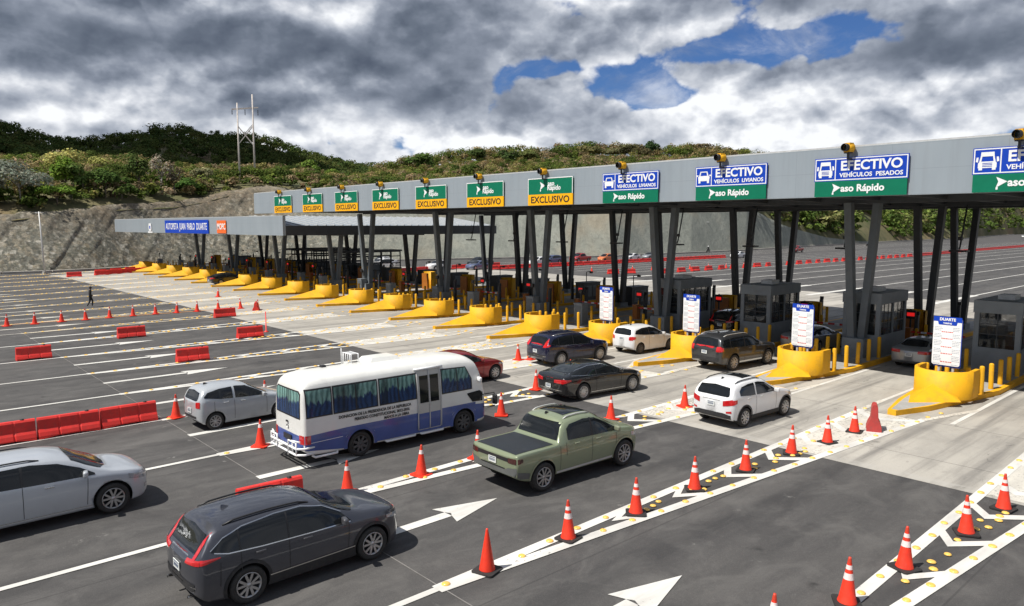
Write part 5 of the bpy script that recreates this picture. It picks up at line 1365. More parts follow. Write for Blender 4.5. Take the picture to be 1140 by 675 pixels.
# --- silver SUV at left ----------------------------------------------------
lo = [(-.55, 1.15), (.3, 1.10), (1.3, 1.07), (2.5, 1.05)]; up = [(-.55, 1.28), (-.3, 1.42), (.3, 1.51), (1.2, 1.525), (1.75, 1.45), (2.2, 1.27), (2.5, 1.09)]
suv = dict(name='parked_car', cat='car', label='silver SUV with black roof rails, cut by the left edge of the photo', paint=PA['silver'], w=1.88, wb=2.86, ro=1.0, fo=.92, R=.372, rim='five', tw=.235,
 top=[(-1.0, 1.0), (-.9, 1.12), (-.66, 1.50), (-.45, 1.60), (.1, 1.66), (.9, 1.675), (1.5, 1.65), (1.92, 1.57), (2.45, 1.31), (2.80, 1.13), (2.92, 1.09), (3.3, 1.03), (3.58, .94), (3.72, .82), (3.78, .66)], rf=.62, pf=2.8,
 belt=[(-1, .95), (-.8, 1.1), (0, 1.08), (1.4, 1.05), (2.4, 1.02), (3.0, .97), (3.5, .84), (3.78, .6)], bot=[(-1, .46), (-.7, .29), (-.3, .24), (3.1, .23), (3.5, .26), (3.78, .38)],
 wr=.82, crown=8.5, side_win=split_win(lo, up, (-.05, 1.02), .03), pillars=bpill((-.05, 1.11, 1.47), (1.02, 1.08, 1.525)), mirror=(2.28, 1.10), handles=[(.45, 1.0), (1.55, .97)], handlemat=M['chrome'], gap=.065,
 panels=[wscreen(.78, 2.84, .68, 1.98), rscreen(.68, 1.14, .60, 1.50), ('grille', 'front', [(-.42, .58), (.42, .58)], [(-.42, .80), (.42, .80)], 'black')],
 side_panels=[('tail_light', 'rear', [(.55, .98), (.85, .98)], [(.55, 1.12), (.85, 1.16)], 'tail'), ('head_light', 'side', [(3.22, .80), (3.64, .70)], [(3.22, .92), (3.64, .84)], 'lamp'), ('fog_light', 'front', [(.55, .44), (.78, .46)], [(.55, .52), (.78, .56)], 'lamp')],
 trim=[('chrome', .014, [(.45, .31), (2.4, .31)])], seams=[[(1.02, .34, 1.02, 1.08)], [(-.02, .75, -.05, 1.12)], [(2.30, .36, 2.34, 1.0)]], rails=(-.35, 1.4, .66, 'black'), plate=(.8, 0))
# --- small silver hatchback -----------------------------------------------
lo = [(-.35, 1.14), (.2, 1.04), (1.0, .99), (1.9, .95)]; up = [(-.35, 1.18), (-.22, 1.30), (.2, 1.38), (.8, 1.40), (1.15, 1.36), (1.6, 1.14), (1.9, .96)]
hat = dict(name='parked_car', cat='car', label='small silver hatchback between the orange cones and the white bus', paint=PA['silver2'], w=1.60, wb=2.36, ro=.58, fo=.70, R=.295, rim='five', tw=.18,
 top=[(-.58, .98), (-.52, 1.06), (-.34, 1.40), (-.15, 1.47), (.4, 1.51), (.9, 1.49), (1.2, 1.42), (1.7, 1.15), (1.98, 1.0), (2.3, .94), (2.75, .82), (2.98, .68), (3.06, .55)],
 belt=[(-.58, .92), (-.4, 1.03), (.3, .98), (1.5, .92), (2.2, .86), (2.8, .70), (3.06, .5)], bot=[(-.58, .40), (-.4, .25), (0, .19), (2.5, .18), (2.85, .22), (3.06, .33)], rf=.75,
 wr=.80, side_win=split_win(lo, up, (.68,), .04), pillars=[], mirror=(1.72, .97), handles=[(.38, .90), (1.0, .88)], gap=.05,
 panels=[wscreen(.64, 2.05, .53, 1.22, .08), rscreen(.53, 1.03, .47, 1.33), ('rear_bumper', 'rear', [(-.5, .42), (.5, .42)], [(-.5, .50), (.5, .50)], 'clad')],
 side_panels=[('tail_light', 'rear', [(.50, .80), (.70, .80)], [(.50, 1.00), (.68, 1.02), (.70, 1.0)], 'tail'), ('head_light', 'side', [(2.5, .68), (2.85, .60)], [(2.5, .78), (2.85, .70)], 'lamp')],
 trim=[], seams=[[(.68, .28, .68, .95)], [(1.86, .3, 1.86, .9)], [(-.02, .62, -.02, .98)]], plate=(.66, 0), fin=.0)
# --- red sedan --------------------------------------------------------------
lo = [(-.42, 1.05), (.4, .99), (1.4, .95), (2.1, .92)]; up = [(-.42, 1.06), (-.05, 1.22), (.5, 1.32), (1.1, 1.32), (1.7, 1.13), (2.1, .925)]
sed_top = [(-1.0, .90), (-.9, .98), (-.72, 1.04), (-.45, 1.10), (.05, 1.30), (.5, 1.41), (1.0, 1.44), (1.35, 1.41), (1.95, 1.13), (2.25, 1.0), (2.7, .93), (3.15, .83), (3.42, .70), (3.5, .56)]
sed = dict(name='parked_car', cat='car', label='dark red sedan half hidden behind the white bus', paint=PA['red'], w=1.80, wb=2.70, ro=1.0, fo=.86, R=.33, rim='five', tw=.21,
 top=sed_top, belt=[(-1, .85), (-.8, .96), (0, .95), (1.3, .92), (2.2, .88), (2.9, .78), (3.5, .5)], bot=[(-1, .42), (-.7, .26), (-.3, .19), (3, .18), (3.25, .21), (3.5, .33)],
 wr=.77, side_win=split_win(lo, up, (.72,), .03), pillars=bpill((.72, .98, 1.33)), mirror=(1.9, .97), handles=[(.2, .87), (1.1, .85)], gap=.05,
 panels=[wscreen(.70, 2.36, .57, 1.42), rscreen_top(.60, -.50, .52, .22)], side_panels=[('tail_light', 'rear', [(.40, .80), (.80, .80)], [(.40, .94), (.80, .95)], 'tail'), ('tail_light', 'side', [(-.95, .80), (-.65, .84)], [(-.95, .94), (-.65, .93)], 'tail'), ('head_light', 'side', [(2.9, .68), (3.3, .62)], [(2.9, .78), (3.3, .72)], 'lamp')],
 trim=[], seams=[[(.72, .28, .72, .93)], [(1.98, .28, 2.0, .88)]], plate=(.72, 0), fin=.2)
# --- navy crossover ----------------------------------------------------------
nav = dict(crv); nav.update(label='dark navy crossover behind the black sedan', paint=PA['navy'], wb=2.62, rim='multi', finmat=PA['navy'],
 side_panels=[('tail_light', 'rear', [(.58, .98), (.80, 1.0)], [(.58, 1.16), (.68, 1.44), (.76, 1.25), (.80, 1.14)], 'tail'), ('tail_light', 'side', [(-.88, 1.0), (-.68, 1.06)], [(-.88, 1.14), (-.68, 1.12)], 'tail'), ('head_light', 'side', [(3.02, .82), (3.42, .72)], [(3.02, .88), (3.42, .84)], 'lamp'), ('side_cladding', 'side', [(.40, .225), (2.22, .225)], [(.40, .36), (2.22, .36)], 'clad')],
 trim=[('chrome', .016, [(-.60, 1.125), (-.35, 1.057), (.3, 1.012), (1.3, .982), (2.16, .968)])], rails=(-.35, 1.35, .62, 'chrome'))
# --- black sedan -------------------------------------------------------------
lo = [(-.60, 1.055), (.3, .99), (1.4, .95), (2.2, .92)]; up = [(-.60, 1.07), (-.2, 1.20), (.4, 1.31), (1.1, 1.32), (1.8, 1.10), (2.2, .925)]
blk = dict(name='parked_car', cat='car', label='glossy black sedan with large red tail lamps, in front of the navy crossover', paint=PA['black'], w=1.855, wb=2.75, ro=1.10, fo=.92, R=.34, rim='multi', tw=.225,
 top=[(-1.1, .88), (-1.0, .97), (-.85, 1.04), (-.6, 1.10), (-.1, 1.29), (.45, 1.40), (1.0, 1.43), (1.4, 1.39), (2.05, 1.11), (2.35, .99), (2.8, .92), (3.3, .81), (3.58, .68), (3.67, .54)],
 belt=[(-1.1, .83), (-.9, .95), (0, .95), (1.3, .92), (2.2, .88), (2.9, .78), (3.67, .48)], bot=[(-1.1, .40), (-.8, .25), (-.3, .18), (3, .17), (3.4, .20), (3.67, .32)],
 wr=.76, side_win=split_win(lo, up, (.70,), .025), pillars=bpill((.70, .98, 1.33)), mirror=(2.0, .97), handles=[(.2, .86), (1.15, .84)], gap=.05,
 panels=[wscreen(.72, 2.46, .58, 1.46), ('rear_window', 'top', rscreen_top(.64, -.60, .54, .22)[2], rscreen_top(.64, -.60, .54, .22)[3], 'glass2'), ('bumper_strip', 'rear', [(-.76, .46), (.76, .46)], [(-.76, .49), (.76, .49)], 'chrome'), ('boot_lip', 'rear', [(-.6, .955), (.6, .955)], [(-.6, .968), (.6, .968)], 'black')],
 side_panels=[('tail_light', 'rear', [(.36, .76), (.84, .76)], [(.36, .88), (.84, .93)], 'tail'), ('tail_light', 'side', [(-1.06, .76), (-.66, .84)], [(-1.06, .93), (-.66, .90)], 'tail'), ('head_light', 'side', [(3.0, .68), (3.45, .60)], [(3.0, .78), (3.45, .70)], 'lamp')],
 trim=[('chrome', .014, [(-.60, 1.04), (.3, .975), (1.4, .935), (2.18, .905)]), ('chrome', .014, [(-.60, 1.08), (-.2, 1.212), (.4, 1.322), (1.1, 1.332), (1.8, 1.112)]), ('chrome', .02, [(.42, .27), (2.3, .27)])],
 seams=[[(.70, .28, .70, .93)], [(2.05, .28, 2.08, .88)]], plate=(.60, 0), fin=.1)
# --- white small MPV -----------------------------------------------------------
lo = [(-.42, 1.12), (.3, 1.03), (1.2, .97), (2.12, .92)]; up = [(-.42, 1.14), (-.30, 1.30), (.2, 1.40), (.9, 1.42), (1.3, 1.34), (1.8, 1.09), (2.12, .925)]
fit_ = dict(name='parked_car', cat='car', label='white compact hatchback entering the lane below the leftmost tariff board', paint=PA['white'], w=1.69, wb=2.47, ro=.66, fo=.74, R=.30, rim='steel', tw=.185,
 top=[(-.66, .98), (-.60, 1.06), (-.44, 1.42), (-.22, 1.49), (.4, 1.525), (1.0, 1.51), (1.3, 1.45), (1.9, 1.14), (2.2, .98), (2.5, .90), (2.9, .78), (3.13, .62), (3.21, .50)],
 belt=[(-.66, .9), (-.4, 1.03), (.3, .98), (1.5, .91), (2.4, .82), (2.9, .68), (3.21, .45)], bot=[(-.66, .40), (-.4, .25), (0, .19), (2.6, .18), (3.0, .22), (3.21, .32)], rf=.8,
 wr=.81, side_win=split_win(lo, up, (.70,), .035), pillars=bpill((.70, 1.0, 1.41)), mirror=(1.85, .98), handles=[(.3, .90), (1.05, .87)], gap=.045,
 panels=[wscreen(.66, 2.30, .55, 1.32, .08), rscreen(.60, 1.05, .53, 1.38)], side_panels=[('tail_light', 'rear', [(.52, .78), (.76, .78)], [(.52, .96), (.76, 1.0)], 'tail'), ('tail_light', 'side', [(-.62, .80), (-.42, .86)], [(-.62, 1.0), (-.42, .97)], 'tail')],
 trim=[], seams=[[(.70, .28, .70, .96)], [(1.95, .3, 1.95, .88)]], plate=(.84, 0), fin=.1)
# --- dark off-roader --------------------------------------------------------
lo = [(-.80, 1.20), (.2, 1.13), (1.2, 1.11), (2.2, 1.10)]; up = [(-.80, 1.45), (-.6, 1.53), (.3, 1.60), (1.2, 1.60), (1.6, 1.52), (2.0, 1.27), (2.2, 1.11)]
fr4 = dict(name='parked_car', cat='car', label='dark grey off-road wagon stopped between the two yellow drums with tariff boards', paint=PA['graph'], w=1.925, wb=2.79, ro=1.08, fo=.95, R=.39, rim='five', tw=.25,
 top=[(-1.08, 1.08), (-1.0, 1.18), (-.80, 1.62), (-.62, 1.71), (-.1, 1.77), (.8, 1.785), (1.3, 1.75), (1.6, 1.67), (2.1, 1.37), (2.4, 1.20), (2.9, 1.14), (3.4, 1.06), (3.66, .94), (3.74, .72)],
 belt=[(-1.08, 1.0), (-.9, 1.13), (0, 1.10), (1.4, 1.08), (2.3, 1.06), (3.0, 1.0), (3.5, .88), (3.74, .66)], bot=[(-1.08, .52), (-.75, .36), (-.3, .32), (3, .31), (3.4, .33), (3.74, .46)], rf=.6, pf=3,
 wr=.84, crown=9, side_win=split_win(lo, up, (-.22, .86), .04), pillars=bpill((.86, 1.13, 1.60)), mirror=(2.05, 1.14), handles=[(.3, 1.04), (1.3, 1.02)], gap=.07, archw=.05, archmat=PA['graph'],
 panels=[wscreen(.76, 2.40, .66, 1.64, .07), rscreen(.68, 1.20, .60, 1.60), ('rear_bumper', 'rear', [(-.8, .52), (.8, .52)], [(-.8, .70), (.8, .70)], 'clad')],
 side_panels=[('tail_light', 'rear', [(.66, .98), (.86, .98)], [(.66, 1.22), (.86, 1.24)], 'tail'), ('tail_light', 'side', [(-1.03, .98), (-.80, 1.02)], [(-1.03, 1.24), (-.80, 1.16)], 'tail'), ('running_board', 'side', [(.45, .34), (2.3, .34)], [(.45, .42), (2.3, .42)], 'chrome')],
 trim=[], seams=[[(.86, .42, .86, 1.1)], [(2.12, .42, 2.14, 1.05)]], rails=(-.5, 1.4, .66, 'galv'), plate=(.92, 0), fin=.0)
# --- white crossover ----------------------------------------------------------
lo = [(-.28, 1.14), (.3, 1.08), (1.2, 1.05), (2.0, 1.03)]; up = [(-.28, 1.30), (-.12, 1.42), (.3, 1.48), (.9, 1.49), (1.3, 1.42), (1.7, 1.22), (2.0, 1.035)]
trx = dict(name='parked_car', cat='car', label='white crossover with black lower trim, waiting beside the row of tall cones', paint=PA['white'], w=1.78, wb=2.56, ro=.80, fo=.86, R=.345, rim='five', tw=.22,
 top=[(-.80, 1.0), (-.72, 1.10), (-.52, 1.48), (-.34, 1.58), (.2, 1.65), (.8, 1.66), (1.2, 1.60), (1.8, 1.29), (2.1, 1.13), (2.5, 1.06), (2.95, .95), (3.30, .80), (3.42, .62)],
 belt=[(-.8, .95), (-.6, 1.08), (0, 1.05), (1.4, 1.02), (2.2, .98), (2.9, .84), (3.42, .56)], bot=[(-.8, .42), (-.55, .28), (-.2, .23), (2.8, .22), (3.15, .25), (3.42, .38)], rf=.75,
 wr=.82, crown=8.5, side_win=split_win(lo, up, (.66,), .04), pillars=[], mirror=(1.82, 1.06), handles=[(.22, 1.0), (1.0, .98)], handlemat=M['galv'], gap=.055, archw=.05, lower=.33, lowmat=M['clad'],
 panels=[wscreen(.73, 2.16, .64, 1.36, .07), rscreen(.66, 1.12, .59, 1.46), ('rear_garnish', 'rear', [(-.35, .98), (.35, .98)], [(-.35, 1.015), (.35, 1.015)], 'galv'), ('rear_bumper', 'rear', [(-.76, .36), (.76, .36)], [(-.76, .50), (-.5, .56), (.5, .56), (.76, .50)], 'clad'), ('sunroof', 'top', [(-.45, .35), (.45, .35)], [(-.45, 1.05), (.45, 1.05)], 'glass')],
 side_panels=[('tail_light', 'rear', [(.48, .80), (.80, .86)], [(.48, .98), (.80, 1.06)], 'tail'), ('tail_light', 'side', [(-.76, .84), (-.50, .92)], [(-.76, 1.04), (-.50, 1.04)], 'tail'), ('fog_light', 'rear', [(.60, .57), (.78, .58)], [(.60, .63), (.78, .66)], 'tail'), ('side_cladding', 'side', [(.38, .24), (2.18, .24)], [(.38, .38), (2.18, .38)], 'clad'), ('head_light', 'side', [(2.75, .78), (3.2, .70)], [(2.75, .88), (3.2, .80)], 'lamp')],
 trim=[], seams=[[(.66, .40, .66, 1.03)], [(1.92, .4, 1.92, .98)]], rails=(-.3, 1.15, .60, 'black'), plate=(.84, 0), fin=-.12)
# --- green pickup -----------------------------------------------------------------
lo = [(.92, 1.20), (1.6, 1.17), (2.4, 1.15), (2.98, 1.14)]; up = [(.92, 1.50), (1.05, 1.60), (1.6, 1.66), (2.05, 1.62), (2.5, 1.42), (2.98, 1.15)]
pic = dict(name='pickup_truck', cat='pickup', label='sage green crew-cab pickup with black bed cover in the middle of the plaza', paint=PA['green'], w=1.94, wb=3.20, ro=.98, fo=.92, R=.385, rim='five', tw=.25,
 top=[(-.98, 1.05), (-.90, 1.125), (-.75, 1.135), (.50, 1.150), (.58, 1.19), (.76, 1.62), (.90, 1.74), (1.1, 1.79), (1.5, 1.815), (1.95, 1.79), (2.2, 1.70), (2.75, 1.38), (3.1, 1.21), (3.4, 1.17), (3.8, 1.07), (4.02, .92), (4.12, .72)],
 belt=[(-.98, 1.0), (-.87, 1.085), (.5, 1.11), (1.5, 1.12), (2.8, 1.10), (3.3, 1.04), (3.8, .90), (4.12, .65)], bot=[(-.98, .56), (-.75, .44), (-.4, .36), (3.4, .32), (3.8, .34), (4.12, .46)], rr=.13, pr=4, rf=.65, crown=9.5,
 wr=.83, side_win=split_win(lo, up, (1.86,), .03), pillars=bpill((1.86, 1.16, 1.65)), mirror=(2.82, 1.18), handles=[(1.25, 1.07), (2.1, 1.05)], gap=.07, archw=.045, archmat=PA['green'],
 panels=[wscreen(.79, 3.12, .70, 2.16, .08), ('rear_window', 'rear2', None, None, 'glass'), ('bed_cover', 'top', [(-.80, -.87), (.80, -.87)], [(-.80, .46), (.80, .46)], 'tonneau'), ('sunroof', 'top', [(-.48, 1.12), (.48, 1.12)], [(-.48, 2.0), (.48, 2.0)], 'glass'), ('rear_bumper', 'rear', [(-.92, .575), (.92, .575)], [(-.92, .80), (-.62, .76), (-.5, .70), (.5, .70), (.62, .76), (.92, .80)], 'bumpgrey'), ('bumper_step', 'rear', [(-.5, .705), (.5, .705)], [(-.5, .735), (.5, .735)], 'black'), ('tailgate_bar', 'rear', [(-.62, .92), (.62, .92)], [(-.62, 1.02), (.62, 1.02)], 'black')],
 side_panels=[('tail_light', 'rear', [(.62, .90), (.90, .90)], [(.62, 1.03), (.90, 1.04)], 'tail_dark'), ('tail_light', 'side', [(-.95, .90), (-.74, .93)], [(-.95, 1.04), (-.74, 1.02)], 'tail_dark'), ('running_board', 'side', [(.5, .36), (2.7, .36)], [(.5, .42), (2.7, .42)], 'galv'), ('head_light', 'side', [(3.5, .86), (3.95, .78)], [(3.5, .98), (3.95, .90)], 'lamp'), ('bumper_end', 'side', [(-.94, .50), (-.5, .45)], [(-.94, .70), (-.5, .60)], 'bumpgrey')],
 trim=[], seams=[[(1.86, .44, 1.86, 1.12)], [(.86, .80, .84, 1.15)], [(2.82, .44, 2.86, 1.08)], [(.62, .44, .62, 1.1)]], rails=(1.0, 2.0, .62, 'galv'), plate=(.86, 0), fin=1.0)
M['tonneau'] = simple('bed_cover_vinyl', (.018, .022, .028), .55, scale=3, var=.15, dirt=.1)
M['bumpgrey'] = simple('grey_bumper', (.11, .115, .112), .5, scale=3, dirt=.2)
M['tail_dark'] = simple('smoked_tail_lamp', (.06, .018, .016), .12, coat=1, var=.3, scale=14)
# shape hook for the pickup's cab rear window: seen from behind above the bed
def P_cab(s, x, z, e):
    Y = np.linspace(.40, 1.6, 500); H = s.hw(Y, np.full_like(Y, z)); i = np.argmax(H >= abs(x)+1e-4); return (x, Y[i]-e, z)
_old_patch = Shape.patch
def patch2(s, mode, lo, up, **k):
    if mode == 'rear2':
        k.pop('nb', None); mb = MB(); mb.smooth = True; V = []; nx, nz = 14, 8
        for i in range(nx+1):
            for j in range(nz+1):
                z = 1.22+(1.66-1.22)*j/nz; xw = .79-.08*(j/nz)**1.5; V.append(P_cab(s, -xw+2*xw*i/nx, z, .012))
        mb.add(V, [(i*(nz+1)+j, (i+1)*(nz+1)+j, (i+1)*(nz+1)+j+1, i*(nz+1)+j+1) for i in range(nx) for j in range(nz)]); return mb
    return _old_patch(s, mode, lo, up, **k)
Shape.patch = patch2

def place(o, cx_, ya, yaw=0.0):
    """centre line X, rear axle Y, yaw degrees (positive turns towards -X)"""
    o.location = (cx_, ya, 0); o.rotation_euler = (0, 0, rad(yaw))
    o['group'] = o.get('group', 'cars queueing at the toll') or ''
v_crv = build_vehicle(crv); place(v_crv, -13.86, 5.10, 0.5)
v_suv = build_vehicle(suv); place(v_suv, -20.33, 1.54, 0)
v_hat = build_vehicle(hat); place(v_hat, -25.98, 8.98, 2.0)
v_red = build_vehicle(sed); place(v_red, -25.95, 18.9, 0)
v_nav = build_vehicle(nav); place(v_nav, -26.2, 26.25, -6)
v_blk = build_vehicle(blk); place(v_blk, -20.55, 21.72, -6.5)
v_fit = build_vehicle(fit_); place(v_fit, -25.62, 31.9, -3)
v_4r = build_vehicle(fr4); place(v_4r, -19.82, 31.6, -5)
v_trx = build_vehicle(trx); place(v_trx, -14.02, 22.85, -3)
v_pic = build_vehicle(pic); place(v_pic, -14.38, 13.28, -1.5)
tree_sed = capture(v_red); tree_blk = capture(v_blk); tree_crv = capture(v_crv); tree_fit = capture(v_fit); tree_pic = capture(v_pic); tree_suv = capture(v_suv)
def recolour(o, mat, old):
    for c_ in [o]+list(kids_map().get(o, [])):
        if c_.type != 'MESH': continue
        for sl in c_.material_slots:
            if sl.material == old: sl.link = 'OBJECT'; sl.material = mat
def variant(src, tree, old, mat, cx_, ya, yaw, label, name='parked_car', cat='car', group='cars queueing at the toll'):
    o = dup(src, tree, (cx_, ya, 0), rz=rad(yaw), label=label, group=group); o['category'] = cat
    m_ = kids_map()
    for c_ in m_.get(o, []):
        if c_.type == 'MESH':
            for sl in c_.material_slots:
                if sl.material == old: sl.link = 'OBJECT'; sl.material = mat
    return o
variant(v_red, tree_sed, PA['red'], PA['sedansil'], -13.35, 39.1, 0, 'silver sedan stopped at the booth window behind the nearest tariff board')
variant(v_blk, tree_blk, PA['black'], PA['sedansil'], -19.25, 39.3, 0, 'silver sedan partly hidden behind the second tariff board')
variant(v_crv, tree_crv, PA['charcoal'], PA['black'], -25.45, 41.6, 0, 'black crossover in the shade behind the third tariff board')
variant(v_blk, tree_blk, PA['black'], PA['black'], -88.0, 32.4, 0, 'tiny black car between the yellow drums of the far left islands')
# far cars beyond the toll
FG = 'cars on the highway beyond the toll'
far = [(v_suv, tree_suv, PA['silver'], PA['white'], -104.5, 66.5, 8, 'far white SUV above the shaded posts, left of the long columns'), (v_pic, tree_pic, PA['green'], PA['white'], -108.5, 69.5, 8, 'far white pickup just behind the far white SUV'),
 (v_crv, tree_crv, PA['charcoal'], PA['white'], -94.0, 70.2, 8, 'far white crossover between two pairs of columns'), (v_blk, tree_blk, PA['black'], PA['fblue'], -91.5, 76.2, 8, 'far grey-blue car in the highway queue'),
 (v_pic, tree_pic, PA['green'], PA['black'], -95.5, 80.2, 8, 'far black pickup behind the grey-blue car'), (v_fit, tree_fit, PA['white'], PA['white'], -94, 92, 6, 'far white hatchback right of the black pickup'),
 (v_suv, tree_suv, PA['silver'], PA['fblue'], -95.5, 97, 6, 'far dark blue SUV beside the red truck'), (v_pic, tree_pic, PA['green'], PA['fred'], -96.5, 106, 6, 'far red pickup at the end of the inner barrier row'),
 (v_fit, tree_fit, PA['white'], PA['forange'], -95.5, 112, 6, 'far orange hatchback behind the red pickup'), (v_red, tree_sed, PA['red'], PA['white'], -95, 119.5, 6, 'far white sedan near the light pole'),
 (v_blk, tree_blk, PA['black'], PA['sedansil'], -96, 127, 6, 'far silver sedan at the end of the queue'), (v_red, tree_sed, PA['red'], PA['white'], -86.2, 145, 4, 'lone white car on the empty highway lanes behind the columns'),
 (v_pic, tree_pic, PA['green'], PA['fred'], -93.5, 186, 4, 'lone red truck on the highway in front of the rock slope end'), (v_crv, tree_crv, PA['charcoal'], PA['black'], -105.6, 262, 6, 'tiny black car far off below the brown hillside'),
 (v_red, tree_sed, PA['red'], PA['white'], -122, 520, 6, 'tiny white car at the far right end of the highway')]
for (s_, tr, old, mat, x, y, yaw, lb) in far:
    o = variant(s_, tr, old, mat, x, y, 180+yaw, lb, group=FG, cat='pickup' if 'pickup' in lb or 'truck' in lb else 'car')

# ------------------------------------------------------------------ bus
def bus():
    c = dict(name='minibus', cat='bus', label='white and blue minibus with teal and blue curtains, side door towards the camera', paint=M['buswhite'], w=2.03, wb=3.935, ro=1.85, fo=1.14, R=.385, rim='truck', tw=.21,
     top=[(-1.85, 1.95), (-1.81, 2.30), (-1.72, 2.50), (-1.55, 2.60), (-1.1, 2.64), (3.4, 2.64), (4.2, 2.58), (4.55, 2.42), (4.75, 2.0), (4.95, 1.35), (5.04, .95), (5.075, .80)],
     belt=[(-1.85, 1.40), (-1.6, 1.42), (4.5, 1.40), (4.9, 1.2), (5.075, .72)], bot=[(-1.85, .52), (-1.6, .38), (-.8, .34), (4.6, .30), (5.075, .40)], rr=.16, pr=4.5, rf=.50, pf=3.0, crown=8, wr=.90, side=(.02, .015), cm=3.2,
     side_win=[], mirror=(4.55, 1.75), gap=.075, mirrormat=M['white'], panels=[], side_panels=[], seams=[])
    t_ = build_vehicle(c); s = Shape(c)
    def P(n, mb, m, par=None): return mb.build(n, m, par or t_)
    # blue lower band, rising towards the front
    P('blue_band', s.patch('side', [(-1.84, .53), (-.49, .36)], [(-1.84, .95), (-.49, 1.0)], e=.006, nb=6), M['busblue']); P('blue_band', s.patch('side', [(-1.84, .53), (-.49, .36)], [(-1.84, .95), (-.49, 1.0)], e=.006, nb=6, mirror=True), M['busblue'])
    for mi in (False, True):
        P('blue_band', s.patch('side', [(-.49, .72), (-.3, .88), (0, .94), (.3, .88), (.49, .72)], [(-.49, 1.0), (.49, 1.0)], e=.006, mirror=mi), M['busblue'])
        P('blue_band', s.patch('side', [(.49, .36), (3.44, .34)], [(.49, 1.0), (3.44, 1.0)], e=.006, mirror=mi), M['busblue'])
        P('blue_band', s.patch('side', [(3.44, .72), (3.63, .88), (3.935, .94), (4.23, .88), (4.43, .72)], [(3.44, 1.0), (4.43, 1.0)], e=.006, mirror=mi), M['busblue'])
        P('blue_band', s.patch('side', [(4.43, .36), (4.98, .42)], [(4.43, .92), (4.98, .88)], e=.006, mirror=mi), M['busblue'])
        P('wheel_arch', s.arch(0, .457, .575, .395, e=.012, mirror=mi), M['busblue']); P('wheel_arch', s.arch(3.935, .457, .575, .395, e=.012, mirror=mi), M['busblue'])
        P('trim', s.patch('side', [(-1.75, .72), (-.6, .74)], [(-1.75, .735), (-.6, .755)], e=.011, nb=1, mirror=mi), M['white'])
    P('blue_band', s.patch('rear', [(-.93, .55), (.93, .55)], [(-.93, .93), (.93, .93)], e=.006), M['busblue'])
    # windows: black surround, curtain, glass
    cut = [(-1.72, -.92), (-.86, .62), (.70, 2.04), (3.05, 4.28)]
    for mi in (False, True):
        cs = cut if not mi else [(-1.72, -.92), (-.86, .62), (.70, 2.2), (2.26, 4.28)]
        for (a, b_) in cs:
            top = 2.27 if b_ < 4 else 2.27
            up = [(a, top), (b_, top)] if b_ < 4 else [(a, top), (b_-.22, top-.01), (b_, top-.45)]
            P('window_frame', s.patch('side', [(a-.02, 1.46), (b_+.02, 1.46)], [(p[0]+(-.02 if i == 0 else .02), p[1]+.03) for i, p in enumerate(up)] if len(up) == 2 else [(up[0][0]-.02, up[0][1]+.03), up[1], (b_+.02, up[2][1])], e=.008, mirror=mi), M['black'])
            w = P('window', s.patch('side', [(a+.02, 1.50), (b_-.02, 1.50)], [(up[0][0]+.02, up[0][1]-.02)] + ([(b_-.02, top-.02)] if len(up) == 2 else [(b_-.24, top-.04), (b_-.02, top-.48)]), e=.014, mirror=mi), M['curtain'])
            P('window_pane', s.patch('side', [(a+.02, 1.50), (b_-.02, 1.50)], [(up[0][0]+.02, up[0][1]-.02)] + ([(b_-.02, top-.02)] if len(up) == 2 else [(b_-.24, top-.04), (b_-.02, top-.48)]), e=.020, mirror=mi), M['clearpane'], w)
            if b_-a > 1.2: 
                m_ = (a+b_)/2; P('window_post', s.patch('side', [(m_-.02, 1.50), (m_+.02, 1.50)], [(m_-.02, top-.02), (m_+.02, top-.02)], e=.024, mirror=mi), M['black'])
        P('quarter_glass', s.patch('side', [(4.08, 1.30), (4.30, 1.02), (4.74, 1.0)], [(4.08, 1.34), (4.6, 1.38), (4.74, 1.30)], e=.012, mirror=mi), M['glass'])
    P('window_frame', s.patch('rear', [(-.80, 1.42), (.80, 1.42)], [(-.80, 2.16), (-.70, 2.24), (.70, 2.24), (.80, 2.16)], e=.008, nb=8), M['black'])
    w = P('rear_window', s.patch('rear', [(-.76, 1.46), (.76, 1.46)], [(-.76, 2.12), (-.68, 2.2), (.68, 2.2), (.76, 2.12)], e=.014, nb=8), M['curtain'])
    P('window_pane', s.patch('rear', [(-.76, 1.46), (.76, 1.46)], [(-.76, 2.12), (-.68, 2.2), (.68, 2.2), (.76, 2.12)], e=.020, nb=8), M['clearpane'], w)
    P('windscreen', s.patch('front', [(-.82, 1.20), (.82, 1.20)], [(-.80, 2.0), (-.6, 2.3), (.6, 2.3), (.80, 2.0)], e=.010, nb=10), M['glass'])
    # folding door
    dr = P('door', s.patch('side', [(2.10, .42), (2.98, .42)], [(2.10, 2.34), (2.98, 2.34)], e=.012, nb=10), M['busdoor'])
    for (a, b_) in ((2.17, 2.50), (2.58, 2.91)):
        P('door_glass', s.patch('side', [(a, 1.30), (b_, 1.30)], [(a, 2.18), (b_, 2.18)], e=.020), M['glass'], dr)
    mb = MB(); 
    for y in (2.085, 2.54, 2.995):
        p = s.P_side(y, 1.3, .02)
        pts = [s.P_side(y, z, .026) for z in np.linspace(.44, 2.34, 12)]
        mb.tube(pts, .022, 5)
    mb.build('door_frame', M['galv'], dr)
    mb = MB(); mb.tube([s.P_side(2.0, 2.40, .05), s.P_side(3.1, 2.40, .05)], .04, 6); mb.build('door_rail', M['white'], dr)
    P('door_blue', s.patch('side', [(2.12, .44), (2.96, .44)], [(2.12, .96), (2.96, .96)], e=.016), M['busblue'], dr)
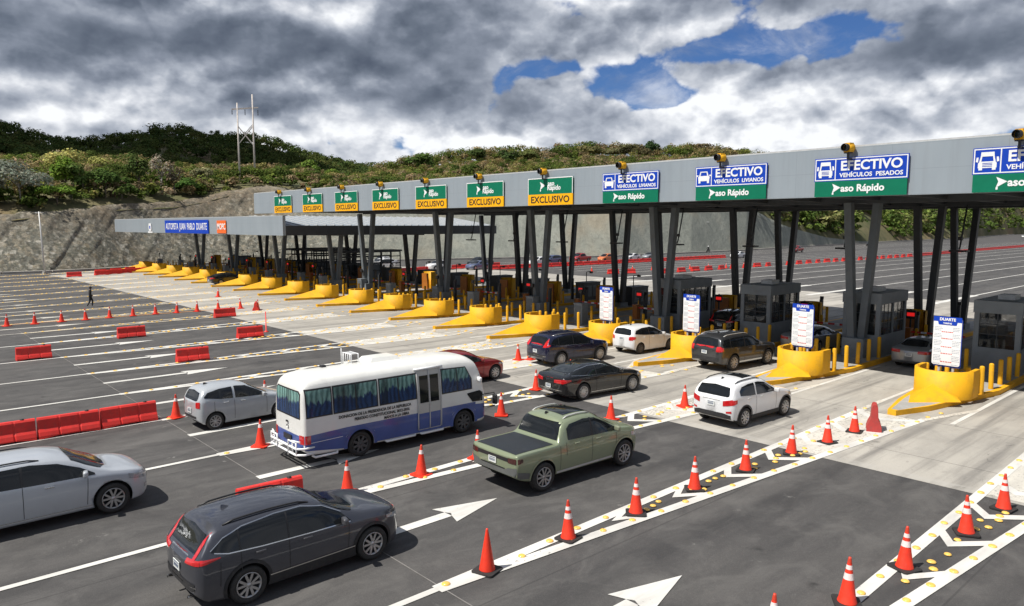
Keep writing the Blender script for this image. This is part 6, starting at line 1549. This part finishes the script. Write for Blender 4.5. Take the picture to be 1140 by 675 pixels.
    # lettering
    for i, (txt, sz, y, z) in enumerate((('DONACION DE LA PRESIDENCIA DE LA REPUBLICA', .128, .55, 1.335), ('PERIODO CONSTITUCIONAL 2012-2016', .128, .78, 1.195), ('MANOS A LA OBRA', .120, 1.28, 1.065))):
        x = float(s.hw(0.5, z))+.014; o = text_mesh(txt, sz, M['black'], t_, loc=(x, y, z), side='x', ext=.003, font_w=.86, bold=.003)
    # lamps
    for sx in (-1, 1):
        P('tail_light', s.patch('rear', [(.74, .70), (.97, .70)], [(.74, .96), (.97, .96)], e=.014, mirror=sx < 0), M['tail']); P('tail_light', s.patch('side', [(-1.83, .70), (-1.62, .70)], [(-1.83, .96), (-1.62, .96)], e=.014, mirror=sx < 0), M['tail'])
    mb = MB(); p = s.P_rear(0, .80, .02); mb.box(-.26, .26, p[1]-.02, p[1], .70, .86); P('number_plate', mb, M['black'])
    mb = MB(); p = s.P_rear(0, 1.28, .02); mb.box(-.05, .05, p[1]-.03, p[1], 1.22, 1.27); P('rear_handle', mb, M['black'])
    mb = MB(); mb.lathe([(.055, 0), (.05, .02), (0, .025)], c=(0, s.y0-.035, 1.10), n=14, axis='Y'); P('badge', mb, M['galv'])
    # tubular rear guard
    mb = MB(); y = s.y0-.16
    for z in (.42, .60): mb.tube([(-.98, s.y0+.35, z), (-1.03, s.y0+.02, z), (-.86, y, z), (.86, y, z), (1.03, s.y0+.02, z), (.98, s.y0+.35, z)], .034, 8)
    mb.tube([(-.82, y-.02, .78), (-.4, y-.02, .78), (-.36, y-.02, .34)], .028, 6); mb.tube([(.82, y-.02, .78), (.4, y-.02, .78), (.36, y-.02, .34)], .028, 6)
    for x in (-.86, -.62, .62, .86): mb.tube([(x, y, .40), (x, y, .78)], .024, 6)
    mb.tube([(-.95, y+.08, .80), (-.6, y-.02, .80)], .026, 6); mb.tube([(.95, y+.08, .80), (.6, y-.02, .80)], .026, 6)
    P('rear_guard', mb, M['white'])
    # side steps
    for (a, b_) in ((-1.55, -.75), (.85, 2.0), (2.15, 3.1)):
        for sx in (1, -1):
            mb = MB(); mb.tube([(sx*.93, a, .34), (sx*1.03, a+.05, .30), (sx*1.03, b_-.05, .30), (sx*.93, b_, .34)], .035, 7); P('side_step', mb, M['white'])
    # roof unit and ladder rails
    mb = MB(); mb.box(-.80, .10, .9, 2.1, 2.60, 2.76, .14); P('air_conditioner', mb, M['buswhite'])
    mb = MB()
    for y in (.45, .70): mb.tube([(-.86, y, 2.50), (-.86, y, 2.92), (-.30, y, 2.92), (-.30, y, 2.62)], .018, 5)
    for x in (-.80, -.66, -.52, -.38): mb.tube([(x, .45, 2.92), (x, .70, 2.92)], .014, 5); mb.tube([(x, .45, 2.62), (x, .45, 2.92)], .012, 5)
    mb.tube([(-.9, .42, 2.5), (-.9, .42, 3.05)], .014, 5); P('roof_rack', mb, M['white'])
    mb = MB(); mb.box(-.4, -.25, -.6, -.45, 2.63, 2.70); P('roof_vent', mb, M['black'])
    # big outside mirror on arm
    mb = MB(); mb.tube([(.98, 4.75, 1.2), (1.18, 5.12, 1.25), (1.22, 5.14, .9)], .02, 5); mb.tube([(.98, 4.80, .75), (1.20, 5.14, .80)], .02, 5); a_ = P('mirror_arm', mb, M['black'])
    o = link_part('mirror', rounded_box_mesh('mirror', .20, .10, .34, M['black'], .04), t_, (1.22, 5.12, 1.02))
    return t_
M['buswhite'] = simple('bus_white', (.74, .74, .71), .38, coat=.4, scale=.9, var=.04, dirt=.14)
M['busdoor'] = simple('bus_door', (.50, .50, .47), .45, scale=1.5, var=.05, dirt=.15)
M['busblue'] = simple('bus_blue', (.045, .085, .29), .35, coat=.4, scale=1.5, var=.15, dirt=.22)
m, t, b = newmat('curtain'); p = objc(t); sp = t.add('ShaderNodeSeparateXYZ'); t.set(sp.inputs[0], p)
# gathered curtains: fold shading painted into the colour along the window, teal cloth above a dark blue hem line that scallops
along = t.math('ADD', sp.outputs[1], sp.outputs[0])
w1 = t.math('SINE', t.math('ADD', t.math('MULTIPLY', along, 38), t.math('MULTIPLY', t.noise(p, 1.5, 3), 16)))
w2 = t.noise(t.vmul(p, (5, 5, .5)), 2.2, 4, .6)
fold_shade = t.maprange(t.math('ADD', t.math('MULTIPLY', w1, .30), t.math('SUBTRACT', w2, .5)), -.45, .45, 0, 1)
hem = t.math('ADD', 1.90, t.math('MULTIPLY', t.math('SUBTRACT', t.noise(t.vmul(p, (2.6, 2.6, .1)), 2.2, 4, .7), .5), .95))
teal = t.mix(fold_shade, (.05, .14, .13), (.34, .62, .56)); blu = t.mix(fold_shade, (.010, .022, .06), (.03, .09, .26))
c = t.mix(t.maprange(t.math('SUBTRACT', sp.outputs[2], hem), -.03, .03, 0, 1), blu, teal)
dk = t.maprange(t.noise(t.vmul(p, (1, 1, .05)), .9, 3, .5), .52, .60, 0, .75); c = t.mix(dk, c, (.012, .018, .02))
t.set(b.inputs['Base Color'], c); b.inputs['Roughness'].default_value = .8; M['curtain'] = m
m, t, b = newmat('clear_pane'); b.inputs['Base Color'].default_value = (.03, .035, .035, 1); b.inputs['Roughness'].default_value = .03; b.inputs['Alpha'].default_value = .22; M['clearpane'] = m
v_bus = bus(); place(v_bus, -20.27, 11.2, -1.0)

# ================================================================== cones
def make_cone(tall):
    t_ = thing('traffic_cone', 'x', 'traffic cone', (0, 0, 0)); mb = MB(); n = 22
    H = .89 if tall else .86
    prof = [(.175, .04), (.165, .075), (.155, .10), (.026, H-.03), (.022, H)]
    R_at = lambda z: .155+(z-.10)/(H-.13)*(.026-.155)
    mb.lathe(prof+[(0, H)], n=n); mb.build('cone_body', M['cone'], t_)
    mb = MB(); b = .245; mb.poly([(-b+.04, -b), (b-.04, -b), (b, -b+.04), (b, b-.04), (b-.04, b), (-b+.04, b), (-b, b-.04), (-b, -b+.04)], 0, .035)
    mb.build('base', M['rubber'] if tall else M['cone'], t_)
    for (z0, z1) in (((.48, .60), (.67, .75)) if tall else ((.61, .72),)):
        mb = MB(); mb.lathe([(R_at(z0)+.004, z0), (R_at(z1)+.004, z1)], n=n); mb.build('reflective_band', M['cone_band'], t_)
    mb = MB(); mb.lathe([(R_at(H-.10)+.003, H-.10), (R_at(H-.03)+.004, H-.03), (.024, H+.004), (0, H+.006)], n=n); mb.build('tip', M['cone_tip'], t_)
    return t_
ca = make_cone(True); cat_ = capture(ca); cb_ = make_cone(False); cbt_ = capture(cb_)
rr = random.Random(9)
T0 = 'tall two-banded orange cone, '
CT = [((-10.98, 9.22), None), ((-10.94, 11.57), 'second'), ((-10.84, 13.85), 'third'), ((-10.84, 16.33), 'fourth'), ((-10.73, 18.71), 'fifth'), ((-10.63, 21.2), 'sixth'), ((-10.40, 23.14), 'seventh'), ((-10.36, 25.06), 'farthest')]
used_a = used_b = False
def put(tall, x, y, label, group, tilt=2.0):
    global used_a, used_b
    L_ = (x, y, .006); rz = rr.uniform(-.5, .9)
    if tall and not used_a: o = ca; used_a = True; o.location = L_; o['label'] = label
    elif not tall and not used_b: o = cb_; used_b = True; o.location = L_; o['label'] = label
    else: o = dup(ca if tall else cb_, cat_ if tall else cbt_, L_, label=label)
    o.rotation_euler = (rad(rr.uniform(-tilt, tilt)), rad(rr.uniform(-tilt, tilt)), rz); o['group'] = group
    return o
for (xy, nm) in CT:
    if nm is None: continue
    put(True, *xy, T0 + nm + ' from the near end, right of the pickup', 'tall cones in the row right of the green pickup')
# nearest cone of that row is plain: no bands
pl = thing('traffic_cone', 'plain orange cone without bands, nearest end of the row right of the pickup', 'traffic cone', (-10.98, 9.22, .006), .3, 'tall cones in the row right of the green pickup')
mb = MB(); mb.lathe([(.165, .04), (.155, .10), (.026, .86), (.022, .89), (0, .895)], n=22); mb.build('cone_body', M['cone'], pl)
mb = MB(); mb.poly([(-.21, -.245), (.21, -.245), (.245, -.21), (.245, .21), (.21, .245), (-.21, .245), (-.245, .21), (-.245, -.21)], 0, .035); mb.build('base', M['rubber'], pl)
for (x, y), nm in zip([(-5.5, 13.36), (-5.33, 15.65), (-5.05, 18.54), (-4.91, 20.85), (-5.75, 11.05)], ('second', 'third', 'fourth', 'fifth', 'first, only tip visible,')):
    put(True, x, y, T0 + nm + ' of the row at bottom right', 'tall cones in the row at bottom right')
C2 = [(-16.80, 9.32, 'just left of the charcoal crossover, below the bus'), (-16.66, 11.57, 'between the bus and the green pickup'), (-22.33, 9.34, 'in front of the bus tail, nearest the grey hatchback'), (-16.29, 23.71, 'left of the white crossover'), (-16.99, 20.15, 'just beyond the pickup bonnet'), (-22.30, 21.51, 'at the tail of the black sedan'), (-27.96, 25.66, 'left one of the pair behind the navy crossover'), (-27.62, 26.2, 'right one of the pair behind the navy crossover'), (-27.83, 8.51, 'between the long barrier row and the grey hatchback'), (-20.36+.3, 17.55, 'against the front of the bus, base hidden'), (-22.2, 16.9, 'beyond the bus front, taller looking one'), (-23.0, 24.4, 'peeping over the black sedan roof'), (-28.0, 12.0, 'peeping above the grey hatchback bonnet'), (-16.75, 13.7, 'behind the pickup tailgate, only its tip showing')]
for x, y, nm in C2: put(False, x, y, 'orange cone with one pale band, ' + nm, 'cones between the lanes')
for i, (x, y) in enumerate([(-61.5, 7.9), (-61.5, 9.56), (-61.6, 11.25), (-61.7, 12.84), (-61.8, 14.47), (-61.85, 16.12), (-61.9, 17.78), (-61.8, 19.35), (-61.7, 20.91), (-61.6, 22.6), (-61.4, 24.4), (-61.6, 6.2)]):
    nm = ['second', 'third', 'fourth', 'fifth', 'sixth', 'seventh', 'eighth', 'ninth', 'tenth', 'eleventh', 'twelfth', 'first'][i]
    put(False, x, y, 'small far cone, %s from the left in the row along the orange line' % nm, 'cones in the row along the orange line', 3)
put(False, -73.0, 26.8, 'lone far cone on the pale concrete before the yellow drums', 'far cones'); put(False, -59.6, 25.1, 'far cone standing beside the end-on red barrier', 'far cones')
for i in range(9): put(False, -75+i*1.2, 84+i*3.4, 'far cone beyond the toll, %s of the row seen through the columns' % ['first', 'second', 'third', 'fourth', 'fifth', 'sixth', 'seventh', 'eighth', 'ninth'][i], 'far cones beyond the toll')

# ================================================================== water-filled barriers
def barrier_proto():
    t_ = thing('road_barrier', 'x', 'road barrier', (0, 0, 0))
    prof = [(-.25, 0), (-.25, .10), (-.20, .22), (-.13, .32), (-.10, .62), (-.06, .68), (.06, .68), (.10, .62), (.13, .32), (.20, .22), (.25, .10), (.25, 0)]
    mb = MB(); n = len(prof); L_ = .90; ys = [-L_, -L_+.03]
    ys = []; y = -L_
    segs = [(-.90, 1.0), (-.87, 1.03), (-.34, 1.03), (-.315, .90), (-.285, .90), (-.26, 1.03), (.26, 1.03), (.285, .90), (.315, .90), (.34, 1.03), (.87, 1.03), (.90, 1.0)]
    V = []
    for (y, k) in segs: V += [(x*k, y, z if z > .05 or abs(y) > .72 or abs(y) < .18 else z+.06) for x, z in prof]
    F = []
    for i in range(len(segs)-1):
        for j in range(n-1): F.append((i*n+j, i*n+j+1, (i+1)*n+j+1, (i+1)*n+j))
        F.append((i*n+n-1, i*n, (i+1)*n, (i+1)*n+n-1))
    F.append(tuple(range(n))[::-1]); F.append(tuple((len(segs)-1)*n+j for j in range(n)))
    mb.add(V, F); mb.build('barrier_body', M['barrier'], t_)
    mb = MB(); mb.lathe([(.06, .66), (.06, .715), (0, .72)], c=(0, .55, 0), n=10); mb.build('filler_cap', M['rubber'], t_)
    return t_
bp_ = barrier_proto(); bpt = capture(bp_); ufirst = True
def barrier(x, y, rz, label, group, sz=1.0):
    global ufirst
    if ufirst: o = bp_; ufirst = False; o.location = (x, y, .008); o['label'] = label; o.rotation_euler = (0, 0, rz); o['group'] = group
    else: o = dup(bp_, bpt, (x, y, .008), rz=rz, label=label, group=group)
    o.scale = (1, sz, 1.0); return o
G1 = 'long red barrier row at left'
for i in range(7):
    barrier(-28.1+.03*math.sin(i*2.2), 7.0-1.86*i, rad(rr.uniform(-1.5, 1.5)), 'red plastic barrier, %s from the right end of the long row at left' % ['first', 'second', 'third', 'fourth', 'fifth', 'sixth', 'seventh'][i], G1, 1.0)
G2 = 'single red barriers standing across the left lanes'
for (x, y, lb) in ((-45.3, 6.9, 'nearest the left edge, in the third lane back'), (-50.1, 12.9, 'left of centre, beyond the arrow markings'), (-39.2, 12.95, 'nearest of the single ones, left of the grey hatchback'), (-45.1, 18.45, 'in front of the thin red pole'), (-56.5, 21.2, 'farthest single one, by the row of small cones')):
    barrier(x, y, rad(rr.uniform(-2, 2)), 'single red plastic barrier ' + lb, G2, .88)
barrier(-59.4, 24.9, rad(62), 'red plastic barrier turned end-on near the yellow drums', G2, .6)
eb = barrier(-10.0, 25.75, rad(24), 'faded red plastic barrier seen end-on beside the last tall cone', G2, .45); eb.scale = (.92, .30, 1.36)
for ch in kids_map()[eb]:
    if ch.name.startswith('filler_cap'): bpy.data.objects.remove(ch)
    else:
        ch.material_slots[0].link = 'OBJECT'; ch.material_slots[0].material = simple('faded_barrier_plastic', (.42, .045, .04), .6, var=.2, dirt=.4)
barrier(-17.1, 7.35, rad(-3), 'red plastic barrier half hidden behind the roof of the charcoal crossover', G2, .9)
t_ = tag(MB().build('x', M['red']) if False else thing('marker_pole', 'thin red pole standing behind a single red barrier', 'pole', (-46.7, 20.2, 0)))
mb = MB(); mb.lathe([(.16, 0), (.15, .05), (.035, .07), (.035, 1.35), (0, 1.36)], n=10); mb.build('pole', M['barrier'], t_)
G3 = 'red barriers at the far left end of the plaza'
k = 0
L3 = [(-114.8, 22.8, 88), (-116.4, 26.5, 80), (-117.5, 28.3, 75), (-118.6, 30.1, 75), (-119.6, 31.9, 75), (-120.5, 33.7, 80), (-121.4, 35.5, 80), (-119.0, 27.0, 60), (-121.0, 29.5, 60), (-123, 32, 60)]
for i, (x, y, a) in enumerate(L3): barrier(x, y, rad(90-a), 'tiny far red barrier, %s from the left in the cluster before the rock cut' % ['first', 'second', 'third', 'fourth', 'fifth', 'sixth', 'seventh', 'eighth', 'ninth', 'tenth'][i], G3)
G4 = 'far inner row of red barriers beyond the toll'; G5 = 'far outer row of red barriers beyond the toll'; G6 = 'far distant row of red barriers at right'
n4 = 0
for i in range(34): barrier(-88.6+.03*i, 76+1.95*i, 0, 'far red barrier in the unbroken inner row seen between the columns', G4)
for i in range(2): barrier(-69.5+1.2*i, 82.5+2.3*i, rad(-20), 'far red barrier in the short pair near the columns, %s one' % ('left', 'right')[i], 'short pair of far red barriers')
for i in range(26): barrier(-65.5+.12*i*.8, 90+3.5*i, rad(rr.uniform(-8, 8)), 'far red barrier in the spaced outer row crossing behind the booths', G5, .95)
for i in range(60): barrier(-63.0-.09*i, 181+2.2*i, 0, 'tiny red barrier in the distant continuous row at right', G6, 1.1)
for i in range(14): barrier(-92-.3*i, 58+1.9*i, 0, 'far red barrier in the row behind the shaded posts', 'far red barriers behind the shaded posts')

# ================================================================== poles
def light_pole(x, y, h, label, double=True, lean=0):
    t_ = thing('light_pole', label, 'light pole', (x, y, 0), rad(20), 'light poles around the plaza')
    mb = MB(); mb.tube([(0, 0, 0), (lean*.5, 0, h*.5), (lean, 0, h)], .14, 8, r2=.07); mb.build('pole', M['galv'], t_)
    mb = MB(); mb.box(-.25, .25, -.25, .25, 0, .35); mb.build('base', M['yellow_top'], t_)
    for s in (-1, 1):
        mb = MB(); mb.tube([(lean, 0, h-.25), (lean+s*.5, 0, h-.15)], .04, 5); mb.box(lean+s*.5-.28, lean+s*.5+.28, -.14, .14, h-.20, h-.09); mb.build('lamp_head', M['galv'], t_)
    return t_
light_pole(-125.0, 21.1, 9.0, 'white light pole against the rock cut at far left', lean=-.5)
light_pole(-117.0, 58.2, 8.8, 'light pole against the rock behind the left canopy roof')
light_pole(-113.8, 173.5, 8.1, 'light pole against the grey slope between the first blue signs')
light_pole(-131.1, 251.1, 8.7, 'light pole where the grey slope runs out under the second blue sign')
light_pole(-179.8, 603.5, 15, 'far light pole under the heavy-vehicles sign, left of two'); light_pole(-203.2, 761.1, 17, 'far light pole at the far right end of the highway')
# H-frame power pole on the hill
pz = float(terrain_h(np.array(math.atan2(-157.1, 65.0)), np.array(math.hypot(157.1, 65.0))))
t_ = thing('power_pole', 'pale wooden H-frame power pole with cross arm on the hillside', 'power pole', (-157.1, 65.0, pz-.4))
d_ = Vector((-156.4+157.9, 66.5-63.4, 0)).normalized()
for s, top in ((-1.55, 17.3), (1.55, 19.2)):
    mb = MB(); mb.tube([(d_.x*s, d_.y*s, 0), (d_.x*s, d_.y*s, top)], .23, 8, r2=.14); mb.build('post', M['wood'], t_)
mb = MB(); mb.beam(d_*-2.7+Vector((0, 0, 15.9)), d_*2.7+Vector((0, 0, 16.5)), .22, .28); mb.build('cross_arm', M['wood'], t_)
mb = MB(); mb.beam(d_*-1.45+Vector((0, 0, 12.3)), d_*1.45+Vector((0, 0, 8.6)), .22); mb.beam(d_*-1.45+Vector((0, 0, 8.8)), d_*1.45+Vector((0, 0, 12.5)), .18); mb.beam(d_*1.45+Vector((0, 0, 12.9)), d_*-.2+Vector((0, 0, 10.9)), .14); mb.build('brace', M['wood'], t_)
for s in (-2.6, 0, 2.6):
    mb = MB(); mb.lathe([(.05, -1.3), (.10, -1.1), (.06, -.9), (.10, -.7), (.06, -.5), (.10, -.3), (.04, -.1)], c=(d_.x*s, d_.y*s, 16.1), n=8); mb.build('insulator', M['black'], t_)

# ================================================================== person walking away across the left lanes
def skin_body(name, J, E_, rads, mat, parent):
    me = bpy.data.meshes.new(name); me.from_pydata(J, E_, []); o = bpy.data.objects.new(name, me); COL.objects.link(o)
    md = o.modifiers.new('s', 'SKIN'); md.use_smooth_shade = True
    for v, r in zip(me.skin_vertices[0].data, rads): v.radius = (r, r) if not isinstance(r, tuple) else r
    me.skin_vertices[0].data[0].use_root = True
    o.modifiers.new('ss', 'SUBSURF').levels = 2
    dg = bpy.context.evaluated_depsgraph_get(); nm = bpy.data.meshes.new_from_object(o.evaluated_get(dg)); o.modifiers.clear(); o.data = nm; nm.materials.clear()
    if parent: o.parent = parent
    return o
per = thing('person', 'person in black clothes and cap walking away across the far left lanes', 'person', (-71.2, 15.24, 0), rad(-20), None)
J = [(0, 0, .95), (0, .0, 1.12), (0, .02, 1.32), (0, .02, 1.46), (0, .04, 1.54), (0, .05, 1.62), (0, .05, 1.72),
     (-.19, .02, 1.42), (-.27, -.05, 1.18), (-.24, .08, .98), (-.23, .13, .90), (.19, .02, 1.42), (.28, .04, 1.17), (.26, .20, 1.02), (.25, .25, .96),
     (-.10, 0, .90), (-.12, .16, .52), (-.12, .10, .10), (-.12, .22, .05), (.10, 0, .90), (.11, -.02, .50), (.11, -.24, .13), (.11, -.14, .05)]
Ed = [(0, 1), (1, 2), (2, 3), (3, 4), (4, 5), (5, 6), (3, 7), (7, 8), (8, 9), (9, 10), (3, 11), (11, 12), (12, 13), (13, 14), (0, 15), (15, 16), (16, 17), (17, 18), (0, 19), (19, 20), (20, 21), (21, 22)]
rd = [(.16, .12), (.15, .11), (.17, .12), (.12, .09), .055, .095, .085, .07, .05, .042, .04, .07, .05, .042, .04, .10, .07, .05, .04, .10, .07, .05, .04]
bo = skin_body('body', J, Ed, rd, M['cloth'], per)
bo.data.materials.append(M['cloth']); bo.data.materials.append(M['skin']); bo.data.materials.append(M['shoe'])
for p in bo.data.polygons:
    z = p.center.z; p.material_index = 1 if (1.50 < z < 1.64 or (z < 1.05 and abs(p.center.x) > .21 and z > .8)) else 2 if z < .11 else 0
mb = MB(); mb.lathe([(.105, 1.63), (.108, 1.70), (.09, 1.76), (0, 1.79)], c=(0, .05, 0), n=14); mb.box(-.08, .08, .13, .25, 1.645, 1.665); mb.build('cap', M['cloth'], per)

# motorcyclist on the highway
t_ = thing('motorcycle', 'tiny motorcycle with rider on the far highway lanes', 'motorcycle', (-108, 166, 0), rad(185))
for y in (-.65, .65):
    mb = MB(); mb.lathe([(.20, -.05), (.30, -.06), (.32, 0), (.30, .06), (.20, .05)], c=(0, y, .32), n=18, axis='X'); mb.build('wheel', M['tyre'], t_)
mb = MB(); mb.box(-.13, .13, -.5, .25, .45, .75, .03); mb.box(-.12, .12, -.75, .0, .75, .85, .02); mb.tube([(0, .65, .32), (0, .45, 1.0)], .04, 6); mb.tube([(-.35, .42, 1.05), (.35, .42, 1.05)], .025, 6); mb.build('frame', M['black'], t_)
rdp = thing('person', 'tiny motorcycle rider in a white helmet and dark jacket', 'person', (-108, 166, 0), rad(185))
J = [(0, -.25, .90), (0, -.18, 1.15), (0, -.1, 1.35), (0, -.06, 1.46), (0, -.04, 1.60), (-.17, -.1, 1.36), (-.26, .1, 1.15), (-.25, .38, 1.10), (.17, -.1, 1.36), (.26, .1, 1.15), (.25, .38, 1.10), (-.14, -.15, .86), (-.20, .18, .72), (-.16, .0, .32), (.14, -.15, .86), (.20, .18, .72), (.16, .0, .32)]
Ed = [(0, 1), (1, 2), (2, 3), (3, 4), (2, 5), (5, 6), (6, 7), (2, 8), (8, 9), (9, 10), (0, 11), (11, 12), (12, 13), (0, 14), (14, 15), (15, 16)]
bo = skin_body('body', J, Ed, [.14, .14, .14, .06, .09, .07, .05, .04, .07, .05, .04, .09, .07, .05, .09, .07, .05], M['cloth'], rdp); bo.data.materials.append(M['cloth'])
bm = bmesh.new(); bmesh.ops.create_uvsphere(bm, u_segments=14, v_segments=10, radius=.15); me = bpy.data.meshes.new('helmet'); bm.to_mesh(me); bm.free(); me.materials.append(M['white']); link_part('helmet', me, rdp, (0, -.03, 1.62))

scene.render.engine = 'CYCLES'; scene.cycles.max_bounces = 6; scene.cycles.diffuse_bounces = 3; scene.cycles.glossy_bounces = 3; scene.cycles.transparent_max_bounces = 8
